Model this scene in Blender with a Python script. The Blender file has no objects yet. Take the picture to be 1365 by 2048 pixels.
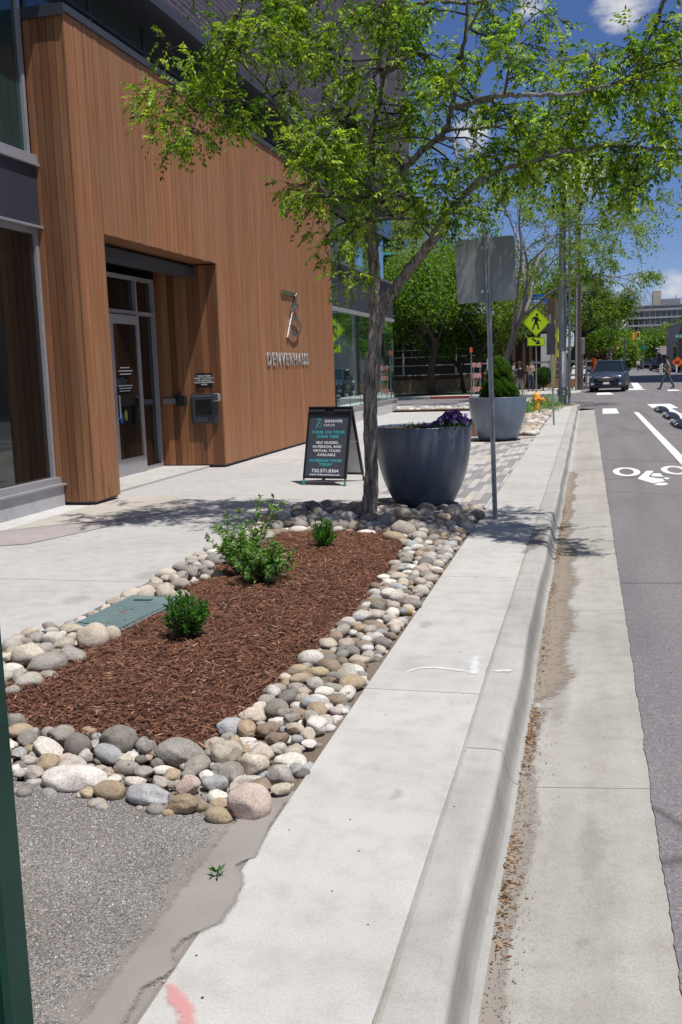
import bpy, math, random
import numpy as np
from mathutils import Vector, Matrix
random.seed(7)
RNG = np.random.default_rng(11)
scene = bpy.context.scene
COL = scene.collection
PI = math.pi

# ------------------------------------------------------------------ camera
EYE = 1.6
ROT = np.array([[0.96972405, -0.00493286, 0.24415352],
                [0.24215994, 0.14849199, -0.95880587],
                [-0.03152519, 0.98890131, 0.14519079]])
cd = bpy.data.cameras.new('camera'); cam = bpy.data.objects.new('camera', cd); COL.objects.link(cam)
cd.sensor_fit = 'HORIZONTAL'; cd.sensor_width = 36; cd.lens = 1950 / 1365 * 36
cd.clip_start = 0.05; cd.clip_end = 5000
m4 = Matrix([list(ROT[0]) + [0], list(ROT[1]) + [0], list(ROT[2]) + [EYE], [0, 0, 0, 1]])
cam.matrix_world = m4
scene.camera = cam

# surveyed points: a sighting through the camera station turned into a point of the place
def _ray(x, y): return ROT @ np.array([x - 682.5, -(y - 1024.0), -1950.0])
def G(x, y, z=0.0):
    d = _ray(x, y); p = d * (z - EYE) / d[2]; return np.array([p[0], p[1], z])
def AY(x, y, Y):
    d = _ray(x, y); p = d * Y / d[1]; return np.array([p[0], Y, p[2] + EYE])

# ------------------------------------------------------------------ mesh builder
class MB:
    def __init__(s): s.v = []; s.f = []; s.c = []; s.m = []; s.col = (1, 1, 1); s.mi = 0
    def add(s, vs, fs, col=None, mi=None):
        n = len(s.v); s.v.extend([tuple(map(float, p)) for p in vs])
        for f in fs:
            s.f.append(tuple(n + i for i in f)); s.c.append(col or s.col); s.m.append(s.mi if mi is None else mi)
    def box(s, c, d, rz=0, col=None, M=None):
        hx, hy, hz = d[0] / 2, d[1] / 2, d[2] / 2
        vs = [(sx * hx, sy * hy, sz * hz) for sz in (-1, 1) for sy in (-1, 1) for sx in (-1, 1)]
        R = M if M is not None else Matrix.Rotation(rz, 3, 'Z')
        vs = [tuple(Vector(c) + R @ Vector(p)) for p in vs]
        s.add(vs, [(0, 2, 3, 1), (4, 5, 7, 6), (0, 1, 5, 4), (2, 6, 7, 3), (0, 4, 6, 2), (1, 3, 7, 5)], col)
    def b2(s, x0, x1, y0, y1, z0, z1, col=None):
        s.box(((x0 + x1) / 2, (y0 + y1) / 2, (z0 + z1) / 2), (abs(x1 - x0), abs(y1 - y0), abs(z1 - z0)), 0, col)
    def bbox(s, x0, x1, y0, y1, z0, z1, b=0.01, col=None):
        # box with chamfered edges
        if x0 > x1: x0, x1 = x1, x0
        if y0 > y1: y0, y1 = y1, y0
        vs = []
        for (z, i) in ((z0, b), (z0 + b, 0), (z1 - b, 0), (z1, b)):
            X0, X1, Y0, Y1 = x0 + i, x1 - i, y0 + i, y1 - i
            k = b
            vs += [(X0 + k, Y0, z), (X1 - k, Y0, z), (X1, Y0 + k, z), (X1, Y1 - k, z), (X1 - k, Y1, z), (X0 + k, Y1, z), (X0, Y1 - k, z), (X0, Y0 + k, z)]
        fs = [tuple(range(7, -1, -1)), tuple(range(24, 32))]
        for r in range(3):
            for j in range(8):
                a = r * 8 + j; b_ = r * 8 + (j + 1) % 8; fs.append((a, b_, b_ + 8, a + 8))
        s.add(vs, fs, col)
    def tube(s, pts, rad, n=8, cap=True, col=None):
        pts = [Vector(p) for p in pts]
        if not hasattr(rad, '__len__'): rad = [rad] * len(pts)
        up = None; base = len(s.v); vs = []
        for i, p in enumerate(pts):
            t = (pts[min(i + 1, len(pts) - 1)] - pts[max(i - 1, 0)])
            if t.length < 1e-9: t = Vector((0, 0, 1))
            t.normalize()
            if up is None:
                up = t.orthogonal().normalized()
            up = (up - t * up.dot(t))
            if up.length < 1e-6: up = t.orthogonal()
            up.normalize(); w = t.cross(up)
            for j in range(n):
                a = 2 * PI * j / n
                vs.append(p + (up * math.cos(a) + w * math.sin(a)) * rad[i])
        fs = []
        for i in range(len(pts) - 1):
            for j in range(n):
                k = (j + 1) % n
                fs.append((i * n + j, i * n + k, (i + 1) * n + k, (i + 1) * n + j))
        if cap:
            fs.append(tuple(range(n - 1, -1, -1))); fs.append(tuple((len(pts) - 1) * n + j for j in range(n)))
        s.add(vs, fs, col)
    def lathe(s, prof, c=(0, 0, 0), n=24, col=None, cap=True):
        vs = []
        for (r, z) in prof:
            for j in range(n):
                a = 2 * PI * j / n; vs.append((c[0] + r * math.cos(a), c[1] + r * math.sin(a), c[2] + z))
        fs = []
        for i in range(len(prof) - 1):
            for j in range(n):
                k = (j + 1) % n; fs.append((i * n + j, i * n + k, (i + 1) * n + k, (i + 1) * n + j))
        if cap:
            fs.append(tuple(range(n - 1, -1, -1))); fs.append(tuple((len(prof) - 1) * n + j for j in range(n)))
        s.add(vs, fs, col)
    def prism(s, pts, a, b, fn, col=None):
        # polygon (2D) extruded from a to b; fn(u,v,w)->xyz
        n = len(pts); vs = [fn(u, v, a) for u, v in pts] + [fn(u, v, b) for u, v in pts]
        fs = [tuple(range(n - 1, -1, -1)), tuple(range(n, 2 * n))] + [(i, (i + 1) % n, n + (i + 1) % n, n + i) for i in range(n)]
        s.add(vs, fs, col)
    def sphere(s, c, r, n=12, m=8, col=None, sc=(1, 1, 1)):
        prof = [(0.0001 if i in (0, m) else math.sin(PI * i / m), -math.cos(PI * i / m)) for i in range(m + 1)]
        vs = []
        for (q, z) in prof:
            for j in range(n):
                a = 2 * PI * j / n; vs.append((c[0] + r * sc[0] * q * math.cos(a), c[1] + r * sc[1] * q * math.sin(a), c[2] + r * sc[2] * z))
        fs = []
        for i in range(m):
            for j in range(n):
                k = (j + 1) % n; fs.append((i * n + j, i * n + k, (i + 1) * n + k, (i + 1) * n + j))
        s.add(vs, fs, col)
    def build(s, name, mats, parent=None, smooth=False, local=False):
        if not isinstance(mats, (list, tuple)): mats = [mats]
        me = bpy.data.meshes.new(name)
        off = Vector((0, 0, 0))
        V = np.array(s.v, dtype=float).reshape(-1, 3)
        if parent is not None and not local:
            V = V - np.array(world_loc(parent))
        me.from_pydata(V.tolist(), [], s.f)
        for m in mats: me.materials.append(m)
        if len(mats) > 1: me.polygons.foreach_set('material_index', s.m)
        if s.f:
            at = me.color_attributes.new('Col', 'FLOAT_COLOR', 'CORNER')
            tot = np.array([len(f) for f in s.f]); C = np.ones((len(s.f), 4)); C[:, :3] = np.array(s.c)
            at.data.foreach_set('color', np.repeat(C, tot, axis=0).ravel())
        if smooth:
            me.polygons.foreach_set('use_smooth', [True] * len(s.f))
            if smooth != 'all':
                me.set_sharp_from_angle(angle=math.radians(40))
        me.update()
        o = bpy.data.objects.new(name, me); COL.objects.link(o)
        if parent is not None: o.parent = parent
        return o

def world_loc(o):
    p = Vector((0, 0, 0))
    while o is not None: p = p + o.location; o = o.parent
    return p
def fast(name, V, F, mats, parent=None, col=None, smooth=False, mi=None):
    # V (n,3), F (m,k) uniform polygons, col (m,3)
    me = bpy.data.meshes.new(name); V = np.asarray(V, dtype=np.float32)
    if parent is not None: V = V - np.array(world_loc(parent), dtype=np.float32)
    F = np.asarray(F, dtype=np.int32); m, k = F.shape
    me.vertices.add(len(V)); me.vertices.foreach_set('co', V.ravel())
    me.loops.add(m * k); me.loops.foreach_set('vertex_index', F.ravel())
    me.polygons.add(m); me.polygons.foreach_set('loop_start', np.arange(m, dtype=np.int32) * k)
    me.polygons.foreach_set('loop_total', np.full(m, k, dtype=np.int32))
    if smooth: me.polygons.foreach_set('use_smooth', np.ones(m, dtype=bool))
    if not isinstance(mats, (list, tuple)): mats = [mats]
    for q in mats: me.materials.append(q)
    if mi is not None: me.polygons.foreach_set('material_index', np.asarray(mi, dtype=np.int32))
    if col is not None:
        at = me.color_attributes.new('Col', 'FLOAT_COLOR', 'CORNER')
        C = np.ones((m, 4), dtype=np.float32); C[:, :3] = col
        at.data.foreach_set('color', np.repeat(C, k, axis=0).ravel())
    me.update(calc_edges=True); me.validate()
    o = bpy.data.objects.new(name, me); COL.objects.link(o)
    if parent is not None: o.parent = parent
    return o
def thing(name, label, cat, loc=(0, 0, 0), group=None):
    o = bpy.data.objects.new(name, None); COL.objects.link(o); o.location = Vector([float(q) for q in loc]); o.empty_display_size = .2
    o['label'] = label; o['category'] = cat
    if group: o['group'] = group
    return o
def tag(o, label, cat, group=None, kind=None):
    o['label'] = label; o['category'] = cat
    if group: o['group'] = group
    if kind: o['kind'] = kind
    return o
def struct(o): o['kind'] = 'structure'; return o

# ------------------------------------------------------------------ materials
class N:
    def __init__(s, name):
        s.m = bpy.data.materials.new(name); s.m.use_nodes = True; s.t = s.m.node_tree
        s.b = s.t.nodes['Principled BSDF']; s.out = s.t.nodes['Material Output']
        s.co = None
    def n(s, ty, **kw):
        q = s.t.nodes.new(ty)
        for k, v in kw.items():
            if k.startswith('i_'): q.inputs[k[2:].replace('_', ' ')].default_value = v
            elif k.startswith('n_'): q.inputs[int(k[2:])].default_value = v
            else: setattr(q, k, v)
        return q
    def l(s, a, b): s.t.links.new(a, b)
    def coord(s, scale=(1, 1, 1), world=True):
        tc = s.n('ShaderNodeNewGeometry').outputs['Position'] if world else s.n('ShaderNodeTexCoord').outputs['Object']
        mp = s.n('ShaderNodeMapping'); mp.inputs['Scale'].default_value = scale; s.l(tc, mp.inputs['Vector']); return mp.outputs[0]
    def noise(s, vec, scale, detail=4, rough=.55, out=0):
        q = s.n('ShaderNodeTexNoise'); q.inputs['Scale'].default_value = scale; q.inputs['Detail'].default_value = detail; q.inputs['Roughness'].default_value = rough
        s.l(vec, q.inputs['Vector']); return q.outputs[out]
    def ramp(s, fac, stops, interp='LINEAR'):
        q = s.n('ShaderNodeValToRGB'); e = q.color_ramp.elements; q.color_ramp.interpolation = interp
        while len(e) < len(stops): e.new(0.5)
        for i, (p, c) in enumerate(stops):
            e[i].position = p; e[i].color = (c[0], c[1], c[2], 1) if hasattr(c, '__len__') else (c, c, c, 1)
        s.l(fac, q.inputs[0]); return q.outputs[0]
    def mix(s, a, b, fac, mode='MIX'):
        q = s.n('ShaderNodeMix', data_type='RGBA', blend_type=mode)
        for sock, val in ((q.inputs[0], fac), (q.inputs[6], a), (q.inputs[7], b)):
            if hasattr(val, 'is_output'): s.l(val, sock)
            elif hasattr(val, '__len__'): sock.default_value = (val[0], val[1], val[2], 1)
            else: sock.default_value = val if sock == q.inputs[0] else (val, val, val, 1)
        return q.outputs[2]
    def math(s, op, a, b=0):
        q = s.n('ShaderNodeMath', operation=op)
        for i, val in enumerate((a, b)):
            if hasattr(val, 'is_output'): s.l(val, q.inputs[i])
            else: q.inputs[i].default_value = val
        return q.outputs[0]
    def attr(s, name='Col'): return s.n('ShaderNodeAttribute', attribute_name=name).outputs['Color']
    def bump(s, h, strength=.3, dist=.01):
        q = s.n('ShaderNodeBump'); q.inputs['Strength'].default_value = strength; q.inputs['Distance'].default_value = dist
        s.l(h, q.inputs['Height']); s.l(q.outputs[0], s.b.inputs['Normal']); return q.outputs[0]
    def base(s, c):
        if hasattr(c, 'is_output'): s.l(c, s.b.inputs['Base Color'])
        else: s.b.inputs['Base Color'].default_value = (c[0], c[1], c[2], 1)
    def set(s, rough=.6, metal=0, spec=.5):
        s.b.inputs['Roughness'].default_value = rough; s.b.inputs['Metallic'].default_value = metal; s.b.inputs['Specular IOR Level'].default_value = spec
        return s.m

def simple(name, c, rough=.55, metal=0, var=.12, scale=6, spec=.5, bump=.05, bs=60, attr=False):
    k = N(name); v = k.coord()
    f = k.noise(v, scale, 5)
    lo = tuple(x * (1 - var) for x in c); hi = tuple(min(1, x * (1 + var)) for x in c)
    col = k.ramp(f, [(.3, lo), (.7, hi)])
    if attr: col = k.mix(col, k.attr(), 1.0, 'MULTIPLY')
    k.base(col)
    if bump: k.bump(k.noise(v, bs, 3), bump, .004)
    return k.set(rough, metal, spec)

def concrete(name, c, tint=(1, 1, 1), grain=1.0, stain=.16, streak=None):
    k = N(name); v = k.coord()
    big = k.noise(v, .9, 6, .6); mid = k.noise(v, 7, 5, .6); fine = k.noise(v, 130, 4, .75)
    col = k.ramp(big, [(.25, tuple(x * (1 - stain) for x in c)), (.5, c), (.8, tuple(min(1, x * 1.08) for x in c))])
    col = k.mix(col, k.ramp(mid, [(.28, (.80, .79, .765)), (.5, (.98, .98, .98)), (.7, (1.06, 1.06, 1.06))]), .75, 'MULTIPLY')
    col = k.mix(col, k.ramp(fine, [(.3, (.72, .71, .70)), (.5, (1, 1, 1)), (.7, (1.14, 1.14, 1.14))]), .7 * grain, 'MULTIPLY')
    # pits and small dark specks
    vo = k.n('ShaderNodeTexVoronoi'); vo.inputs['Scale'].default_value = 48; k.l(v, vo.inputs['Vector'])
    pit = k.ramp(vo.outputs['Distance'], [(.0, .45), (.06, .6), (.1, 1)])
    sel = k.ramp(k.noise(v, 17, 2), [(.56, 0), (.62, 1)])
    col = k.mix(col, k.mix(col, pit, 1, 'MULTIPLY'), sel)
    if streak:
        vs = k.coord(streak); st = k.noise(vs, 3.0, 5, .65)
        col = k.mix(col, k.ramp(st, [(.32, (.8, .785, .76)), (.6, (1.02, 1.02, 1.02))]), .6, 'MULTIPLY')
    col = k.mix(col, k.attr(), 1, 'MULTIPLY')
    k.base(col)
    h = k.mix(fine, mid, .35); k.bump(h, .22 * grain, .004)
    return k.set(.85, 0, .3)

M = {}
M['walk'] = concrete('walk_concrete', (.475, .465, .44), stain=.15)
M['curb'] = concrete('curb_concrete', (.425, .41, .376), streak=(2.0, .12, 2.0), stain=.2)
M['gutter'] = concrete('gutter_concrete', (.41, .388, .355), streak=(1.2, .1, 1.2), stain=.22, grain=1.3)
M['plaza'] = concrete('plaza_concrete', (.445, .432, .415), stain=.1, grain=.7)
M['tan_conc'] = concrete('tan_concrete', (.44, .405, .355), stain=.1)
M['purple_conc'] = concrete('rose_concrete', (.36, .32, .31), stain=.12, grain=1.5)
M['white_conc'] = concrete('white_concrete', (.52, .515, .505), stain=.1)
M['paver'] = concrete('paver', (1, 1, 1), stain=.08)
M['stucco'] = concrete('base_wall', (.42, .415, .43), stain=.15)

def asphalt():
    k = N('asphalt'); v = k.coord()
    vo = k.n('ShaderNodeTexVoronoi'); vo.inputs['Scale'].default_value = 110; k.l(v, vo.inputs['Vector'])
    stone = k.ramp(k.n('ShaderNodeSeparateColor').outputs[0] if False else k.noise(vo.outputs['Color'], 3, 0), [(.3, (.105, .098, .100)), (.5, (.19, .182, .184)), (.68, (.265, .25, .248)), (.8, (.42, .38, .37))])
    fl = k.noise(v, 300, 2)
    col = k.mix(stone, k.ramp(fl, [(.3, (.122, .116, .119)), (.7, (.265, .252, .253))]), .5)
    big = k.noise(v, .35, 5, .6); b2 = k.noise(k.coord((2.5, .15, 1)), 1.4, 4)
    col = k.mix(col, k.ramp(big, [(.3, (.86, .86, .88)), (.7, (1.1, 1.08, 1.08))]), .9, 'MULTIPLY')
    col = k.mix(col, k.ramp(b2, [(.35, (.84, .84, .86)), (.65, (1.08, 1.06, 1.06))]), .7, 'MULTIPLY')
    # tar filled cracks
    vc = k.n('ShaderNodeTexVoronoi', feature='DISTANCE_TO_EDGE'); vc.inputs['Scale'].default_value = .22
    wv = k.mix(v, k.noise(v, 1.2, 4, .6, 1), .12, 'ADD'); k.l(wv, vc.inputs['Vector'])
    crack = k.ramp(vc.outputs['Distance'], [(.0, 1), (.0025, 1), (.005, 0)])
    col = k.mix(col, (.045, .04, .042), k.math('MULTIPLY', crack, .65))
    k.base(col); k.bump(k.mix(vo.outputs['Distance'], fl, .4), .5, .006)
    return k.set(.8, 0, .4)
M['asphalt'] = asphalt()

def wood():
    k = N('cedar_boards'); at = k.attr()
    sep = k.n('ShaderNodeSeparateColor'); k.l(at, sep.inputs[0])   # r = tone, g = offset, b = warmth
    v = k.n('ShaderNodeNewGeometry').outputs['Position']
    off = k.n('ShaderNodeCombineXYZ'); k.l(k.math('MULTIPLY', sep.outputs[1], 37), off.inputs[0]); k.l(k.math('MULTIPLY', sep.outputs[1], 91), off.inputs[2])
    ad = k.n('ShaderNodeVectorMath', operation='ADD'); k.l(v, ad.inputs[0]); k.l(off.outputs[0], ad.inputs[1])
    mp = k.n('ShaderNodeMapping'); mp.inputs['Scale'].default_value = (14, 14, .55); k.l(ad.outputs[0], mp.inputs['Vector'])
    g1 = k.noise(mp.outputs[0], 1.6, 6, .6)
    mp2 = k.n('ShaderNodeMapping'); mp2.inputs['Scale'].default_value = (60, 60, 1.6); k.l(ad.outputs[0], mp2.inputs['Vector'])
    g2 = k.noise(mp2.outputs[0], 2.2, 4, .6)
    col = k.ramp(g1, [(.22, (.17, .078, .042)), (.45, (.275, .140, .079)), (.62, (.335, .180, .103)), (.85, (.40, .235, .145))])
    col = k.mix(col, k.ramp(g2, [(.3, (.76, .73, .70)), (.6, (1.05, 1.05, 1.05))]), .45, 'MULTIPLY')
    grey = k.ramp(k.noise(v, 1.1, 4), [(.4, 0), (.75, .5)])
    col = k.mix(col, (.27, .175, .12), grey)
    tone = k.ramp(sep.outputs[0], [(0, (.40, .35, .32)), (.42, (.93, .93, .93)), (1, (1.16, 1.14, 1.1))])
    col = k.mix(col, tone, 1, 'MULTIPLY')
    col = k.mix(col, k.mix(col, (1.10, .90, .80), 1, 'MULTIPLY'), sep.outputs[2])
    col = k.mix(col, (1.07, .965, .79), 1, 'MULTIPLY')
    # orange unweathered streaks
    str_ = k.ramp(k.noise(mp2.outputs[0], .7, 3), [(.60, 0), (.68, 1)])
    reg = k.ramp(k.noise(v, .8, 2), [(.52, 0), (.64, 1)])
    col = k.mix(col, (.36, .17, .06), k.math('MULTIPLY', k.math('MULTIPLY', str_, reg), .6))
    k.base(col); k.bump(g2, .35, .003)
    return k.set(.62, 0, .35)
M['wood'] = wood()

def brick():
    k = N('dark_brick')
    v = k.n('ShaderNodeNewGeometry').outputs['Position']; sp = k.n('ShaderNodeSeparateXYZ'); k.l(v, sp.inputs[0])
    cb = k.n('ShaderNodeCombineXYZ'); k.l(k.math('ADD', sp.outputs[1], sp.outputs[0]), cb.inputs[0]); k.l(sp.outputs[2], cb.inputs[1])
    bt = k.n('ShaderNodeTexBrick'); k.l(cb.outputs[0], bt.inputs['Vector'])
    bt.inputs['Scale'].default_value = 1; bt.inputs['Brick Width'].default_value = .30; bt.inputs['Row Height'].default_value = .09
    bt.inputs['Mortar Size'].default_value = .006; bt.inputs['Mortar Smooth'].default_value = .2
    bt.inputs['Color1'].default_value = (.035, .03, .036, 1); bt.inputs['Color2'].default_value = (.085, .062, .07, 1); bt.inputs['Mortar'].default_value = (.20, .18, .185, 1)
    bt.inputs['Bias'].default_value = .1
    col = k.mix(bt.outputs['Color'], k.ramp(k.noise(v, 5, 4), [(.3, (.75, .75, .78)), (.7, (1.2, 1.15, 1.15))]), .8, 'MULTIPLY')
    k.base(col); k.bump(k.math('SUBTRACT', 1, bt.outputs['Fac']), .5, .01)
    return k.set(.5, 0, .5)
M['brick'] = brick()

def glass(name, tint, rough=.03, wavy=.02):
    k = N(name); v = k.coord()
    k.base(tint); k.bump(k.noise(v, 1.3, 2), wavy * 4, .02)
    return k.set(rough, 0, 1.0)
M['glass_dark'] = glass('tinted_glass', (.012, .016, .016))
M['glass_teal'] = glass('teal_glass', (.016, .045, .042))
def glassmirror(name, tint, mx, r=.02):
    k = N(name); v = k.coord()
    k.base(tint); k.bump(k.noise(v, .9, 2), .05, .02)
    gl = k.n('ShaderNodeBsdfGlossy'); gl.inputs['Roughness'].default_value = r; gl.inputs['Color'].default_value = (.66, .84, .80, 1)
    bn = [n for n in k.t.nodes if n.type == 'BUMP'][0]; k.l(bn.outputs[0], gl.inputs['Normal'])
    ms = k.n('ShaderNodeMixShader'); ms.inputs[0].default_value = mx
    k.l(k.b.outputs[0], ms.inputs[1]); k.l(gl.outputs[0], ms.inputs[2]); k.l(ms.outputs[0], k.out.inputs[0])
    return k.set(.05, 0, .6)
M['glass_mirror'] = glassmirror('reflective_glass', (.012, .035, .033), .72)
M['glass_mid'] = glassmirror('shop_glass', (.004, .005, .005), .05)

def stone():
    k = N('river_stone'); v = k.coord(); a = k.attr()
    oi = k.n('ShaderNodeObjectInfo').outputs['Random']
    n1 = k.noise(v, 11, 5, .6); n2 = k.noise(v, 120, 4, .75); n3 = k.noise(v, 34, 5, .75)
    col = k.mix(a, k.ramp(n1, [(.3, (.80, .78, .75)), (.7, (1.12, 1.12, 1.12))]), 1, 'MULTIPLY')
    col = k.mix(col, k.ramp(n2, [(.32, (.50, .48, .46)), (.48, (1, 1, 1)), (.68, (1.28, 1.28, 1.3))]), .85, 'MULTIPLY')
    col = k.mix(col, k.ramp(n3, [(.3, (.78, .76, .74)), (.55, (1, 1, 1)), (.72, (1.1, 1.1, 1.1))]), .7, 'MULTIPLY')
    k.base(col); k.bump(k.mix(n3, n2, .5), .6, .012)
    return k.set(.78, 0, .35)
M['stone'] = stone()

def mulch():
    k = N('bark_mulch'); v = k.coord(); a = k.attr()
    n2 = k.noise(v, 160, 3, .6)
    k.base(k.mix(a, k.ramp(n2, [(.3, (.6, .6, .6)), (.7, (1.3, 1.25, 1.2))]), 1, 'MULTIPLY')); k.bump(n2, .5, .003)
    return k.set(.85, 0, .25)
M['mulch'] = mulch()
def dirt(name, c1, c2, sc=240, b=.8):
    k = N(name); v = k.coord()
    vo = k.n('ShaderNodeTexVoronoi'); vo.inputs['Scale'].default_value = sc; k.l(v, vo.inputs['Vector'])
    f = k.noise(vo.outputs['Color'], 3, 0)
    col = k.ramp(f, [(.28, c1), (.5, tuple((p + q) / 2 for p, q in zip(c1, c2))), (.72, c2)])
    col = k.mix(col, k.ramp(k.noise(v, 2.2, 5), [(.3, (.8, .78, .76)), (.7, (1.1, 1.1, 1.1))]), .8, 'MULTIPLY')
    col = k.mix(col, k.ramp(k.noise(v, 500, 2), [(.3, (.75, .75, .75)), (.7, (1.2, 1.2, 1.2))]), .6, 'MULTIPLY')
    k.base(col); k.bump(vo.outputs['Distance'], b, .006)
    return k.set(.9, 0, .25)
M['gravel'] = dirt('gravel', (.13, .118, .108), (.52, .49, .46), 150)
M['sand'] = dirt('sand', (.26, .235, .205), (.38, .345, .305), 500, .4)
M['dirt'] = dirt('gutter_silt', (.17, .13, .095), (.36, .29, .22), 330)
M['soil'] = dirt('soil', (.05, .035, .025), (.14, .09, .06), 200)
M['peb'] = simple('pebble', (1, 1, 1), .8, attr=True, var=.1, scale=90)
M['grass'] = dirt('grass_ground', (.02, .045, .012), (.06, .11, .03), 60)

def gravsand():
    k = N('gravel_and_sand'); v = k.coord()
    vo = k.n('ShaderNodeTexVoronoi'); vo.inputs['Scale'].default_value = 240; k.l(v, vo.inputs['Vector'])
    g = k.ramp(k.noise(vo.outputs['Color'], 3, 0), [(.26, (.10, .092, .085)), (.42, (.215, .198, .182)), (.58, (.31, .29, .268)), (.76, (.54, .51, .48))])
    s = k.ramp(k.noise(v, 320, 3, .7), [(.3, (.22, .20, .18)), (.7, (.34, .312, .28))])
    sp = k.n('ShaderNodeSeparateXYZ'); k.l(v, sp.inputs[0])
    m = k.math('ADD', k.math('MULTIPLY', k.math('ADD', sp.outputs[0], 1.27), 6.5), k.math('MULTIPLY', k.math('SUBTRACT', k.noise(v, 9, 6, .7), .5), 4.2))
    m = k.ramp(k.math('ADD', m, .5), [(.25, 0), (.75, 1)])
    c = k.mix(g, s, m); c = k.mix(c, k.ramp(k.noise(v, 2.4, 5), [(.3, (.78, .76, .74)), (.7, (1.12, 1.12, 1.12))]), .8, 'MULTIPLY')
    k.base(c); k.bump(k.mix(vo.outputs['Distance'], k.noise(v, 320, 3, .7), m), .8, .006); return k.set(.9, 0, .25)
M['gravsand'] = gravsand()
def spill():
    k = N('sand_spill'); v = k.coord(); e = k.n('ShaderNodeSeparateColor'); k.l(k.attr(), e.inputs[0])
    a = k.math('ADD', e.outputs[0], k.math('MULTIPLY', k.math('SUBTRACT', k.noise(v, 14, 7, .72), .5), .55)); a = k.math('ADD', a, k.math('MULTIPLY', k.math('SUBTRACT', k.noise(v, 240, 3, .8), .5), .55))
    a = k.ramp(a, [(.42, 0), (.60, 1)])
    tr = k.n('ShaderNodeBsdfTransparent'); ms = k.n('ShaderNodeMixShader'); k.base(k.mix(k.ramp(k.noise(v, 320, 3, .7), [(.3, (.22, .20, .18)), (.7, (.34, .312, .28))]), k.ramp(k.noise(v, 2.4, 5), [(.3, (.78, .76, .74)), (.7, (1.12, 1.12, 1.12))]), .8, 'MULTIPLY'))
    k.l(a, ms.inputs[0]); k.l(tr.outputs[0], ms.inputs[1]); k.l(k.b.outputs[0], ms.inputs[2]); k.l(ms.outputs[0], k.out.inputs[0]); return k.set(.9, 0, .25)
M['spill'] = spill()
def leaf(name, trans=.35, gloss=.35):
    k = N(name); a = k.attr(); v = k.coord()
    col = k.mix(a, k.ramp(k.noise(v, 30, 2), [(.3, (.85, .85, .8)), (.7, (1.12, 1.1, 1.1))]), 1, 'MULTIPLY')
    k.base(col)
    tr = k.n('ShaderNodeBsdfTranslucent'); k.l(k.mix(col, (1.9, 2.0, .5), 1, 'MULTIPLY'), tr.inputs[0])
    ms = k.n('ShaderNodeMixShader'); ms.inputs[0].default_value = trans
    k.l(k.b.outputs[0], ms.inputs[1]); k.l(tr.outputs[0], ms.inputs[2]); k.l(ms.outputs[0], k.out.inputs[0])
    return k.set(.45, 0, gloss)
M['leaf'] = leaf('leaf', .42)
M['petal'] = leaf('petal', .2, .2)

def bark(name, c1, c2):
    k = N(name); v = k.coord((16, 16, 2.6))
    w = k.n('ShaderNodeTexNoise'); w.inputs['Scale'].default_value = 2.2; w.inputs['Detail'].default_value = 6; w.inputs['Roughness'].default_value = .65; k.l(v, w.inputs['Vector'])
    v2 = k.coord((45, 45, 9)); n2 = k.noise(v2, 2, 5, .6)
    k.base(k.mix(k.ramp(w.outputs[0], [(.35, c1), (.5, tuple((p + q) * .45 for p, q in zip(c1, c2))), (.66, c2)]), k.ramp(n2, [(.3, (.6, .6, .6)), (.7, (1.2, 1.2, 1.2))]), .7, 'MULTIPLY'))
    k.bump(k.mix(w.outputs[0], n2, .35), 1.0, .03)
    return k.set(.85, 0, .2)
M['bark'] = bark('bark', (.06, .048, .04), (.44, .385, .335))
M['bark_pale'] = bark('pale_bark', (.13, .11, .095), (.40, .37, .34))
M['bark_dark'] = bark('dark_bark', (.02, .016, .014), (.10, .08, .07))
M['metal'] = simple('brushed_aluminium', (.55, .55, .57), .38, .85, .08, 3)
M['frame'] = simple('window_frame_metal', (.36, .355, .38), .4, .3, .06, 3, bump=0)
M['frame_dark'] = simple('dark_trim', (.05, .054, .066), .5, .1, .1, 2, bump=0)
M['panel'] = simple('charcoal_panel', (.037, .04, .058), .5, 0, .15, 1.2, bump=0)
M['black'] = simple('black_plastic', (.012, .012, .013), .4, 0, .2, 8)
M['rubber'] = simple('rubber', (.02, .02, .02), .8, 0, .2, 8)
M['letter_metal'] = simple('letter_metal', (.62, .62, .62), .3, .5, .03, 3, bump=0)
M['chrome'] = simple('chrome', (.75, .75, .75), .16, 1, .04, 3, bump=0)
M['galv'] = simple('galvanized_steel', (.30, .315, .33), .5, .55, .22, 12)
M['steel_paint'] = simple('painted_steel', (.27, .29, .34), .5, .1, .12, 2)
M['white'] = simple('white_paint', (.78, .78, .78), .6, 0, .05, 5, bump=0)
M['dwhite'] = simple('door_white', (.6, .6, .6), .5, 0, .05, 5)
M['green'] = simple('dark_green_paint', (.006, .040, .028), .5, 0, .25, 5, .25)
M['teal_plastic'] = simple('teal_plastic', (.135, .195, .195), .6, 0, .12, 9)
M['teal_clip'] = simple('teal_clip', (.02, .28, .2), .5, 0, .1, 9)
M['cyan'] = simple('cyan_print', (.03, .50, .55), .6, 0, .03, 9, bump=0)
M['signboard'] = simple('slate_panel', (.052, .06, .078), .5, 0, .1, 3, bump=0)
M['orange_h'] = simple('hydrant_paint', (.75, .33, .035), .4, 0, .15, 9)
M['yellowpaint'] = simple('yellow_plastic', (.85, .68, .12), .5, 0, .08, 9)
M['lime'] = simple('fluorescent_sign', (.55, .80, .01), .5, 0, .05, 5, bump=0)
M['ped_black'] = simple('sign_black', (.012, .012, .012), .6, 0, .05, 5, bump=0)
M['blue_sign'] = simple('blue_sign', (.012, .10, .42), .5, 0, .1, 5, bump=0)
M['green_sign'] = simple('green_sign', (.0, .22, .13), .5, 0, .1, 5, bump=0)
M['orange_sign'] = simple('orange_sign', (1.0, .13, .02), .5, 0, .1, 5, bump=0)
M['red'] = simple('red_paint', (.35, .03, .035), .6, 0, .2, 8)
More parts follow.
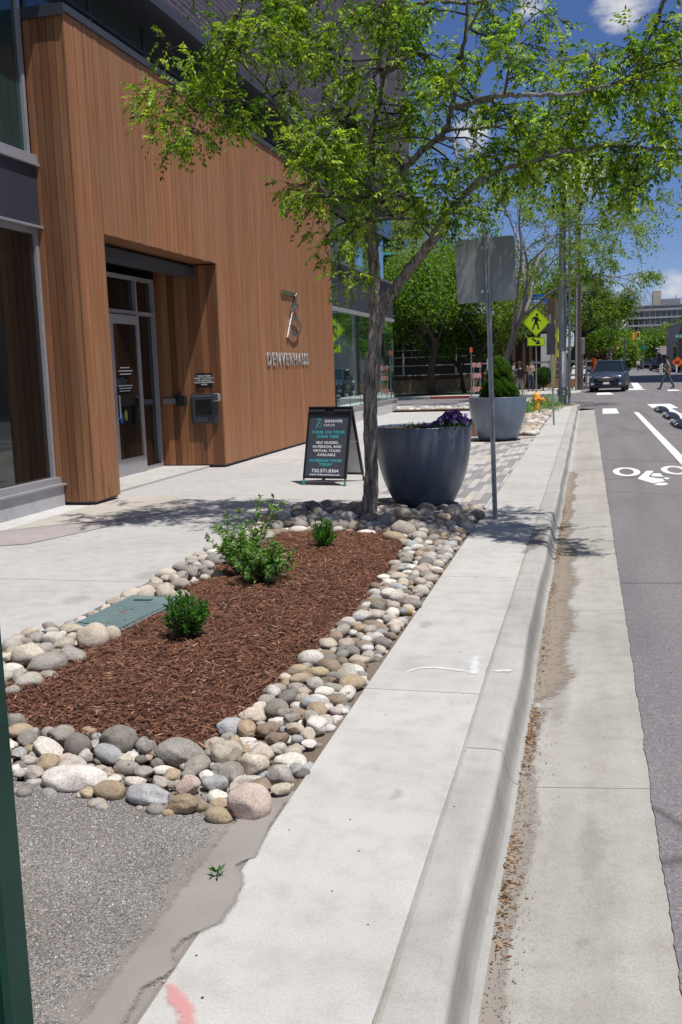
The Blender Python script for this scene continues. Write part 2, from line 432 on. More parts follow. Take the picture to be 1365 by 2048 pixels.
M['tl_yellow'] = simple('signal_yellow', (.75, .38, .02), .5, 0, .15, 8)
M['skin'] = simple('skin', (.42, .24, .17), .6, 0, .05, 20)
M['wood_fence'] = simple('fence_boards', (.30, .22, .14), .8, 0, .3, 4)
M['wood_pole'] = bark('wood_pole', (.045, .03, .026), (.17, .11, .09))
M['tan_wall'] = simple('tan_wall', (.42, .36, .30), .8, 0, .1, 1)
M['grey_wall'] = simple('grey_wall', (.12, .115, .125), .8, 0, .1, .4)
M['brown_wall'] = simple('brown_wall', (.10, .065, .045), .8, 0, .2, 1)
M['office'] = simple('office_concrete', (.20, .205, .215), .8, 0, .1, .05, bump=0)
M['office_lt'] = simple('office_band', (.27, .28, .30), .8, 0, .1, .05, bump=0)
M['dark_wall'] = simple('dark_wall', (.035, .03, .028), .8, 0, .2, 1)
M['generic'] = simple('painted', (1, 1, 1), .6, 0, .1, 8, attr=True)
M['sticker'] = simple('sticker', (.22, .26, .02), .5)
M['planter'] = None
def planter():
    k = N('planter_glaze'); v = k.coord((6, 6, .9)); v1 = k.coord()
    st = k.noise(v, 1.5, 5, .6); sp = k.noise(v1, 60, 4, .7)
    col = k.ramp(st, [(.3, (.085, .118, .165)), (.6, (.12, .155, .205)), (.8, (.165, .20, .245))])
    col = k.mix(col, k.mix(col, (.5, .5, .5), 1, 'MULTIPLY'), k.ramp(sp, [(.68, 0), (.74, 1)]))
    col = k.mix(col, k.attr(), 1, 'MULTIPLY')
    k.base(col); k.bump(st, .1, .01); return k.set(.33, .1, .6)
M['planter'] = planter()
def spray(name, c, op=.85):
    k = N(name); v = k.coord(); e = k.n('ShaderNodeSeparateColor'); k.l(k.attr(), e.inputs[0])
    a = k.math('ADD', e.outputs[0], k.math('MULTIPLY', k.math('SUBTRACT', k.noise(v, 260, 4, .8), .5), 1.5)); a = k.math('ADD', a, k.math('MULTIPLY', k.math('SUBTRACT', k.noise(v, 22, 4, .7), .5), 1.1))
    a = k.ramp(a, [(.38, 0), (.72, op)])
    tr = k.n('ShaderNodeBsdfTransparent'); ms = k.n('ShaderNodeMixShader'); k.base(c)
    k.l(a, ms.inputs[0]); k.l(tr.outputs[0], ms.inputs[1]); k.l(k.b.outputs[0], ms.inputs[2]); k.l(ms.outputs[0], k.out.inputs[0]); return k.set(.75, 0, .3)
def paint_mark(name, c, thr=.36, sc=55):
    # worn paint with alpha holes showing the paving below
    k = N(name); v = k.coord()
    a = k.ramp(k.noise(v, sc, 5, .75), [(thr, 0), (thr + .1, 1)])
    tr = k.n('ShaderNodeBsdfTransparent'); ms = k.n('ShaderNodeMixShader')
    k.base(k.mix(c, (.8, .8, .8), k.noise(v, 3, 4), 'MULTIPLY')); k.l(a, ms.inputs[0]); k.l(tr.outputs[0], ms.inputs[1]); k.l(k.b.outputs[0], ms.inputs[2]); k.l(ms.outputs[0], k.out.inputs[0])
    return k.set(.7, 0, .3)
M['roadpaint'] = paint_mark('road_paint', (.80, .81, .80), .25)
M['spray_white'] = spray('white_spray_paint', (.80, .81, .82), .62)
M['spray_red'] = spray('red_spray_paint', (.72, .30, .29), .6)
M['silt'] = spray('gutter_silt_dust', (.27, .225, .178), 1)
M['faint'] = spray('faint_stain', (.31, .295, .27), .2)
M['spray_tan'] = spray('silt_stain', (.30, .265, .225))
M['roadyellow'] = paint_mark('yellow_road_paint', (.6, .33, .05), .3)

def text(name, s, size, mat, parent, M4, extr=.002, bold=0.0, sx=1.0, align='CENTER', space=1.0):
    cu = bpy.data.curves.new(name, 'FONT'); cu.body = s; cu.size = size; cu.extrude = extr; cu.offset = bold; cu.align_x = align; cu.space_character = space; cu.resolution_u = 3
    ob = bpy.data.objects.new('tmp', cu); COL.objects.link(ob)
    dg = bpy.context.evaluated_depsgraph_get(); me = bpy.data.meshes.new_from_object(ob.evaluated_get(dg))
    bpy.data.objects.remove(ob); bpy.data.curves.remove(cu)
    me.name = name; me.materials.clear(); me.materials.append(mat)
    T = Matrix.Translation(-world_loc(parent)) if parent is not None else Matrix()
    me.transform(T @ M4 @ Matrix.Diagonal((sx, 1, 1, 1)))
    o = bpy.data.objects.new(name, me); COL.objects.link(o)
    if parent is not None: o.parent = parent
    return o
def frame4(o, ex, ey, ez):
    ex, ey, ez = Vector(ex), Vector(ey), Vector(ez)
    return Matrix([[ex[i], ey[i], ez[i], float(o[i])] for i in range(3)] + [[0, 0, 0, 1]])
# ================================================================== GROUND
def sheet(name, x0, x1, y0, y1, z, mat, col=(1, 1, 1)):
    b = MB(); b.add([(x0, y0, z), (x1, y0, z), (x1, y1, z), (x0, y1, z)], [(0, 1, 2, 3)], col); return struct(b.build(name, mat))
b = MB()
b.add([(-1500, -60, -.3), (1500, -60, -.3), (1500, 3000, -.3), (-1500, 3000, -.3)], [(0, 1, 2, 3)])
struct(b.build('ground', M['grass']))
# road with a ragged edge against the gutter pan
b = MB(); xs = []
ys = np.concatenate([np.arange(-3, 14, .03), np.arange(14, 40, .15)])
ex = .262 + np.interp(ys, np.arange(-4, 42, .17), RNG.normal(0, .0016, len(np.arange(-4, 42, .17)))) + RNG.normal(0, .0016, len(ys)) + .0015 * np.sin(ys * 1.3) - .006 * np.interp(ys, np.arange(-4, 42, .11), (RNG.random(len(np.arange(-4, 42, .11))) > .93) * 1.0)
V = []
for y, x in zip(ys, ex): V += [(x, y, -.119), (x, y, -.135)]
n = len(ys); F = [(2 * i, 2 * i + 2, 2 * i + 3, 2 * i + 1) for i in range(n - 1)]
k0 = len(V)
for y in ys: V.append((10.2, y, -.119))
F += [(2 * i, k0 + i, k0 + i + 1, 2 * i + 2) for i in range(n - 1)]
b.add(V, F)
b.add([(-60, 40, -.1195), (10.2, 40, -.1195), (10.2, 51.2, -.1195), (-60, 51.2, -.1195)], [(0, 1, 2, 3)])
b.add([(-1.3, 37.2, -.1194), (.27, 36.8, -.1194), (.27, 40, -.1194), (-60, 40, -.1194), (-60, 38.6, -.1194), (-5.5, 38.6, -.1194)], [(0, 1, 2, 3, 4, 5)])
b.add([(-.3, 51.2, -.1195), (10.2, 51.2, -.1195), (12, 700, -.1195), (-.3, 700, -.1195)], [(0, 1, 2, 3)])
b.add([(10.2, 55, -.1195), (80, 55, -.1195), (80, 64, -.1195), (10.2, 64, -.1195)], [(0, 1, 2, 3)])
struct(b.build('road', M['asphalt']))

# curb and gutter pan, cast in 3 m lengths with open joints
CJ = [-5.3, -2.25, .8, 3.93, 6.9, 9.2, 12.3, 15.4, 18.4, 21.5, 24.5, 27.6, 30.6, 33.7, 36.3]
prof = [(-.487, -.06), (-.487, .0), (-.362, -.001), (-.347, -.004), (-.335, -.012), (-.329, -.028), (-.320, -.07), (-.308, -.118), (-.293, -.141), (-.268, -.151), (-.235, -.1545)]
b = MB(); g = MB()
for i in range(len(CJ) - 1):
    y0, y1 = CJ[i] + .0025, CJ[i + 1] - .0025
    m = max(4, int((y1 - y0) / .25)); yy = [y0 + (y1 - y0) * j / m for j in range(m + 1)]
    tone = .94 + .1 * random.random(); c = (tone, tone, tone * .985)
    V = []
    for y in yy:
        wob = .006 * math.sin(y * 1.7) + .004 * math.sin(y * 4.1)
        for (x, z) in prof: V.append((x + wob * (1 if x > -.45 else 0), y, z + (.003 * math.sin(y * 2.3) if -.4 < x < -.3 else 0)))
    P = len(prof); F = [(j * P + q, j * P + q + 1, (j + 1) * P + q + 1, (j + 1) * P + q) for j in range(m) for q in range(P - 1)]
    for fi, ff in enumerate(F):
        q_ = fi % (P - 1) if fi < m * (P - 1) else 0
        kk = (1, 1, 1, .98, .88, .72, .68, .74, .9, 1.02)[q_]  # face rows darker, then blued below: dirt plus the face's shade, painted in
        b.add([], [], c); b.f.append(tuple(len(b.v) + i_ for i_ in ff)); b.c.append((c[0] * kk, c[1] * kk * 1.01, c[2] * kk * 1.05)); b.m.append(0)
    b.v.extend([tuple(map(float, p_)) for p_ in V])
    t2 = .95 + .1 * random.random()
    V = []
    for y in yy:
        for x, z in ((-.262, -.30), (-.262, -.1565), (-.225, -.1555), (-.1, -.148), (.1, -.135), (.30, -.1225), (.30, -.3)): V.append((x, y, z))
    P = 7; F = [(j * P + q, j * P + q + 1, (j + 1) * P + q + 1, (j + 1) * P + q) for j in range(m) for q in range(P - 1)]
    F += [tuple(range(P)), tuple(reversed([m * P + q for q in range(P)]))]
    g.add(V, F, (t2, t2, t2))
V = []; yy = [-5.3 + 41.6 * j / 120 for j in range(121)]
prc = [(x - .004 if x > -.4 else x, z - .005) for x, z in prof]
for y in yy:
    wob = .006 * math.sin(y * 1.7) + .004 * math.sin(y * 4.1)
    for (x, z) in prc: V.append((x + wob * (1 if x > -.45 else 0), y, z))
P = len(prc); b.add(V, [(j * P + q, j * P + q + 1, (j + 1) * P + q + 1, (j + 1) * P + q) for j in range(120) for q in range(P - 1)], (.45, .44, .42))
g.add([(-.262, -5.3, -.161), (-.1, -5.3, -.153), (.30, -5.3, -.128), (-.262, 36.3, -.161), (-.1, 36.3, -.153), (.30, 36.3, -.128)], [(0, 1, 4, 3), (1, 2, 5, 4)], (.4, .38, .35))
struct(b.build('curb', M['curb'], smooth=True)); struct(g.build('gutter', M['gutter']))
b = MB(); b.add([(-1.4, -5.3, -.19), (.27, -5.3, -.19), (.27, 36.9, -.19), (-1.4, 36.9, -.19)], [(0, 1, 2, 3)]); struct(b.build('road_base', M['soil']))

# pavement strip between bed and curb
SJ = [-3.6, -.8, 1.95, 4.62, 7.3, 9.98, 12.7, 15.4, 18.1, 20.8, 23.5, 26.2, 28.9, 31.6, 34.3, 36.3]
b = MB()
for i in range(len(SJ) - 1):
    t = .96 + .08 * random.random()
    m = 14; y0, y1 = SJ[i] + .003, SJ[i + 1] - .003
    V = []
    for j in range(m + 1):
        y = y0 + (y1 - y0) * j / m
        e = .004 * math.sin(y * 2.1) + RNG.normal(0, .0015)
        for x, z in ((-1.085, -.2), (-1.085, -.006), (-1.079, 0), (-.512 + e, 0), (-.505 + e, -.006), (-.505 + e, -.03)): V.append((x, y, z))
    P = 6; F = [(j * P + q, j * P + q + 1, (j + 1) * P + q + 1, (j + 1) * P + q) for j in range(m) for q in range(P - 1)] + [tuple(range(P)), tuple(reversed([m * P + q for q in range(P)]))]
    b.add(V, F, (t, t, t * .99))
struct(b.build('pavement', M['walk']))
# grit packed joint between pavement and curb
b = MB(); V = []; F = []
yy = np.arange(-3, 36.3, .07)
for i, y in enumerate(yy):
    V += [(-.507, y, -.004), (-.497, y, -.002 + .002 * random.random()), (-.486, y, -.002)]
    if i: F += [((i - 1) * 3 + q, (i - 1) * 3 + q + 1, i * 3 + q + 1, i * 3 + q) for q in range(2)]
b.add(V, F, (.84, .83, .80)); struct(b.build('pavement_joint', M['curb']))

# plaza: poured panels with open joints, tinted panels by the wall
b = MB(); t = [.99, 1.0, .97, 1.01]
XJ = [-60, -40, -20, -9.2, -3.32]
YJ = [-4, 1.3, 4.4, 6.86, 8.0, 10.95, 14.0, 17.0, 20.0, 23.2, 26.5, 30, 33.4, 36.2]
for i in range(len(YJ) - 1):
    for j in range(len(XJ) - 1):
        q = .97 + .05 * random.random()
        x1 = XJ[j + 1] - .003 if not (j == len(XJ) - 2 and YJ[i] > 10.9) else -2.665
        b.b2(XJ[j] + .003, x1, YJ[i] + .0025, YJ[i + 1] - .0025, -.15, -.001 - .001 * ((i + j) % 2), (q, q, q))
struct(b.build('plaza', M['plaza']))
sheet('plaza_base', -60, -1.1, -4, 38.4, -.16, M['soil'])
b = MB()
b.add([(-6.4, 36.2, -.004), (-1.1, 36.2, -.004), (-1.1, 37.2, -.004), (-5.5, 38.4, -.004), (-60, 38.4, -.004), (-60, 36.2, -.004)], [(0, 1, 2, 3, 4, 5)])
struct(b.build('corner_apron', M['plaza']))
b = MB(); b.add([(-6.5, 6.9, .0035), (-6.06, 6.9, .0035), (-6.06, 11.0, .0035), (-6.5, 11.0, .0035)], [(0, 1, 2, 3)]); struct(b.build('white_panel', M['white_conc']))
b = MB(); b.add([(-6.06, 9.05, .0035), (-5.74, 9.4, .0035), (-4.9, 10.1, .0035), (-4.6, 10.9, .0035), (-5.3, 11.9, .0035), (-5.94, 11.9, .0035), (-6.06, 11, .0035)], [(0, 1, 2, 3, 4, 5, 6)]); struct(b.build('tan_panel', M['tan_conc']))
b = MB(); b.add([(-6.06, 6.9, .0036), (-5.75, 8.1, .0036), (-5.3, 8.37, .0036), (-4.78, 10.15, .0036), (-5.74, 9.37, .0036), (-6.06, 9.02, .0036)], [(0, 1, 2, 3, 4, 5)]); struct(b.build('rose_panel', M['purple_conc']))

# paved area behind the planting bed: long narrow pavers laid along the street in stepped bands
b = MB(); W, L = .102, .50
nx = int((2.66 - 1.09) / W)
for i in range(nx + 1):
    x0 = -2.66 + i * W; x1 = min(x0 + W - .005, -1.09)
    if x1 - x0 < .03: continue
    off = (i * L / 3) % L
    for j in range(-1, 28):
        y0 = 10.95 + j * L + off; y1 = y0 + L - .005
        y0c, y1c = max(y0, 10.9), min(y1, 24.2)
        if y1c - y0c < .03: continue
        band = (j + int(i / 3)) % 4 == 0
        r = random.random()
        if band and r < .85: c = (.26, .25, .25)
        elif r < .35: c = (.47, .455, .43)
        elif r < .62: c = (.47, .43, .365)
        elif r < .85: c = (.39, .375, .36)
        else: c = (.28, .27, .27)
        s = .93 + .14 * random.random(); c = tuple(q * s for q in c)
        b.bbox(x0, x1, y0c, y1c, -.05, -.0005 - .002 * random.random(), .004, c)
struct(b.build('brick_paving', M['paver']))
b = MB(); b.b2(-2.45, -1.6, 15.8, 16.6, -.03, .004, (1, 1, 1)); struct(b.build('paving_insert', M['walk']))

# ------------------------------------------------------------------ gravel patch and planting bed
edge = [(-1.13, -2.0), (-1.12, 1.5)] + [tuple(G(x, y)[:2]) for x, y in ((251, 2043), (287, 1977), (354, 1941), (343, 1905), (369, 1879), (441, 1849), (477, 1797), (490, 1756), (472, 1731), (513, 1715), (543, 1648))] + [(-1.08, 3.3)]
b = MB(); b.add([(-5, -2, -.012), (-1.2, -2, -.007), (-1.084, -2, -.004), (-5, 3.3, -.012), (-1.2, 3.3, -.007), (-1.084, 3.3, -.004)], [(0, 1, 4, 3), (1, 2, 5, 4)]); struct(b.build('gravel_ground', M['gravsand']))
edge.sort(key=lambda p: p[1]); eyy = np.array([p[1] for p in edge]); exx = np.array([p[0] for p in edge]); V = []; F = []; A = []; ny, nx_ = 150, 26
for i in range(ny + 1):
    y = -1.5 + 4.85 * i / ny; ee = float(np.interp(y, eyy, exx))
    for k in range(nx_ + 1):
        x = -1.30 + .38 * k / nx_; V.append((x, y, .0035)); a = min((ee - x) / .09 + .5, (x + 1.25) / .10 + .25, (3.35 - y) / .1); a = max(-.6, min(1.4, a)); A += [a, a, a, 1]
for i in range(ny):
    for k in range(nx_): q = i * (nx_ + 1) + k; F.append((q, q + 1, q + nx_ + 2, q + nx_ + 1))
me = bpy.data.meshes.new('sand_spill'); me.from_pydata(V, [], F); me.materials.append(M['spill']); at = me.color_attributes.new('Col', 'FLOAT_COLOR', 'POINT'); at.data.foreach_set('color', A)
o = bpy.data.objects.new('sand_spill', me); COL.objects.link(o); struct(o)
b = MB(); b.add([(-3.6, 2.9, -.045), (-1.08, 2.9, -.045), (-1.08, 11, -.045), (-3.4, 11, -.045)], [(0, 1, 2, 3)]); struct(b.build('bed_soil', M['soil']))
b = MB(); b.add([(-1.6, 3.0, -.035), (-1.083, 3.0, -.012), (-1.083, 10.9, -.012), (-1.6, 10.9, -.035)], [(0, 1, 2, 3)]); struct(b.build('bed_edge_silt', M['dirt']))
b = MB(); b.add([(-1.5, -3, -.014), (-1.083, -3, -.004), (-1.083, 3.4, -.004), (-1.5, 3.4, -.014)], [(0, 1, 2, 3)]); struct(b.build('sand_strip', M['sand']))

# loose gravel grains
def grains(name, P, size, cols, mat, label, cat, kind='stuff', flat=.6):
    n = len(P); base = np.array([(1, 0, 0), (0, 1, 0), (-1, 0, 0), (0, -1, 0), (0, 0, 1), (0, 0, -1)], float)
    F0 = np.array([(0, 1, 4), (1, 2, 4), (2, 3, 4), (3, 0, 4), (1, 0, 5), (2, 1, 5), (3, 2, 5), (0, 3, 5)])
    S = size * (.6 + .8 * RNG.random((n, 1, 1))); J = base[None] * (0.7 + .6 * RNG.random((n, 6, 3))) * S; J[:, :, 2] *= flat
    a = RNG.random(n) * 6.28; c, s = np.cos(a)[:, None], np.sin(a)[:, None]
    X = J[:, :, 0] * c - J[:, :, 1] * s; Y = J[:, :, 0] * s + J[:, :, 1] * c; J[:, :, 0] = X; J[:, :, 1] = Y
    V = (J + P[:, None, :]).reshape(-1, 3); F = (F0[None] + (np.arange(n) * 6)[:, None, None]).reshape(-1, 3)
    C = np.repeat(np.array(cols)[RNG.integers(0, len(cols), n)] * (.8 + .4 * RNG.random((n, 1))), 8, axis=0)
    o = fast(name, V, F, mat, col=C); return tag(o, label, cat, kind=kind)
GC = [(.42, .40, .38), (.20, .19, .185), (.30, .27, .24), (.52, .50, .48), (.36, .27, .23), (.13, .13, .135), (.28, .26, .25)]
P = np.column_stack([RNG.uniform(-2.5, -1.08, 15000), RNG.uniform(1.6, 3.35, 15000), np.zeros(15000)])
dens = .35 + .65 * (np.sin(P[:, 0] * 5 + 1) * np.sin(P[:, 1] * 4) * .5 + .5); near = np.clip((-1.18 - P[:, 0]) / .3, 0.04, 1)
P = P[RNG.random(len(P)) < dens * near]; P[:, 2] = np.where(P[:, 0] < -1.2, -.008, .002)
grains('gravel', P, .0042, GC, M['peb'], 'loose grey crushed gravel beside the green cabinet', 'gravel')

# mulch bed
BED = [(-2.95, 4.15), (-2.52, 3.82), (-1.56, 3.66), (-1.50, 4.37), (-1.48, 5.34), (-1.44, 6.19), (-1.57, 8.34), (-1.86, 9.2), (-2.9, 9.1), (-2.98, 7.36), (-2.90, 6.25), (-2.80, 5.35), (-2.95, 4.7)]
def inside(x, y, poly):
    x = np.asarray(x); y = np.asarray(y); r = np.zeros(x.shape, bool); n = len(poly)
    for i in range(n):
        x0, y0 = poly[i]; x1, y1 = poly[(i + 1) % n]
        c = ((y0 > y) != (y1 > y)) & (x < (x1 - x0) * (y - y0) / (y1 - y0 + 1e-12) + x0); r ^= c
    return r
def edist(x, y, poly):
    d = np.full(np.shape(x), 1e9); n = len(poly)
    for i in range(n):
        a = np.array(poly[i]); e = np.array(poly[(i + 1) % n]) - a
        t = np.clip(((x - a[0]) * e[0] + (y - a[1]) * e[1]) / (e @ e), 0, 1)
        d = np.minimum(d, np.hypot(x - a[0] - t * e[0], y - a[1] - t * e[1]))
    return d
def mz(x, y):
    return np.clip(edist(x, y, BED) / .5, 0, 1) * .035 + .012 + .012 * np.sin(x * 5 + y * 2.2) * np.sin(y * 4.1 + 1) + .005 * np.sin(x * 17) * np.sin(y * 15)
xs = np.arange(-3.1, -1.35, .05); ys = np.arange(3.5, 9.4, .05); XX, YY = np.meshgrid(xs, ys)
ins = inside(XX, YY, BED); ZZ = np.where(ins, mz(XX, YY) - .008, -.03)
V = np.column_stack([XX.ravel(), YY.ravel(), ZZ.ravel()]); w = len(xs)
F = np.array([(j * w + i, j * w + i + 1, (j + 1) * w + i + 1, (j + 1) * w + i) for j in range(len(ys) - 1) for i in range(w - 1)])
MC = np.array([(.135, .060, .036), (.19, .090, .054), (.095, .042, .027), (.24, .125, .078), (.155, .075, .048), (.38, .24, .16), (.055, .03, .022), (.17, .07, .04)])
o = fast('planting_bed', V, F, M['mulch'], col=np.tile(np.array([(.06, .025, .016)]), (len(F), 1))); struct(o)
def shards(n, sampler, zf, cols, wts, lmin, lmax, wd, tilt=.25):
    P = sampler(n); n = len(P); L = RNG.uniform(lmin, lmax, n) * (1 + .8 * (RNG.random(n) < .08)); Wd = wd * RNG.uniform(.5, 1.5, n)
    a = RNG.uniform(0, 2 * PI, n); e = RNG.normal(0, tilt, n)
    d = np.column_stack([np.cos(a) * np.cos(e), np.sin(a) * np.cos(e), np.sin(e)]); s = np.column_stack([-np.sin(a), np.cos(a), RNG.normal(0, .35, n)])
    up = np.cross(d, s); up /= np.linalg.norm(up, axis=1, keepdims=True)
    C = np.column_stack([P[:, 0], P[:, 1], zf(P[:, 0], P[:, 1]) + RNG.uniform(-.004, .012, n) + np.abs(np.sin(e)) * L * .35])
    h = Wd * .45
    bend = RNG.normal(0, .10, n)[:, None] * s * L[:, None]
    r = []
    for (t, k, q) in ((-.5, .35, 0), (-.1, 1, 1), (.5, .3, 0)):
        c = C + d * (L * t)[:, None] + bend * (1 - 4 * t * t)
        r += [c - s * (Wd * k / 2)[:, None], c + up * (h * (.5 + .5 * k))[:, None], c + s * (Wd * k / 2)[:, None]]
    V = np.stack(r, 1).reshape(-1, 3)
    F0 = np.array([(0, 3, 4, 1), (1, 4, 5, 2), (3, 6, 7, 4), (4, 7, 8, 5)])
    F = (F0[None] + (np.arange(n) * 9)[:, None, None]).reshape(-1, 4)
    cc = cols[RNG.choice(len(cols), n, p=wts)] * RNG.uniform(.75, 1.3, (n, 1))
    return V, F, np.repeat(cc, 4, axis=0)
def samp(n):
    P = np.column_stack([RNG.uniform(-3.1, -1.35, int(n * 1.7)), RNG.uniform(3.5, 9.4, int(n * 1.7))]); P = P[inside(P[:, 0], P[:, 1], BED)][:n]; return P
V, F, C = shards(30000, samp, mz, MC, [.22, .2, .16, .13, .12, .035, .06, .075], .012, .05, .0065)
tag(fast('mulch', V, F, M['mulch'], col=C), 'shredded reddish brown bark mulch filling the planting bed', 'mulch', kind='stuff')

# leaf litter and silt in the gutter
def strip(name, pts, z, mat):
    b = MB(); V = []; F = []
    for i, (xa, xb, y) in enumerate(pts):
        V += [(xa, y, z[0]), (xb, y, z[1])]
        if i: F.append((2 * i - 2, 2 * i - 1, 2 * i + 1, 2 * i))
    b.add(V, F); return struct(b.build(name, mat))
def silt(name, y0, y1, wf, xb, mat, z0=-.1495, z1=-.1435):
    V = []; F = []; A = []; n = int((y1 - y0) / .05)
    for i in range(n + 1):
        y = y0 + (y1 - y0) * i / n; w = wf(y)
        for k in range(9):
            t = k / 8; x = xb + w * t; zz = max(-.1535 + (x + .225) * .055, -.1535) + .004; V.append((x, y, zz)); a = (1 - t) ** .6 * 1.15 * min(1, (y - y0) / .25 + .15); A += [a, a, a, 1]
    for i in range(n):
        for k in range(8): F.append((i * 9 + k, i * 9 + k + 1, i * 9 + k + 10, i * 9 + k + 9))
    me = bpy.data.meshes.new(name); me.from_pydata(V, [], F); me.materials.append(mat); at = me.color_attributes.new('Col', 'FLOAT_COLOR', 'POINT'); at.data.foreach_set('color', A)
    o = bpy.data.objects.new(name, me); COL.objects.link(o); return struct(o)
silt('gutter_silt', 4.9, 16, lambda y: (.235 if y < 9.3 else .15) * min(1, .5 + (y - 4.9) * .9) + .03 * math.sin(y * 5) + .016 * math.sin(y * 13), -.275, M['silt'])
silt('gutter_dust', 1.0, 4.9, lambda y: .10 + .03 * math.sin(y * 4), -.275, M['spray_tan'])
def glit(n):
    y = np.concatenate([RNG.uniform(2.6, 4.9, int(n * .5)), RNG.uniform(4.9, 12, n - int(n * .5))])
    cl = (.5 + .5 * np.sin(y * 4.3 + 1)) ** 1.2
    x = -.268 + np.abs(RNG.normal(0, .028, n)) + .0 * y
    k = RNG.random(n) < (.08 + .92 * cl) * np.clip((y - 2.55) / .8, .05, 1)
    return np.column_stack([x, y])[k]
LC = np.array([(.16, .07, .03), (.25, .13, .06), (.09, .05, .03), (.34, .22, .12), (.08, .11, .03)])
V, F, C = shards(1700, glit, lambda x, y: -.150 + 0 * x, LC, [.3, .25, .2, .2, .05], .008, .028, .006, .2)
tag(fast('leaf_litter', V, F, M['mulch'], col=C), 'dry brown leaf litter caught along the foot of the kerb', 'leaf litter', kind='stuff')
P = np.column_stack([-.27 + np.abs(RNG.normal(0, .05, 2600)), RNG.uniform(2.4, 13, 2600), np.full(2600, -.146)]); P = P[P[:, 0] < -.05]
grains('gutter_grit', P, .0028, [(.33, .26, .18), (.2, .15, .1), (.42, .36, .28)], M['peb'], 'fine tan grit scattered along the gutter', 'grit')
# specks on concrete and road
P = np.column_stack([RNG.uniform(-1.05, .24, 90), RNG.uniform(2, 11, 90), np.zeros(90)])
P[:, 2] = np.where(P[:, 0] < -.36, .002, np.where(P[:, 0] < -.24, -2, -.135)); P = P[P[:, 2] > -1]
Q = np.column_stack([RNG.uniform(.3, 3, 420), RNG.uniform(4.5, 30, 420), np.full(420, -.117)])
grains('pavement_debris', np.vstack([P, Q]), .0036, [(.05, .04, .035), (.12, .08, .05), (.03, .03, .03), (.3, .28, .25)], M['peb'], 'dark pebbles and crumbs scattered over pavement and road', 'debris')

# ------------------------------------------------------------------ markings
def zg(x): return -.119
b = MB(); z = -.1145
def mk(poly, mat, name, zz=z):
    b = MB(); b.add([(x, y, zz) for x, y in poly], [tuple(range(len(poly)))]); return struct(b.build(name, mat))
mk([(1.50, 8), (1.65, 8), (1.65, 33.6), (1.50, 33.6)], M['roadpaint'], 'lane_line')
mk([(.50, 33.0), (1.02, 33.0), (1.03, 36.6), (.55, 36.6)], M['roadpaint'], 'crossing_block')
mk([(2.62, 20), (2.85, 20), (2.85, 35.8), (3.1, 36.0), (3.1, 39.5), (2.25, 39.5), (2.25, 36.6), (2.62, 36.2)], M['roadpaint'], 'buffer_line')
mk([(.45, 51.6), (1.35, 51.6), (1.2, 55.0), (.55, 55.0)], M['roadpaint'], 'arrow_mark')
mk([(2.3, 58.4), (3.3, 58.4), (3.05, 61.5), (3.25, 61.5), (3.7, 77), (3.2, 77), (2.75, 61.5), (2.3, 61.2)], M['roadpaint'], 'lane_taper_mark')
mk([(3.2, 77.2), (3.65, 77.2), (1.4, 118), (1.2, 118)], M['roadpaint'], 'far_lane_line')
mk([(4.2, 55), (4.9, 55), (4.8, 57.3), (4.3, 57.3)], M['roadpaint'], 'far_crossing_block')
mk([(4.3, 112), (4.5, 112), (5.5, 170), (5.3, 170)], M['roadyellow'], 'centre_line')
# bicycle symbol
b = MB()
def ring(cx, cy, rx, ry, w):
    n = 28; V = []
    for i in range(n):
        a = 2 * PI * i / n; V += [(cx + rx * math.cos(a), cy + ry * math.sin(a), z), (cx + (rx - w) * math.cos(a), cy + (ry - w * 1.9) * math.sin(a), z)]
    b.add(V, [(2 * i, (2 * i + 2) % (2 * n), (2 * i + 3) % (2 * n), 2 * i + 1) for i in range(n)])
ring(.60, 15.66, .205, .62, .095); ring(1.33, 15.85, .205, .62, .095)
def poly(pts): b.add([(G(1170 + x * .1465, 800 + y * .1465, -.119)[0], G(1170 + x * .1465, 800 + y * .1465, -.119)[1], z) for x, y in pts], [tuple(range(len(pts)))])
poly([(722, 1078), (848, 968), (942, 972), (872, 1050), (985, 1072), (1120, 1082), (1085, 1112), (940, 1142)][::-1])
poly([(908, 1028), (935, 1005), (1030, 1005), (1080, 1045), (1065, 1050), (985, 1048), (930, 1045)][::-1])
poly([(1065, 1085), (1100, 1058), (1172, 1068), (1100, 1100)][::-1])
poly([(950, 1158), (1010, 1135), (1070, 1131), (1120, 1136), (1142, 1150), (1100, 1166), (1030, 1170)][::-1])
struct(b.build('bicycle_symbol', M['roadpaint']))
# spray paint squiggle on the pavement
def ribbon(pts, w, mat, name, zz):
    P = smooth2([(p[0], p[1]) for p in pts], 5); n = len(P); W_ = np.interp(np.linspace(0, 1, n), np.linspace(0, 1, len(w)), w) * 1.7
    V = []; F = []; me_c = []
    for i in range(n):
        t = np.array(P[min(i + 1, n - 1)]) - np.array(P[max(i - 1, 0)]); t /= np.linalg.norm(t); s_ = np.array([-t[1], t[0]])
        for k in range(7): q = np.array(P[i]) + s_ * W_[i] * (k / 6 - .5); V.append((q[0], q[1], zz))
    for i in range(n - 1):
        for k in range(6): F.append((i * 7 + k, i * 7 + k + 1, i * 7 + k + 8, i * 7 + k + 7))
    me = bpy.data.meshes.new(name); me.from_pydata(V, [], F); me.materials.append(mat); at = me.color_attributes.new('Col', 'FLOAT_COLOR', 'POINT')
    A = []
    for i in range(n):
        for k in range(7):
            a = (1 - abs(k / 3 - 1)) * min(1, 2.5 * min(i, n - 1 - i) / n + .3); A += [a, a, a, 1]
    at.data.foreach_set('color', A); o = bpy.data.objects.new(name, me); COL.objects.link(o); return struct(o)
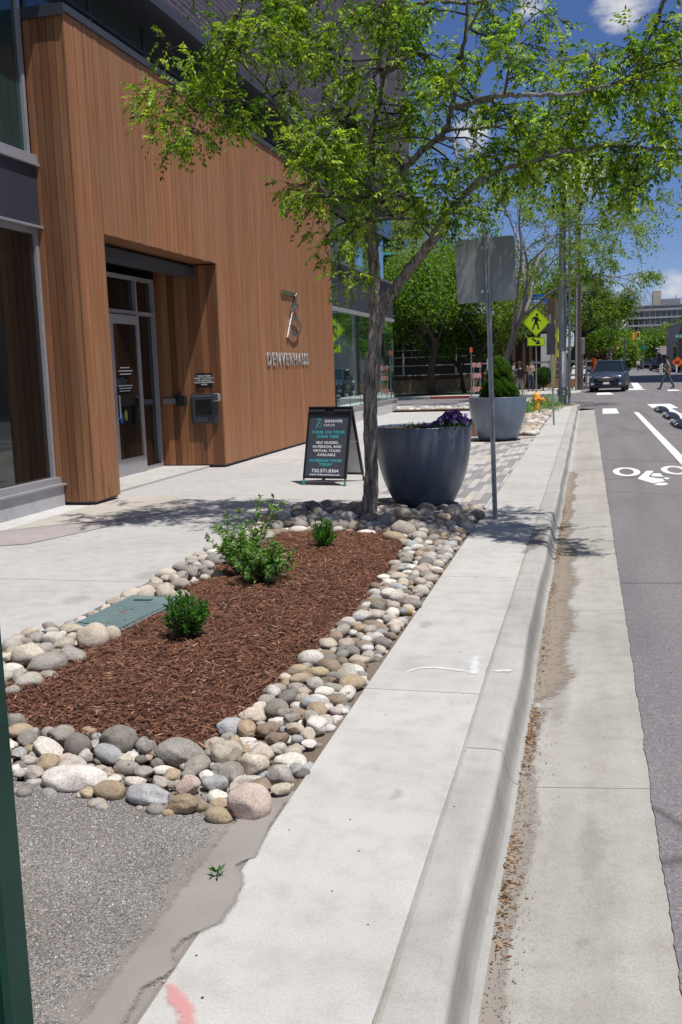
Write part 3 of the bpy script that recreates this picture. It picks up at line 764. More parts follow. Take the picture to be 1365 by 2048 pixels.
def smooth2(P, k):
    P = [Vector(p) for p in P]; out = []
    for i in range(len(P) - 1):
        p0 = P[max(i - 1, 0)]; p1 = P[i]; p2 = P[i + 1]; p3 = P[min(i + 2, len(P) - 1)]
        for j in range(k):
            t = j / k; out.append(.5 * ((2 * p1) + (p2 - p0) * t + (2 * p0 - 5 * p1 + 4 * p2 - p3) * t * t + (3 * p1 - 3 * p2 + p3 - p0) * t ** 3))
    out.append(P[-1]); return [tuple(q) for q in out]
ribbon([G(x, y) for x, y in ((800, 1359), (815, 1346), (838, 1338), (870, 1337), (905, 1340), (940, 1345), (965, 1346))], [.012, .02, .024, .026, .03, .028, .02], M['spray_white'], 'spray_arc', .0045)
ribbon([G(x, y) for x, y in ((952, 1310), (950, 1335), (947, 1356))], [.05, .06, .07], M['spray_white'], 'spray_dash', .0052)
ribbon([G(x, y) for x, y in ((982, 1343), (1005, 1343), (1026, 1341))], [.03, .035, .05], M['spray_white'], 'spray_tail', .0045)
ribbon([G(x, y) for x, y in ((330, 1962), (352, 1995), (372, 2030), (392, 2075))], [.035, .05, .055, .06], M['spray_red'], 'spray_red_mark', .0055)
ribbon([G(x, y) for x, y in ((1040, 1110), (1070, 1090), (1085, 1060), (1100, 1052))], [.05, .12, .10, .07], M['spray_tan'], 'silt_stain_patch', .0042)
for i, (x, y, w_, l_) in enumerate(((790, 1590, .05, .12), (1160, 1890, .05, .05), (1180, 1700, .12, .5), (850, 1250, .1, .2), (1010, 1750, .06, .4), (300, 1150, .3, .4), (150, 1200, .25, .3), (1120, 1400, .1, .8))):
    z_ = -.148 if x > 1000 and y > 1000 else 0; c_ = G(x, y, z_); zz_ = (.0045 if z_ == 0 else -.1345 + (c_[0] - .1) * .1 + .006)
    if x in (1160, 1180, 1120): zz_ = -.148 + (c_[0] + .1) * .065 + .004
    ribbon([(c_[0] - .01, c_[1] - l_ / 2), (c_[0] + .01, c_[1]), (c_[0], c_[1] + l_ / 2)], [w_ * .6, w_, w_ * .6], M['faint'], 'pavement_stain', zz_)
# corner bulb with its own kerb
b = MB(); pl = [(-.5, 36.3), (-.3, 36.6), (-.22, 37.2), (-.25, 38.2), (-.45, 39.2), (-.85, 40.1), (-1.5, 40.7), (-2.4, 40.9), (-2.4, 36.3)]
b.prism(pl, -.25, -.002, lambda u, v, w: (u, v, w), (1, 1, 1)); struct(b.build('corner_kerb', M['curb']))
b = MB(); pl = [(-.62, 36.5), (-.45, 37.3), (-.5, 38.2), (-.75, 39.1), (-1.5, 40.2), (-2.3, 40.4), (-2.3, 36.5)]
b.add([(u, v, .003) for u, v in pl], [tuple(range(len(pl)))]); struct(b.build('corner_ground', M['dirt']))
# far pavement beyond the side street
b = MB(); b.prism([(-60, 51.3), (-1.6, 51.3), (-.7, 51.8), (-.35, 53), (-.3, 56), (-.3, 600), (-60, 600)], -.25, .0, lambda u, v, w: (u, v, w)); struct(b.build('far_pavement', M['walk']))
b = MB(); b.add([(-60, 53.2, .004), (-5.2, 53.2, .004), (-5.2, 57.4, .004), (-60, 57.4, .004)], [(0, 1, 2, 3)]); struct(b.build('lawn', M['grass']))
b = MB(); b.b2(-8.0, -5.9, 51.22, 51.32, -.1, .012); struct(b.build('red_kerb', M['red']))
b = MB(); b.prism([(10.2, 64), (80, 64), (80, 600), (12.5, 600), (11.0, 110)], -.25, .0, lambda u, v, w: (u, v, w)); struct(b.build('opposite_pavement', M['walk']))
b = MB(); b.prism([(10.2, -10), (80, -10), (80, 55), (10.2, 55)], -.25, .0, lambda u, v, w: (u, v, w)); struct(b.build('near_opposite_pavement', M['walk']))
mk([(-60, 41.9), (-3, 41.9), (-3, 42.6), (-60, 42.6)], M['roadpaint'], 'crosswalk_line', -.1150)
mk([(-5.6, 43.2), (-2.4, 43.2), (-2.4, 49), (-4.9, 49)], M['roadpaint'], 'crosswalk_patch', -.1155)

# ================================================================== MAIN BUILDING
bld = thing('apartment_building', 'modern building with cedar board entrance box below a dark brick upper facade', 'building', (-8, 17, 0))
WX = -5.98
def planks_y(b, X, y0, y1, z0, z1, w, nx=1, th=.02):
    y = y0
    while y < y1 - .01:
        ww = min(w, y1 - y); d = random.uniform(0, .004)
        c = (random.random() * .42 + .38, random.random(), random.random() * .6)
        b.b2(X - th, X + d, y + .0015, y + ww - .0045, z0 + random.uniform(-.006, .006), z1, c); y += ww
def planks_x(b, Y, x0, x1, z0, z1, w, th=.02, tn=.8, gap=.0025):
    x = x0
    while x < x1 - .01:
        ww = min(w, x1 - x); d = random.uniform(0, .004)
        c = (random.random() * tn, random.random(), random.random() * .6)
        b.b2(x + .0015, x + ww - gap, Y - d, Y + th, z0 + random.uniform(-.006, .006), z1, c); x += ww
RY0, RY1, RZ, DX = 11.70, 15.62, 3.40, -7.15
b = MB()
planks_y(b, WX, 11.02, RY0, .05, 5.84, .113)
planks_y(b, WX, RY0, RY1, RZ, 5.84, .14)
planks_y(b, WX, RY1, 23.25, .05, 5.84, .14)
planks_x(b, 11.02, -6.52, WX - .002, .05, 5.84, .104, tn=.62, gap=.0055)  # return side boards toned darker, its weaker sunlight put into the colour
planks_x(b, RY1 + .0, DX + .02, WX - .022, .05, 3.38, .118, tn=.55)      # recess wall facing the street corner, boards darkened to paint in recess shade
y = RY0
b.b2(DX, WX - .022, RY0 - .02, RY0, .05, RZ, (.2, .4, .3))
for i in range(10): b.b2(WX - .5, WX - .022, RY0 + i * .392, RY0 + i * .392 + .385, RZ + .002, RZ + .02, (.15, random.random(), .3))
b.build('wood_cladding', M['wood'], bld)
b = MB()
b.b2(-8.9, WX - .03, 11.05, RY0 - .025, .02, 5.8); b.b2(-8.9, WX - .03, RY1 + .03, 23.2, .02, 5.8); b.b2(-8.9, WX - .03, RY0 - .02, RY1 + .025, RZ + .35, 5.8)
b.b2(-8.9, -7.9, RY0, RY1 + .02, .02, RZ + .35)
b.build('wall', M['frame_dark'], bld)
b = MB(); b.b2(-6.9, WX + .035, 10.975, 23.3, 5.842, 5.93); b.b2(-6.56, WX + .03, 10.972, 10.99, 5.80, 5.90); b.build('coping', M['frame_dark'], bld)
# recess ceiling with beam and lamps
b = MB(); b.b2(-7.9, WX - .5, RY0 + .005, RY1 - .005, RZ - .05, RZ + .34); b.b2(-6.62, WX - .38, RY0 + .004, RY1 - .004, RZ - .2, RZ - .053)
b.build('soffit', M['frame_dark'], bld)
b = MB(); b.b2(-7.25, WX - .3, RY0 + .002, RY1, .002, .03); b.build('threshold', M['walk'], bld)
b = MB(); b.lathe([(.07, 0), (.07, .06), (.055, .08)], (-6.95, 13.35, RZ - .13), 16); c = b.build('ceiling_camera', M['metal'], bld)
b = MB(); b.sphere((-6.95, 13.35, RZ - .14), .05); b.build('camera_dome', M['black'], c, smooth='all')
b = MB(); b.b2(-6.95, -6.83, 14.5, 14.8, RZ - .06, RZ - .051); b.build('ceiling_light', M['dwhite'], bld)
# entrance: frames, door leaf, sidelight, transoms
b = MB()
for y in (11.72, 13.74, 14.84, 15.5): b.b2(DX - .06, DX + .05, y, y + .055, .01, 3.18)
for (za, zb) in ((3.12, 3.18), (2.57, 2.63)): b.b2(DX - .055, DX + .047, 11.78, 15.5, za, zb)
b.b2(DX - .055, DX + .045, 14.9, 15.5, .01, .10)
b.build('door_frame', M['frame'], bld)
b = MB(); b.b2(DX - .02, DX - .012, 11.78, 15.5, .05, 3.14); b.build('entrance_glazing', M['glass_mid'], bld)
b = MB(); b.b2(DX - .6, DX - .59, 11.7, 15.6, 0, 3.1, (1, 1, 1)); b.build('lobby_back', M['black'], bld)
d0, d1 = 13.81, 14.83
dr = MB(); dr.b2(DX + .052, DX + .09, d0, d0 + .1, .02, 2.55); dr.b2(DX + .052, DX + .09, d1 - .1, d1, .02, 2.55)
dr.b2(DX + .052, DX + .088, d0 + .1, d1 - .1, 2.41, 2.55); dr.b2(DX + .052, DX + .088, d0 + .1, d1 - .1, .02, .30)
door = dr.build('door', M['frame'], bld)
b = MB(); b.b2(DX + .06, DX + .068, d0 + .1, d1 - .1, .30, 2.41); b.build('pane', M['glass_mid'], door)
b = MB(); b.tube([(DX + .10, d0 + .05, .95), (DX + .15, d0 + .05, .96), (DX + .15, d0 + .05, 1.3), (DX + .10, d0 + .05, 1.31)], .014, 8); b.build('handle', M['metal'], door)
# decals on the door pane
def plate_y(b, X, y0, y1, z0, z1, th=.003): b.b2(X, X + th, y0, y1, z0, z1)
b = MB()
for i, (ya, yb) in enumerate(((.30, .62), (.24, .72), (.28, .66))): b.b2(DX + .0685, DX + .0695, d0 + ya, d0 + yb, 1.72 - i * .05, 1.735 - i * .05)
for i, (ya, yb) in enumerate(((.2, .7), (.22, .66), (.24, .6))): b.b2(DX + .0685, DX + .0695, d0 + ya, d0 + yb, 1.44 - i * .04, 1.45 - i * .04)
b.build('door_lettering', M['white'], door)
b = MB(); b.b2(DX + .0685, DX + .0705, d0 + .2, d0 + .75, 1.13, 1.31); nt = b.build('door_notice', M['black'], door)
for (yy_, zz_, mt, nm) in ((d0 + .24, .95, M['blue_sign'], 'blue_sticker'), (d0 + .40, .98, M['sticker'], 'yellow_sticker')):
    b = MB(); n = 18; b.prism([(yy_ + .055 * math.cos(2 * PI * i / n), zz_ + .085 * math.sin(2 * PI * i / n)) for i in range(n)], DX + .069, DX + .071, lambda u, v, w: (w, u, v)); b.build(nm, mt, door)
b = MB(); b.tube([(DX - .1, d1 + .08, .98), (DX - .1, d1 + .6, .98)], .018, 8); b.build('push_bar', M['black'], bld)

# left glazed bay
LXW = -6.52
b = MB(); b.b2(-8.9, -6.40, 3, 11.0, -.01, .26, (1, 1, 1)); b.build('base_wall', M['stucco'], bld)
b = MB(); b.b2(-6.62, -6.36, 3, 11.015, .262, .285); b.b2(-6.62, -6.44, 3, 11.014, .287, .36)
b.b2(-6.6, -6.50, 10.935, 11.0, .362, 3.33); b.b2(-6.6, -6.50, 3, 11.0, 3.332, 3.40)
b.build('window_frame', M['frame'], bld)
b = MB(); b.b2(-6.6, -6.43, 3, 11.16, 3.402, 3.43); b.b2(-6.62, -6.42, 3, 11.16, 4.13, 4.16); b.b2(-6.6, -6.44, 3, 11.01, 4.161, 4.26)
b.b2(-6.6, -6.50, 10.90, 10.96, 4.262, 9); b.build('flashing', M['frame'], bld)
b = MB(); b.b2(-6.62, -6.47, 3, 11.015, 3.432, 4.128); b.build('spandrel_panel', M['panel'], bld)
b = MB(); b.b2(-6.55, -6.54, 3, 10.935, .36, 3.332); b.build('shop_window', M['glass_mirror_dim'] if 'glass_mirror_dim' in M else M['glass_mid'], bld)
b = MB(); b.b2(-6.55, -6.54, 3, 10.90, 4.262, 9); b.build('upper_window', M['glass_teal'], bld)
b = MB()
for i in range(7): b.b2(-7.1, -7.08, 9.75 + i * .17, 9.9 + i * .17, .36, 3.3, (.5, random.random(), .2))
b.build('interior_panelling', M['wood'], bld)
b = MB(); b.b2(-8.8, -8.7, 3, 11, .3, 3.3); b.b2(-8.8, -6.65, 2.95, 3.0, .3, 9); b.b2(-8.8, -8.7, 3, 11, 4.3, 9); b.b2(-8.8, -6.62, 3, 11, 3.5, 4.1); b.build('interior_wall', M['black'], bld)

# clerestory, brick upper storeys
b = MB(); b.b2(-6.9, -6.62, 11, 34.5, 5.95, 6.80); b.build('clerestory_glass', M['glass_teal'], bld)
b = MB()
for i in range(8): b.b2(-6.64, -6.60, 11.2 + i * 1.7, 11.26 + i * 1.7, 5.95, 6.8)
b.b2(-6.64, -6.59, 11, 24.4, 6.45, 6.5); b.build('clerestory_mullion', M['frame_dark'], bld)
b = MB(); b.b2(-20, WX - .06, 8.6, 34.6, 6.802, 6.86); b.b2(WX - .06, WX + .03, 8.6, 34.63, 6.78, 6.92); b.build('fascia', M['frame_dark'], bld)
SL = [(13.5, 14.6, 9.3, 11), (17.5, 18.6, 9.3, 11), (22, 23, 9.4, 11.6), (29.3, 30.2, 7.4, 8.6), (29.3, 30.2, 9.5, 11.4), (32.3, 33.0, 10.5, 12)]
b = MB()
ysb = sorted({8.6, 34.6} | {s[0] for s in SL} | {s[1] for s in SL})
for ya, yb in zip(ysb[:-1], ysb[1:]):
    zz = [(6.92, 16)]
    for s in SL:
        if s[0] <= ya + 1e-6 and s[1] >= yb - 1e-6:
            nz = []
            for (p, q) in zz:
                if s[2] > p and s[3] < q: nz += [(p, s[2]), (s[3], q)]
                else: nz.append((p, q))
            zz = nz
    for (p, q) in zz: b.b2(WX - .25, WX, ya, yb, p, q)
b.b2(-20, WX - .25, 34.35, 34.6, 6.92, 16); b.b2(-20, WX - .25, 8.6, 8.85, 6.92, 16); b.b2(-20, -6.1, 8.6, 34.6, 15.8, 16)
b.build('brick_facade', M['brick'], bld)
for s in SL:
    b = MB(); b.b2(WX - .2, WX - .17, s[0], s[1], s[2], s[3]); wdw = b.build('window', M['glass_teal'], bld)
    b = MB(); b.b2(WX - .169, WX - .1, s[0], s[0] + .06, s[2], s[3]); b.b2(WX - .169, WX - .1, s[1] - .06, s[1], s[2], s[3]); b.b2(WX - .169, WX - .1, s[0] + .06, s[1] - .06, (s[2] + s[3]) / 2, (s[2] + s[3]) / 2 + .06); b.build('frame', M['frame'], wdw)
# glass wing beyond the cedar box
GX = -6.86
b = MB(); b.b2(-12, GX + .1, 23.3, 35.4, -.1, .42); b.build('wing_base', M['white_conc'], bld)
b = MB(); b.b2(-12, GX + .14, 23.3, 35.45, .422, .47); b.build('wing_sill', M['metal'], bld)
b = MB(); b.b2(GX - .03, GX, 23.3, 35.4, .47, 3.22); b.b2(-12, GX - .03, 35.37, 35.4, .47, 3.22); b.build('glass_wall', M['glass_mirror'], bld)
b = MB()
for i in range(9): b.b2(GX + .002, GX + .006, 24.4 + i * 1.36, 24.415 + i * 1.36, .47, 3.22)
b.build('glass_seam', M['frame_dark'], bld); b = MB(); b.b2(GX + .002, GX + .06, 23.3, 35.45, 3.222, 3.33); b.build('wing_header', M['frame'], bld)
b = MB(); b.b2(-12, GX + .02, 23.3, 35.44, 3.332, 4.55); b.build('wing_fascia', M['panel'], bld)
b = MB(); b.b2(-12, GX + .05, 23.3, 35.46, 4.552, 4.62); b.build('wing_trim', M['metal'], bld)
b = MB(); b.b2(-6.98, -6.95, 24.4, 34.4, 4.62, 6.8); b.build('upper_glass_wall', M['glass_mirror'], bld)
b = MB()
for i in range(5): b.b2(-6.949, -6.93, 25.5 + i * 2, 25.55 + i * 2, 4.62, 6.8)
b.b2(-6.949, -6.93, 24.4, 34.4, 5.75, 5.80); b.build('upper_mullion', M['frame'], bld)

# wall lettering and emblem, standing off the cedar
fx = lambda y, z: frame4((WX + .024, y, z), (0, 1, 0), (0, 0, 1), (1, 0, 0))
text('wall_lettering', 'DENVERHAUS', .36, M['letter_metal'], bld, fx(19.47, 1.715), extr=.007, bold=.0025, sx=1.05, space=1.30)
em = MB()
def flat(b, pts, w, x0, x1):
    P = [Vector((p[0], p[1])) for p in pts]
    for i in range(len(P) - 1):
        t = (P[i + 1] - P[i]).normalized(); s = Vector((-t.y, t.x)) * w / 2
        q = [P[i] - s - t * w * .1, P[i + 1] - s + t * w * .1, P[i + 1] + s + t * w * .1, P[i] + s - t * w * .1]
        b.prism([(a.x, a.y) for a in q], x0 + .0007 * i, x1 + .0007 * i, lambda u, v, w_: (w_, u, v))
flat(em, [(19.12, 3.17), (20.12, 3.17), (19.42, 2.26)], .085, WX + .015, WX + .045)
S = []
for i in range(11): a = math.radians(20 + i * 21); S.append((19.92 + .24 * math.cos(a), 2.84 + .14 * math.sin(a)))
for i in range(15): a = math.radians(110 - i * 21); S.append((19.86 + .36 * math.cos(a), 2.50 + .17 * math.sin(a)))
flat(em, S, .08, WX + .05, WX + .065)
em.build('wall_emblem', M['chrome'], bld)
# plinth shadow gap
# recess wall fittings
RW = RY1 - .006
t = thing('touch_screen_panel', 'dark grey square intercom screen on the cedar wall of the entrance recess', 'intercom', (-6.3, RW, 1.0))
b = MB(); b.bbox(-6.52, -6.10, RW - .06, RW, .78, 1.23, .012); b.build('housing', M['frame_dark'], t)
b = MB(); b.b2(-6.55, -6.07, RW - .03, RW - .003, .755, 1.255); b.build('bezel', M['signboard'], t)
b = MB(); b.b2(-6.45, -6.17, RW - .066, RW - .0605, .90, 1.16); b.build('screen', M['black'], t)
t = thing('instruction_plaque', 'small black plaque with white writing above the intercom screen', 'sign', (-6.3, RW, 1.5))
b = MB(); b.b2(-6.44, -6.15, RW - .012, RW - .001, 1.36, 1.60); b.build('plate', M['black'], t)
for i, s in enumerate(('TOUCH SCREEN', 'BELOW TO ACTIVATE', 'FOR ASSISTANCE', 'TOUCH MANAGEMENT', 'OFFICE')):
    text('lettering', s, .034, M['white'], t, frame4((-6.295, RW - .0135, 1.545 - i * .036), (1, 0, 0), (0, 0, 1), (0, -1, 0)), extr=.0008, bold=.0006)
t = thing('card_reader', 'small square metal card reader at the corner right of the intercom screen', 'card reader', (-6.02, RW, 1.2))
b = MB(); b.bbox(-6.10, -6.0, RW - .14, RW - .03, 1.13, 1.26, .006); b.build('body', M['metal'], t)
b = MB(); b.b2(-6.088, -6.015, RW - .144, RW - .1405, 1.145, 1.245); b.build('face', M['signboard'], t)
t = thing('wall_switch', 'black door switch box with grey plate in the shaded part of the recess wall', 'switch', (-6.9, RW, 1.15))
b = MB(); b.bbox(-6.80, -6.62, RW - .1, RW, 1.06, 1.24, .01); b.build('body', M['black'], t)
b = MB(); b.b2(-7.06, -6.803, RW - .03, RW - .001, 1.10, 1.19); b.build('plate', M['metal'], t)
# ================================================================== RIVER STONES
import mathutils
def ico(level):
    import bmesh
    bm = bmesh.new(); bmesh.ops.create_icosphere(bm, subdivisions=level, radius=1)
    V = np.array([v.co[:] for v in bm.verts]); F = np.array([[v.index for v in f.verts] for f in bm.faces]); bm.free(); return V, F
ICO3 = ico(4); ICO2 = ico(3); ICO1 = ico(2)
def rock_mesh(rng, a, b, c, rz, tilt, ang=.35, level=3):
    V, F = {3: ICO3, 2: ICO2, 1: ICO1}[level]
    U = V.copy()
    # a few soft flattened faces, then low bumps
    for k in range(int(3 + ang * 12)):
        n = rng.normal(0, 1, 3); n /= np.linalg.norm(n); d = 1 - rng.uniform(.06, .22) * (.5 + ang)
        h = U @ n; U = U - np.maximum(h - d, 0)[:, None] * n[None] * .85
    for k in range(4):
        f = rng.normal(0, 1.6 + k * .8, 3); ph = rng.uniform(0, 6.28); U = U * (1 + (.05 / (1 + k * .5)) * np.sin(V @ f + ph))[:, None]
    U = U * np.array([a, b, c])
    ct, st = math.cos(tilt), math.sin(tilt); U = np.column_stack([U[:, 0] * ct - U[:, 2] * st, U[:, 1], U[:, 0] * st + U[:, 2] * ct])
    cr, sr = math.cos(rz), math.sin(rz); U = np.column_stack([U[:, 0] * cr - U[:, 1] * sr, U[:, 0] * sr + U[:, 1] * cr, U[:, 2]])
    return U, F
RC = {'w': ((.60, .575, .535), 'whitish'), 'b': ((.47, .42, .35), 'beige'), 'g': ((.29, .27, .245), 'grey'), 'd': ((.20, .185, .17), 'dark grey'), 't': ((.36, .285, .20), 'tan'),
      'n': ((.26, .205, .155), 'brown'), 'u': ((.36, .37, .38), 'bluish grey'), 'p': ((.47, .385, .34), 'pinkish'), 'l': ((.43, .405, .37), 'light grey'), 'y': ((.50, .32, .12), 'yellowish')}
A = [(190,1058,175,75,'w',25),(290,1165,265,105,'w',3),(340,1222,62,48,'t',0),(430,1212,125,78,'t',0),(585,1230,200,95,'u',0),(520,1178,110,42,'w',0),(497,1125,112,62,'g',5),
 (430,1072,150,80,'u',15),(337,1080,62,60,'l',0),(305,1045,105,110,'d',20),(465,1020,145,120,'d',0),(345,987,65,50,'t',0),(380,1012,50,50,'u',0),(240,1000,110,85,'g',0),
 (190,990,60,60,'g',0),(118,1008,105,85,'g',-15),(60,950,90,90,'g',0),(130,1145,75,70,'l',0),(62,1135,60,50,'w',0),(105,1090,50,35,'p',0),(575,1045,80,80,'g',0),(597,1065,50,35,'p',0),
 (705,1072,200,115,'g',12),(775,1097,60,50,'d',0),(615,1110,60,50,'d',0),(550,1093,50,40,'d',0),(850,1125,70,35,'g',0),(885,1070,115,110,'b',20),(950,1058,55,50,'t',0),(965,1022,90,40,'w',0),
 (1003,1052,75,50,'w',0),(990,1115,130,100,'b',-15),(1085,1160,105,130,'l',-40),(970,1262,165,150,'p',0),(855,1312,100,60,'t',5),(715,1268,130,80,'t',-20),(785,1272,55,90,'n',-50),(845,1187,110,70,'u',0),
 (735,1195,100,85,'p',0),(670,1158,85,60,'t',-10),(640,1140,90,50,'w',0),(850,1243,90,60,'w',0),(860,1265,75,45,'t',0),(965,1175,120,55,'w',0),(1140,1100,130,65,'w',0),(1086,1055,80,60,'l',0),
 (1160,1013,50,40,'u',0),(1155,1050,70,35,'u',0),(1200,1000,60,80,'b',0),(1080,1010,100,60,'n',-10),(1045,975,110,60,'n',-15),(1150,970,80,50,'b',0),(1090,948,90,45,'w',0),(1080,897,90,75,'g',-20),
 (1175,925,90,60,'n',20),(1238,868,95,60,'w',0),(1167,888,80,40,'w',0),(1125,850,110,50,'g',0),(1070,823,105,50,'g',-15),(1115,778,62,55,'b',0),(1197,777,75,65,'n',35),(1160,815,80,45,'g',0),
 (1240,755,95,50,'t',5),(1275,787,80,45,'n',-10),(1312,860,80,50,'n',0),(1308,745,70,60,'n',35),(1300,813,100,45,'g',5),(1268,940,85,50,'l',0),
 (45,648,85,70,'l',0),(105,685,150,95,'b',-10),(140,620,65,55,'g',0),(215,622,105,78,'w',10),(290,582,120,48,'b',0),(285,615,80,42,'b',0),(365,618,128,115,'b',0),(437,605,80,80,'b',20),
 (180,718,175,115,'g',-10),(288,690,115,90,'g',15),(45,745,95,60,'w',0),(110,790,125,85,'l',-15),(190,772,85,60,'g',0),(50,825,80,62,'g',0),(320,552,78,40,'w',0),(370,530,75,42,'b',0),
 (415,506,60,50,'b',0),(450,480,78,55,'b',0),(510,448,95,58,'b',-10),(570,457,85,60,'b',0),(650,447,80,78,'b',-30),(705,460,88,58,'b',-15),(595,420,95,42,'g',0),(650,370,88,58,'b',0),
 (705,410,92,52,'g',0),(752,365,75,56,'g',0),(715,350,60,42,'g',0),(770,335,52,32,'w',0),(797,310,65,38,'b',0),(757,400,40,34,'w',0),(845,315,90,60,'g',0),(832,372,85,45,'g',0),(890,270,88,45,'g',0),
 (830,285,55,32,'w',0),(800,385,45,35,'l',0)]
B = [(520,483,110,42,'n',-3),(620,425,88,48,'u',10),(645,515,58,36,'y',0),(532,571,102,42,'n',12),(668,257,54,46,'u',0),(605,225,102,48,'t',8),(640,198,110,68,'g',15),(730,137,62,52,'g',40),
 (760,215,56,48,'d',0),(640,137,132,60,'d',0),(375,600,56,40,'u',0),(555,640,64,52,'d',15),(925,137,62,46,'d',0),(735,114,82,24,'w',8),(810,280,52,36,'l',0),(497,207,85,28,'w',5),(230,195,78,34,'w',0),
 (230,118,62,52,'b',0),(310,160,60,32,'g',0),(380,180,130,50,'d',0),(435,160,55,30,'g',0),(550,190,65,30,'g',0),(700,225,60,52,'l',15),(850,140,80,40,'b',20),(885,185,60,42,'l',0),(825,180,62,45,'l',0),
 (830,228,52,28,'d',0),(785,245,62,24,'b',0),(765,175,58,40,'d',0),(740,270,60,30,'b',0),(640,95,50,30,'d',0),(560,100,90,40,'d',0),(310,125,62,45,'d',0),(400,110,70,42,'d',0),(345,95,70,36,'d',0),(440,100,48,24,'w',0),
 (585,400,80,30,'w',5),(460,570,50,36,'b',0),(425,630,66,28,'n',-5),(555,600,50,26,'u',0),(590,610,46,34,'n',0),(500,690,54,48,'l',0),(465,728,60,46,'n',10),(425,735,60,42,'l',0),(680,405,90,28,'n',5),(700,430,62,30,'l',0),
 (635,455,60,30,'b',0),(650,245,50,28,'l',0),(740,310,70,44,'l',30),(700,315,36,42,'b',0),(775,330,45,30,'b',0),(650,340,84,30,'u',5),(665,370,66,38,'w',10),(565,435,54,46,'g',0),(715,405,48,24,'l',0),(760,350,60,26,'w',0),
 (470,610,36,34,'b',0),(330,635,70,26,'w',0),(305,690,38,26,'b',0),(340,690,70,48,'n',20),(400,710,50,42,'n',20),(540,690,36,20,'w',0),(600,492,54,38,'b',0),(470,520,50,26,'l',0),(540,520,80,28,'l',10),(585,545,80,40,'l',10)]
rocks = []   # x,y,z,a,b,c,rz,tilt,colour,level
def hand(lst, ox, oy, sc):
    for (cx, cy, w, h, c, ang) in lst:
        px, py = ox + cx / sc, oy + cy / sc
        p = G(px, py, .05); dist = math.hypot(p[1], EYE - .05)
        a = w / sc / 2 * dist / 1950 * 1.13; hv = h / sc / 2 * dist / 1950 * 1.13
        se = (EYE - .05) / dist; ce = p[1] / dist
        bb = min(a * .85, max(a * .55, hv * 1.05)); q = hv * hv - (bb * se) ** 2
        cc = math.sqrt(q) / ce if q > 0 else hv * .5
        cc = max(bb * .42, min(cc, bb * 1.25)); zc = cc * .62 - .01
        p = G(px, py, zc)
        rocks.append([p[0], p[1], zc, a, bb, cc, RNG.uniform(-.25, .25) , -math.radians(ang), c, 1])
hand(A, 0, 960, 1.95); hand(B, 480, 960, 1.95)
nh = len(rocks)
OUT = [(-3.45, 3.05), (-1.10, 3.05), (-1.10, 10.0), (-1.05, 10.75), (-3.28, 10.85), (-3.30, 8.0), (-3.25, 6.9), (-3.22, 5.6), (-3.55, 4.9)]
BOXP = [(-3.2, 5.42), (-2.80, 5.38), (-2.74, 6.22), (-3.2, 6.25)]
keys = list('wbgdtnuplbgtwbnlg')
def free(x, y, r, k=.80):
    for q in rocks:
        if (q[0] - x) ** 2 + (q[1] - y) ** 2 < (k * (r + (q[3] + q[4]) / 2)) ** 2: return False
    return True
for (rmin, rmax, tries) in ((.085, .13, 900), (.05, .075, 6000), (.03, .048, 9000)):
    for _ in range(tries):
        x, y = random.uniform(-3.5, -1.08), random.uniform(3.05, 10.85)
        r = random.uniform(rmin, rmax)
        if r > .075 and y < 9.1: continue
        if y < 3.32: continue
        if x < -2.6 and y < 9 and r < .04: continue
        if not inside(x, y, OUT) or inside(x, y, BED) or inside(x, y, BOXP): continue
        if x > -1.085 - r * .8 and y < 10: continue
        if (x + 2.26) ** 2 + (y - 10.0) ** 2 < .17 ** 2: continue
        if y > 10.45 and (x + 1.82) ** 2 + (y - 11.12) ** 2 < .5 ** 2: continue
        if not free(x, y, r): continue
        c = random.choice(keys)
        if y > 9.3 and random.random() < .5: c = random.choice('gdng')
        if x < -2.7 and y < 9: c = random.choice('bglb')
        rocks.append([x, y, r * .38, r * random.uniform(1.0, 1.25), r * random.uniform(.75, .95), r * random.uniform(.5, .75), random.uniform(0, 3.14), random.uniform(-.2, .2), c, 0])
# second layer of small ones filling hollows on the kerb side
for _ in range(1500):
    x, y = random.uniform(-1.5, -1.14), random.uniform(3.3, 9.6); r = random.uniform(.035, .052)
    if inside(x, y, BED) or not free(x, y, r * .55, .9): continue
    rocks.append([x, y, r * .9, r * 1.2, r * .9, r * .65, random.uniform(0, 3.1), random.uniform(-.3, .3), random.choice(keys), 0])
rocks = [q for q in rocks if not (q[0] < -2.4 and q[1] < 3.15)]
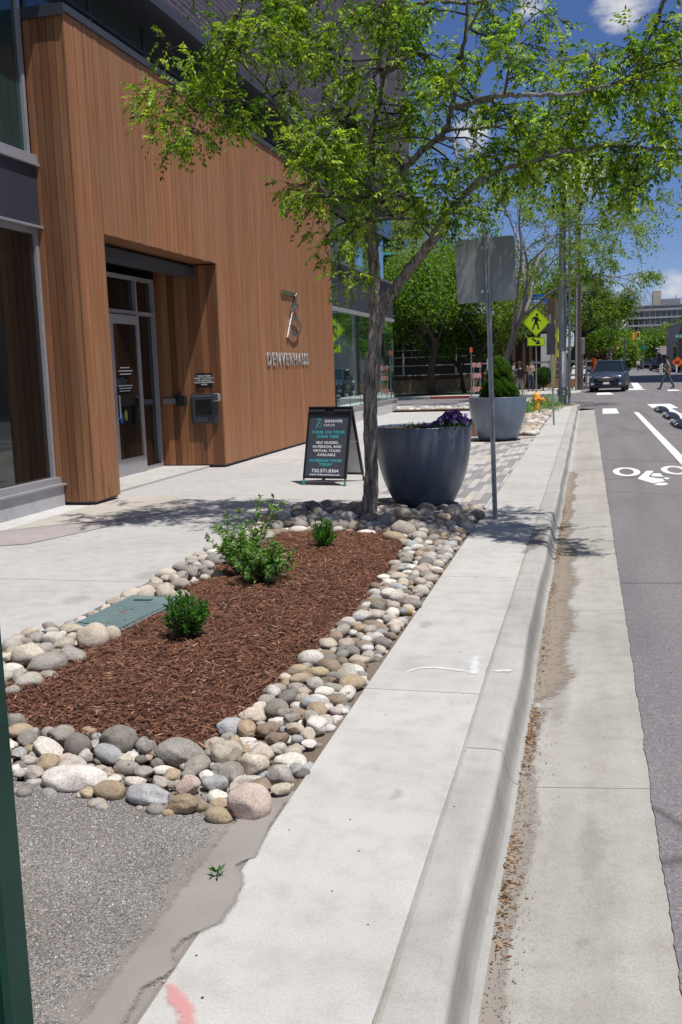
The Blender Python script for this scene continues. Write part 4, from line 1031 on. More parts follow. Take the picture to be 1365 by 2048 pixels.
# sunk small stones so no bare soil shows between the big ones
tiny = []
for _ in range(2600):
    x, y = random.uniform(-3.4, -1.1), random.uniform(3.12, 10.8)
    if inside(x, y, OUT) and not inside(x, y, BED) and not inside(x, y, BOXP) and not (y > 10.5 and (x + 1.82) ** 2 + (y - 11.12) ** 2 < .45 ** 2):
        r = random.uniform(.018, .034); tiny.append([x, y, -.02 + random.uniform(0, .02), r * 1.2, r, r * .7, random.uniform(0, 3), 0, random.choice(keys), 0])
def seen(q):
    x, y, z = q[:3]; v = ROT.T @ np.array([x, y, z - EYE]); px = 682.5 + v[0] / -v[2] * 1950; py = 1024 - v[1] / -v[2] * 1950
    return -30 < px < 1395 and py < 2080
rocks.sort(key=lambda q: -(q[3] * (q[4] + q[5])) / (q[0] ** 2 + q[1] ** 2) if seen(q) else 1)
LIMIT = 296
def where(x, y):
    if y < 3.75 and x > -1.5: return 'at the front corner of the bed by the pavement'
    if y < 3.45: return 'in the front row against the gravel patch'
    if y < 4.1 and x > -2.75: return 'in the second row between mulch and gravel'
    if x < -2.6 and y < 5.45: return 'in the pile on the plaza side nearest the green cabinet'
    if x < -2.6 and y < 6.3: return 'along the teal valve box lid'
    if x < -2.6 and y < 9.0: return 'in the plaza side row between valve box and leafy shrub'
    if y > 9.0 and x < -2.4: return 'in tree shade left of the tree trunk'
    if y > 9.9 and x < -1.4: return 'in the shade between tree trunk and large planter'
    if y > 9.0 and x < -1.5: return 'in front of the tree trunk at the back of the mulch'
    if y > 9.0: return 'near the foot of the perforated sign post'
    if y > 7.4: return 'in the pavement side row beside the far end of the mulch'
    if y > 6.0: return 'in the pavement side row level with the leafy shrub'
    if y > 4.9: return 'in the pavement side row level with the near bushy shrub'
    return 'in the pavement side row at the near end of the mulch'
def sizeword(a): return 'very large' if a > .155 else 'large' if a > .105 else 'medium' if a > .07 else 'small'
def shapeword(a, c): return 'flat oval' if c / a < .55 else 'long' if c / a < .72 else 'rounded'
def add_rock(q, name='river_stone'):
    x, y, z, a, b_, c, rz, tl, ck, hnd = q
    s = np.hypot(x, y); lv = 3 if s < 4.4 else 2 if s < 8 else 1
    big = (hnd and a > .06)
    U, F = rock_mesh(RNG, a, b_, c, rz, tl, random.choice((.3, .5, .8, 1.1)) if lv > 1 else .4, lv)
    col = np.array(RC[ck][0]) * RNG.uniform(.92, 1.22) * (1 + RNG.normal(0, .012, 3)) * np.array([1.02, 1.0, .965]); return U, F, np.clip(col, 0, .8)
labels = {}
for q in rocks[:LIMIT]:
    U, F, col = add_rock(q)
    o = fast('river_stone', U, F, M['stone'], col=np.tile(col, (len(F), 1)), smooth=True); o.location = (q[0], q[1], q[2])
    lab = f"{sizeword(q[3])} {RC[q[8]][1]} {shapeword(q[3], q[5])} river stone {where(q[0], q[1])}"
    labels.setdefault(lab, []).append(o); tag(o, lab, 'stone', 'river stones edging the planting bed')
for lab, os_ in labels.items():
    if len(os_) > 1:
        os_.sort(key=lambda o: o.location.y)
        if len(os_) == 2: os_[0]['label'] = lab + ', the nearer one'; os_[1]['label'] = lab + ', the farther one'
        elif len(os_) <= 9:
            w = ['nearest', 'second nearest', 'third nearest', 'fourth nearest', 'fifth nearest', 'sixth nearest', 'seventh nearest', 'eighth nearest', 'ninth nearest']
            for i, o in enumerate(os_): o['label'] = lab + ', ' + (w[i] if i < len(os_) - 1 else 'farthest')
for lab, os_ in labels.items():
    for o in os_:
        ws = o['label'].split()
        if len(ws) > 16: o['label'] = o['label'].replace(' in the pavement side row', ' in pavement row').replace(' in the plaza side row', ' in plaza row').replace('at the near end of the mulch', 'at near end of mulch').replace(' in the pile on the plaza side nearest the green cabinet', ' in the plaza side pile nearest green cabinet').replace('in the second row between mulch and gravel', 'between mulch and gravel').replace('at the front corner of the bed by the pavement', 'at front corner by the pavement').replace('in front of the tree trunk at the back of the mulch', 'between tree trunk and mulch').replace('beside the far end of the mulch', 'beside mulch far end').replace('level with the near bushy shrub', 'level with near bushy shrub').replace('level with the leafy shrub', 'level with leafy shrub').replace('between valve box and leafy shrub', 'beyond the valve box').replace(', the nearer one', ', nearer').replace(', the farther one', ', farther').replace(' river stone', ' stone').replace('in the shade between tree trunk and large planter', 'between tree trunk and large planter').replace('in tree shade left of the tree trunk', 'in shade left of tree trunk')
# small far ones and the ones round the hydrant bed, one mass
rest = rocks[LIMIT:] + tiny
def masspack(lst, name, label):
    Vs = []; Fs = []; Cs = []; n = 0
    for q in lst:
        U, F = rock_mesh(RNG, q[3], q[4], q[5], q[6], q[7], .2, 1)
        Vs.append(U + np.array(q[:3])); Fs.append(F + n); n += len(U); Cs.append(np.tile(np.clip(np.array(RC[q[8]][0]) * RNG.uniform(.85, 1.15), 0, .8), (len(F), 1)))
    return tag(fast(name, np.vstack(Vs), np.vstack(Fs), M['stone'], col=np.vstack(Cs), smooth=True), label, 'stones', kind='stuff')
def strays(n):
    P = np.column_stack([RNG.uniform(-3.4, -1.09, n * 2), RNG.uniform(3.05, 9.9, n * 2)]); d = edist(P[:, 0], P[:, 1], BED); k = inside(P[:, 0], P[:, 1], OUT) & ~inside(P[:, 0], P[:, 1], BED) & (RNG.random(len(P)) < np.exp(-d / .12) + .12); return P[k][:n]
V, F, C = shards(1500, strays, lambda x, y: .012 + .03 * RNG.random(len(x)), MC, [.22, .2, .16, .13, .12, .035, .06, .075], .012, .04, .006)
tag(fast('stray_mulch', V, F, M['mulch'], col=C), 'stray bark shreds fallen between and onto the edging stones', 'mulch', kind='stuff')
masspack(rest, 'small_stones', 'small filler stones between the larger river stones of the bed')
hb = []
for _ in range(9000):
    t = random.random(); y = 22.2 + t * 13; x = -1.12 - random.random() * .75
    r = random.uniform(.06, .13)
    ok = all((q[0] - x) ** 2 + (q[1] - y) ** 2 > (1.25 * r) ** 2 for q in hb)
    if ok: hb.append([x, y, r * .3, r * 1.15, r * .9, r * .6, random.uniform(0, 3), 0, random.choice('wbltgbw'), 0])
    if len(hb) > 330: break
for _ in range(700):
    y = random.uniform(35.4, 36.3); x = random.uniform(-9.5, -2.2); r = random.uniform(.08, .15)
    if all((q[0] - x) ** 2 + (q[1] - y) ** 2 > (1.3 * r) ** 2 for q in hb): hb.append([x, y, r * .3, r * 1.1, r, r * .7, 0, 0, random.choice('wblb'), 0])
masspack(hb, 'far_stones', 'pale stones edging the far beds beside the fire hydrant')
b = MB(); b.add([(-3.6, 22, .004), (-1.1, 22, .004), (-1.1, 36.1, .004), (-3.2, 36.1, .004)], [(0, 1, 2, 3)], (.1, .045, .028)); struct(b.build('far_mulch_bed', M['mulch']))
b = MB(); b.add([(-10, 34.5, .05), (-2.6, 34.5, .05), (-2.6, 35.6, .05), (-10, 35.6, .05)], [(0, 1, 2, 3)], (.1, .045, .028)); struct(b.build('corner_mulch_bed', M['mulch']))
# valve box lid
t = thing('valve_box', 'teal green plastic irrigation valve box lid set among stones and mulch', 'valve box', (-2.97, 5.83, 0))
b = MB(); b.prism([(-3.17, 5.50), (-2.82, 5.40), (-2.76, 6.2), (-3.15, 6.25)], -.03, .045, lambda u, v, w: (u, v, w)); b.build('lid', M['teal_plastic'], t)
b = MB(); b.prism([(-3.19, 5.47), (-2.80, 5.37), (-2.74, 6.22), (-3.17, 6.28)], -.05, .036, lambda u, v, w: (u, v, w)); b.build('rim', M['teal_plastic'], t)
b = MB(); b.box((-3.0, 6.1, .047), (.13, .035, .006), .1); b.build('handle', M['frame_dark'], t)
b = MB(); b.box((-2.99, 5.78, .046), (.05, .1, .0025), .3); b.build('emblem', M['metal'], t)
b = MB()
for i in range(12):
    for j in range(20):
        u, v = (i + .5) / 12, (j + .5) / 20; x = -3.16 + .36 * u + .0 * v; y = 5.5 + .68 * v - .08 * u
        if (abs(x + 3.0) < .08 and abs(y - 6.1) < .04) or (abs(x + 2.99) < .045 and abs(y - 5.78) < .07): continue
        b.box((x, y, .0455), (.012, .02, .003), .6 if (i + j) % 2 else -.6)
b.build('grip_studs', M['teal_plastic'], t)
# green cabinet
t = thing('utility_cabinet', 'dark green metal utility cabinet cut off by the left edge', 'cabinet', (-1.7, 1.6, 0))
b = MB(); b.bbox(-2.1, -1.34, 1.1, 1.88, .0, 1.25, .012); b.build('body', M['green'], t)
b = MB(); b.bbox(-2.14, -1.288, 1.80, 1.905, .0, 1.28, .012); b.build('edge_flange', M['green'], t)
b = MB(); b.b2(-1.338, -1.328, 1.2, 1.72, .08, 1.18); b.build('door', M['green'], t)

# ================================================================== LEAVES
def rot_basis(d):
    d = d / np.linalg.norm(d, axis=1, keepdims=True); up = np.tile(np.array([[0, 0, 1.0]]), (len(d), 1))
    s = np.cross(d, up); sn = np.linalg.norm(s, axis=1, keepdims=True); s = np.where(sn < 1e-4, np.array([[1.0, 0, 0]]), s / np.maximum(sn, 1e-6)); u = np.cross(s, d); return d, s, u
def leafquads(P, D, L, W, rng, fold=.25):
    # pointed leaf with a fold along the middle: 6 verts, 4 tris -> as 2 quads
    d, s, u = rot_basis(D); roll = rng.uniform(-1.2, 1.2, len(P))[:, None]; s2 = s * np.cos(roll) + u * np.sin(roll); n = np.cross(s2, d)
    L = L[:, None]; W = W[:, None]
    a = P; tip = P + d * L - n * L * .12; m = P + d * L * .45 - n * W * fold * .5
    l = P + d * L * .42 + s2 * W * .5 + n * W * fold * .3; r = P + d * L * .42 - s2 * W * .5 + n * W * fold * .3
    V = np.stack([a, l, tip, r, m], 1).reshape(-1, 3); F0 = np.array([(0, 4, 2, 1), (0, 3, 2, 4)])
    return V, (F0[None] + (np.arange(len(P)) * 5)[:, None, None]).reshape(-1, 4)
def compound(P, D, L, pairs, rng, llen, lw, cols, droop=.5):
    Vp = []; Vd = []; C = []
    d, s, u = rot_basis(D); n = len(P); tone = rng.uniform(.5, 1.35, (n, 1)); ci = cols[rng.integers(0, len(cols), n)] * tone
    rpts = []
    for k in range(pairs):
        t = (k + 1) / pairs
        c = P + d * (L * t)[:, None] - np.array([[0, 0, 1.0]]) * (L * t * t * droop * .6)[:, None]
        for sd in (-1, 1):
            Vp.append(c); Vd.append(d * .55 + s * sd * .75 - np.array([[0, 0, droop * .75]]) + rng.normal(0, .22, (n, 3))); C.append(ci)
    t = 1.0; c = P + d * L[:, None] - np.array([[0, 0, 1.0]]) * (L * droop * .6)[:, None]; Vp.append(c); Vd.append(d + np.array([[0, 0, -droop]])); C.append(ci)
    Pp = np.vstack(Vp); Dd = np.vstack(Vd); C = np.vstack(C) * rng.uniform(.85, 1.15, (len(Pp), 1))
    V, F = leafquads(Pp, Dd, rng.uniform(.6, 1.35, len(Pp)) * llen, rng.uniform(.8, 1.15, len(Pp)) * lw, rng)
    return V, F, np.repeat(C, 2, axis=0)
LG = np.array([(.14, .25, .018), (.20, .33, .024), (.09, .18, .015), (.28, .40, .035), (.05, .11, .012), (.34, .44, .05)])

# ------------------------------------------------------------------ main street tree
tr = thing('street_tree', 'young street tree with rough forked trunk standing in the stone bed', 'tree', (-2.26, 10.0, 0))
def W(pts, Y):
    r = []
    for i, p in enumerate(pts):
        y = p[2] if len(p) > 2 else Y; r.append(AY(p[0], p[1], y))
    return r
def smooth_path(P, k=4):
    P = [Vector(p) for p in P]; out = []
    for i in range(len(P) - 1):
        p0 = P[max(i - 1, 0)]; p1 = P[i]; p2 = P[i + 1]; p3 = P[min(i + 2, len(P) - 1)]
        for j in range(k):
            t = j / k; out.append(.5 * ((2 * p1) + (p2 - p0) * t + (2 * p0 - 5 * p1 + 4 * p2 - p3) * t * t + (3 * p1 - 3 * p2 + p3 - p0) * t ** 3))
    out.append(P[-1]); return out
def lerp_r(rs, n): return list(np.interp(np.linspace(0, 1, n), np.linspace(0, 1, len(rs)), rs))
tp = W([(735, 1052), (737, 1030), (744, 950), (742, 860), (741, 780), (748, 700), (757, 628)], 10.0)
tp[0][2] = -.03
b = MB()
P = smooth_path(tp, 14); R = lerp_r([.13, .084, .070, .070, .072, .072, .078], len(P)); n = 28
V = []; F = []
for i, p in enumerate(P):
    for j in range(n):
        a = 2 * PI * j / n; rr = R[i] * (1 + .09 * math.sin(3 * a + i * .12) + .05 * math.sin(7 * a - i * .2) + .05 * math.sin(i * .9 + a) + RNG.normal(0, .022))
        if i < 12: rr *= 1 + .25 * (1 - i / 12) * max(0, math.sin(5 * a + 1))
        V.append((p.x + rr * math.cos(a), p.y + rr * math.sin(a), p.z))
F = [(i * n + j, i * n + (j + 1) % n, (i + 1) * n + (j + 1) % n, (i + 1) * n + j) for i in range(len(P) - 1) for j in range(n)]
b.add(V, F); b.build('trunk', M['bark'], tr, smooth='all')
LIMBS = [  # (points, radii, pale)
 ([(757, 640, 10), (752, 600, 10), (749, 531, 10), (744, 480, 10.02), (741, 446, 10.02)], [.075, .066, .060, .058, .056], 0),
 ([(757, 640, 10), (775, 600, 9.97), (808, 552, 9.9), (838, 515, 9.85), (868, 478, 9.8)], [.06, .055, .052, .05, .045], 0),
 ([(868, 478, 9.8), (885, 440, 9.75), (915, 405, 9.7), (955, 365, 9.6), (1000, 342, 9.5), (1081, 316, 9.4), (1150, 300, 9.3)], [.045, .035, .03, .026, .022, .016, .01], 1),
 ([(741, 448, 10.02), (752, 412, 10), (773, 372, 9.95), (805, 340, 9.9), (852, 297, 9.8), (890, 262, 9.7), (903, 215, 9.6), (914, 160, 9.5), (930, 80, 9.4), (937, 0, 9.3), (940, -100, 9.2)], [.05, .042, .036, .034, .03, .027, .024, .02, .018, .015, .01], 0),
 ([(741, 448, 10.02), (737, 405, 10.1), (740, 330, 10.15), (746, 260, 10.2), (759, 205, 10.25), (773, 145, 10.3), (785, 90, 10.3), (797, 20, 10.35), (805, -80, 10.4)], [.05, .044, .04, .036, .032, .03, .026, .022, .015], 0),
 ([(773, 149, 10.3), (758, 125, 10.25), (768, 60, 10.2), (775, 15, 10.2), (760, -60, 10.1)], [.022, .02, .018, .014, .01], 1),
 ([(765, 150, 10.3), (799, 127, 10.1), (840, 100, 9.9)], [.024, .018, .01], 1),
 ([(797, 25, 10.35), (830, 8, 10.3), (870, 2, 10.2), (930, 6, 10.0), (960, 0, 9.9), (1010, -25, 9.8)], [.016, .015, .014, .014, .012, .01], 1),
 ([(903, 215, 9.6), (935, 206, 9.5), (968, 196, 9.4), (1012, 190, 9.2), (1080, 188, 9.1), (1144, 186, 9.0), (1220, 170, 8.9)], [.022, .02, .02, .018, .014, .012, .008], 1),
 ([(870, 280, 9.8), (903, 278, 9.6), (915, 310, 9.5), (918, 360, 9.5), (922, 425, 9.5)], [.016, .014, .012, .01, .006], 1),
 ([(741, 452, 10.02), (690, 430, 9.95), (640, 370, 9.85), (600, 280, 9.75), (560, 215, 9.65), (513, 154, 9.5), (470, 110, 9.4)], [.035, .028, .024, .02, .017, .013, .008], 0),
 ([(560, 215, 9.65), (500, 205, 9.9), (440, 200, 9.8), (405, 228, 9.7), (385, 255, 9.6)], [.014, .012, .01, .007, .004], 1),
 ([(440, 200, 9.3), (380, 185, 9.6), (320, 150, 9.6)], [.008, .006, .004], 1),
 ([(746, 260, 10.2), (715, 240, 10.3), (690, 200, 10.4), (660, 120, 10.5), (600, 40, 10.6), (560, -40, 10.6)], [.026, .022, .018, .015, .012, .008], 0),
 ([(745, 440, 10.0), (770, 436, 9.9), (800, 435, 9.8), (835, 440, 9.7)], [.018, .014, .011, .007], 1),
 ([(742, 470, 10), (710, 500, 9.9), (680, 520, 9.8), (660, 560, 9.75)], [.014, .011, .008, .005], 0),
 ([(1150, 300, 9.3), (1220, 290, 9.3), (1290, 296, 9.2), (1365, 298, 9.2), (1440, 290, 9.2)], [.02, .018, .015, .014, .01], 1),
 ([(1081, 316, 9.4), (1110, 300, 9.35), (1150, 300, 9.3)], [.016, .018, .018], 1),
 ([(1440, -60, 9), (1335, -5, 9.0), (1315, 50, 9.1), (1288, 92, 9.2), (1240, 125, 9.2), (1210, 140, 9.2)], [.022, .018, .015, .012, .01, .005], 0),
 ([(1144, 186, 9.0), (1260, 180, 9), (1330, 165, 9), (1420, 120, 9)], [.01, .009, .008, .006], 0),
 ([(1012, 190, 9.2), (1020, 140, 9.3), (1040, 80, 9.4), (1050, 10, 9.5)], [.014, .011, .008, .005], 0),
 ([(890, 262, 9.7), (960, 255, 9.5), (1040, 245, 9.3), (1120, 235, 9.2)], [.016, .012, .009, .005], 0),
 ([(937, 60, 9.4), (965, 10, 9.4), (985, -40, 9.4)], [.012, .01, .008], 1),
]
nodes = []; nodes_r = []
for bark_i, nm in ((0, 'limbs'), (1, 'pale_limbs')):
    for pts, rs, pale in LIMBS:
        P = smooth_path([AY(p[0], p[1], p[2] - (.55 * min(1, i_ / 3) if pale else 0)) for i_, p in enumerate(pts)], 6); R = lerp_r(rs, len(P))
        P = [p + Vector(RNG.normal(0, .006, 3)) for p in P]
        if not bark_i:
            nodes += [tuple(p) for p in P]; nodes_r += R
        if pale == bark_i:
            b = MB(); b.tube(P, [r * RNG.uniform(.93, 1.08) * (1.15 if pale else 1) for r in R], 9); b.build('limb' if not bark_i else 'bleached_limb', M['bark' if not bark_i else 'bark_pale'], tr, smooth='all')
CL = [(300,215,35,45,.5),(355,190,60,60,.8),(420,180,70,60,1.2),(395,262,55,30,.6),(375,110,45,30,.5),(470,110,80,50,1.3),(470,55,70,45,1.0),(550,60,70,55,1.2),(505,185,60,45,1.2),(355,290,35,25,.5),(290,250,25,40,.35),
 (450,235,30,30,.6),(590,20,70,45,1.2),(630,90,70,60,1.2),(590,130,60,50,1.1),(615,240,55,50,1.2),(600,300,50,55,1.2),(590,360,35,40,.7),(650,330,70,75,1.4),(700,400,60,60,1.2),(690,270,65,55,1.2),(690,60,80,50,1.0),(690,160,60,55,1.0),
 (640,400,45,45,.9),(700,500,45,40,.8),(655,500,35,35,.5),(690,550,40,30,.5),(770,330,70,55,1.1),(820,390,80,50,1.2),(840,425,55,38,1.0),(790,210,60,60,1.0),(840,110,60,50,.8),(845,240,70,60,1.1),(790,60,50,40,.8),(895,340,60,50,1.1),
 (915,412,45,30,.9),(960,370,60,45,1.1),(895,170,60,50,1.0),(880,40,70,40,1.0),(970,60,70,50,1.2),(990,120,70,50,1.2),(1060,95,50,40,.8),(960,200,60,40,.9),(1030,235,70,40,1.1),(1085,275,70,45,1.1),(990,300,70,45,1.1),(1055,340,60,40,1.0),
 (1100,40,40,30,.5),(1140,250,60,45,1.1),(1160,200,55,45,1.0),(1200,140,60,45,1.0),(1260,95,45,40,.9),(1240,175,70,45,1.1),(1310,120,50,50,1.0),(1345,60,30,40,.9),(1290,235,60,55,1.1),(1245,300,50,50,1.1),(1290,345,45,45,1.0),(1340,290,40,50,1.0),
 (1262,385,22,24,.5),(1170,330,50,35,.8),(1120,335,50,35,.8),(740,20,70,40,.8),(720,330,50,50,1.0),
 # beyond the frame: top and street side
 (640,-70,110,60,1.0),(800,-80,110,60,.9),(950,-90,120,70,.8),(500,-60,90,50,.7),(1100,-80,100,60,.5),(1420,120,60,60,1.0),(1450,260,70,80,1.0),(1430,-30,60,50,.7),(1400,390,40,40,.5)]
NP = np.array(nodes); twigs = MB(); LP = []; LD = []; LS = []
rg = np.random.default_rng(5)
for (cx, cy, rx, ry, dn) in CL:
    for sub in range(3 if rx > 45 else 2):
        ox, oy = rg.normal(0, .42, 2); Y = 9.9 + (-(cx - 735) / 900 if cx > 735 else (cx - 735) * .0017) + rg.uniform(-.95, .95) * (.55 if cx < 480 else 1)
        c = AY(cx + ox * rx, cy + oy * ry, Y); r = np.array([rx, (rx + ry) * .55, ry]) / 195 * .78
        # branchlet from the nearest limb to the clump
        dd = np.linalg.norm(NP - c, axis=1) + .25 * np.abs(NP[:, 2] - c[2]); k = int(np.argmin(dd)); st = NP[k]
        mid = (st + c) / 2 + rg.normal(0, .05, 3) + np.array([0, 0, .05 * np.linalg.norm(c - st)])
        P = smooth_path([st, mid, c], 4); r0 = min(nodes_r[k] * .7, .011)
        twigs.tube(P, lerp_r([r0, r0 * .7, .0035], len(P)), 5, cap=False)
        m = int(8.8 * dn)
        for j in range(m):
            e = c + rg.normal(0, .48, 3) * r; s0 = np.array(P[int(len(P) * rg.uniform(.35, .99))])
            q = [s0, (s0 + e) / 2 + rg.normal(0, .02, 3) + np.array([0, 0, .03]), e + np.array([0, 0, -.02])]
            twigs.tube(q, [.0042, .003, .0018], 4, cap=False)
            for u in range(4):
                t = rg.uniform(.3, 1.05); bp = q[1] * (1 - t) + q[2] * t if t > .5 else q[0] * (1 - 2 * t) + q[1] * 2 * t
                dv = (e - s0) / (np.linalg.norm(e - s0) + 1e-6) * .7 + rg.normal(0, .55, 3) + np.array([0, 0, -.15]); LP.append(bp); LD.append(dv); LS.append(rg.uniform(.10, .20))
twigs.build('twigs', M['bark_dark'], tr)
V, F, C = compound(np.array(LP), np.array(LD), np.array(LS), 5, rg, .046, .021, LG, .6)
fast('crown', V, F, M['leaf'], tr, C)
print('main tree leaves', len(F))

# ------------------------------------------------------------------ shrubs in the bed
def bushy(name, label, c, h, w, nst, per, ll, lw, cols, seed, up=.7, tall=None, mat='leaf'):
    r = np.random.default_rng(seed); z0 = float(mz(np.array([c[0]]), np.array([c[1]]))[0]) - .01
    t = thing(name, label, 'shrub', (c[0], c[1], z0)); st = MB(); LP = []; LD = []
    for i in range(nst):
        a = r.uniform(0, 2 * PI); q = r.uniform(.05, 1) ** .6; hh = h * r.uniform(.5, 1.15) * (1 - .35 * q * q)
        if tall: hh = tall[i][2] if i < len(tall) else hh
        e = np.array([c[0] + math.cos(a) * w * q, c[1] + math.sin(a) * w * q, z0 + hh])
        if tall and i < len(tall): e = np.array([c[0] + tall[i][0], c[1] + tall[i][1], z0 + hh])
        s0 = np.array([c[0] + r.normal(0, .02), c[1] + r.normal(0, .02), z0]); m = s0 * .45 + e * .55 + np.array([math.cos(a), math.sin(a), 0]) * w * .12
        P = smooth_path([s0, m, e], 5); st.tube(P, lerp_r([.004, .003, .0015], len(P)), 5, cap=False)
        L = len(P); PA = np.array([tuple(p) for p in P])
        for j in range(per):
            f = r.uniform(.18, 1.0) ** .75; x = f * (L - 1); k = min(int(x), L - 2); pos = PA[k] + (PA[k + 1] - PA[k]) * (x - k)
            ax = PA[k + 1] - PA[k]; ax /= np.linalg.norm(ax); b_ = r.uniform(0, 2 * PI)
            side = np.cross(ax, [math.cos(b_), math.sin(b_), .2]); side /= np.linalg.norm(side)
            LP.append(pos); LD.append(side * (1 - up * .5 * f) + ax * up)
    st.build('stems', M['bark_dark'] if mat == 'leaf' else M['bark_dark'], t)
    n = len(LP); V, F = leafquads(np.array(LP), np.array(LD), r.uniform(.6, 1.25, n) * ll, r.uniform(.7, 1.2, n) * lw, r)
    C = cols[r.integers(0, len(cols), n)] * r.uniform(.7, 1.3, (n, 1)); fast('leaves', V, F, M['leaf'], t, np.repeat(C, 2, axis=0)); return t
SG = np.array([(.05, .16, .03), (.07, .20, .035), (.035, .11, .022), (.09, .22, .05)])
SG2 = np.array([(.12, .26, .05), (.16, .30, .07), (.09, .20, .045), (.20, .33, .10), (.14, .22, .12)])
bushy('bushy_shrub', 'compact dense green shrub at the near end of the mulch beside the valve box', (-2.31, 5.24), .26, .135, 60, 28, .042, .011, SG, 21, .9)
bushy('small_shrub', 'smallest round green shrub at the far end of the mulch before the tree', (-2.25, 8.2), .24, .11, 46, 24, .042, .011, SG, 22, .9)
bushy('leafy_shrub', 'low spreading pale green shrub in the middle of the mulch bed', (-2.33, 6.75),   .34, .25, 66, 30, .036, .019, SG2, 23, .35)
bushy('leafy_shrub', 'loose taller green shrub with upright stems behind the low spreading one', (-2.62, 7.1), .38, .19, 44, 34, .046, .022, SG2, 24, .5,
      tall=[(-.22, .05, .40), (-.15, .1, .50), (-.18, -.05, .38), (-.05, .1, .50), (.12, .15, .62), (.16, .1, .57), (.22, .2, .60), (.26, .1, .54), (.3, .2, .58), (-.26, -.1, .32), (.05, 0, .44)])
b = MB()
t = thing('weed_sprout', 'tiny green weed growing where gravel meets the pavement', 'weed', (-1.14, 2.72, 0)); b.tube([(-1.14, 2.72, 0), (-1.138, 2.722, .03)], .0015, 5); b.build('stem', M['bark_dark'], t)
n = 12; r = np.random.default_rng(3); a = r.uniform(0, 6.28, n); V, F = leafquads(np.tile([[-1.139, 2.721, .02]], (n, 1)) + r.normal(0, .004, (n, 3)), np.column_stack([np.cos(a), np.sin(a), r.uniform(.1, .8, n)]), r.uniform(.025, .04, n), np.full(n, .01), r)
fast('leaves', V, F, M['leaf'], t, np.tile([(.06, .16, .04)], (len(F), 1)))

# ================================================================== PLANTERS
def planter_pot(name, label, x, y, R, H, Rb, tone):
    t = thing(name, label, 'planter', (x, y, 0), 'large glazed bowl planters')
    prof = [(Rb * .96, .0), (Rb, .01), (Rb * 1.12, .05), (R * .80, .24), (R * .905, .42), (R * .97, .62), (R * .995, .78), (R, H - .02), (R * 1.005, H - .006), (R * .995, H), (R * .95, H), (R * .935, H - .01), (R * .93, H - .12)]
    P = smooth_path([(a, 0, z) for a, z in prof[:8]], 4); pr = [(p[0], p[2]) for p in P] + prof[8:]
    b = MB(); b.lathe(pr, (x, y, .012), 72, (tone,) * 3, cap=False); b.build('bowl', M['planter'], t, smooth='all')
    b = MB(); b.lathe([(Rb * .9, 0), (Rb * 1.25, .004), (Rb * 1.28, .012), (.01, .014)], (x, y, .001), 40); b.build('saucer', M['black'], t)
    b = MB(); n = 40; V = [(x, y, H - .02)]; rr = [R * .2, R * .5, R * .75, R * .935]
    for q in rr:
        for j in range(n): V.append((x + q * math.cos(2 * PI * j / n), y + q * math.sin(2 * PI * j / n), H - .035 + RNG.normal(0, .006)))
    F = [(0, 1 + j, 1 + (j + 1) % n) for j in range(n)] + [(1 + i * n + j, 1 + (i + 1) * n + j, 1 + (i + 1) * n + (j + 1) % n, 1 + i * n + (j + 1) % n) for i in range(3) for j in range(n)]
    b.add(V, F, (.12, .05, .03)); b.build('soil', M['mulch'], t)
    def sp(k):
        a = RNG.uniform(0, 6.28, k); q = R * .92 * np.sqrt(RNG.random(k)); return np.column_stack([x + q * np.cos(a), y + q * np.sin(a)])
    V, F, C = shards(1500, sp, lambda X, Y: H - .03 + 0 * X, MC, [.22, .2, .16, .13, .12, .035, .06, .075], .012, .045, .007)
    fast('bark_topping', V, F, M['mulch'], t, C); return t
planter_pot('bowl_planter', 'nearest dark grey blue glazed bowl planter holding purple pansies', -1.83, 11.13, .555, .915, .315, .85)
planter_pot('bowl_planter', 'farther light grey bowl planter holding a conical evergreen', -1.83, 20.9, .605, .905, .37, 1.25)
# pansies
t = thing('pansies', 'purple and violet pansies spilling over the rim of the near planter', 'flowers', (-1.5, 11.0, .9))
r = np.random.default_rng(8)
n = 900; c = np.column_stack([r.normal(-1.50, .15, n), r.normal(10.95, .16, n)]); c = c[(c[:, 0] + 1.83) ** 2 + (c[:, 1] - 11.13) ** 2 < .60 ** 2]; n = len(c)
z = .90 + .15 * np.exp(-((c[:, 0] + 1.47) ** 2 + (c[:, 1] - 10.95) ** 2) / .05) * r.uniform(.2, 1, n)
V, F = leafquads(np.column_stack([c, z]), r.normal(0, 1, (n, 3)) + [0, 0, .3], r.uniform(.025, .045, n), r.uniform(.016, .026, n), r)
k = 260; c2 = np.column_stack([r.normal(-1.86, .10, k), r.normal(10.9, .09, k), .90 + np.abs(r.normal(0, .03, k))]); V2, F2 = leafquads(c2, r.normal(0, 1, (k, 3)) + [0, 0, .4], r.uniform(.02, .04, k), r.uniform(.012, .022, k), r)
fast('foliage', np.vstack([V, V2]), np.vstack([F, F2 + len(V)]), M['leaf'], t, np.tile([(.03, .075, .02)], (len(F) + len(F2), 1)) * r.uniform(.6, 1.5, (len(F) + len(F2), 1)))
Vp = []; Fp = []; Cp = []; m = 0
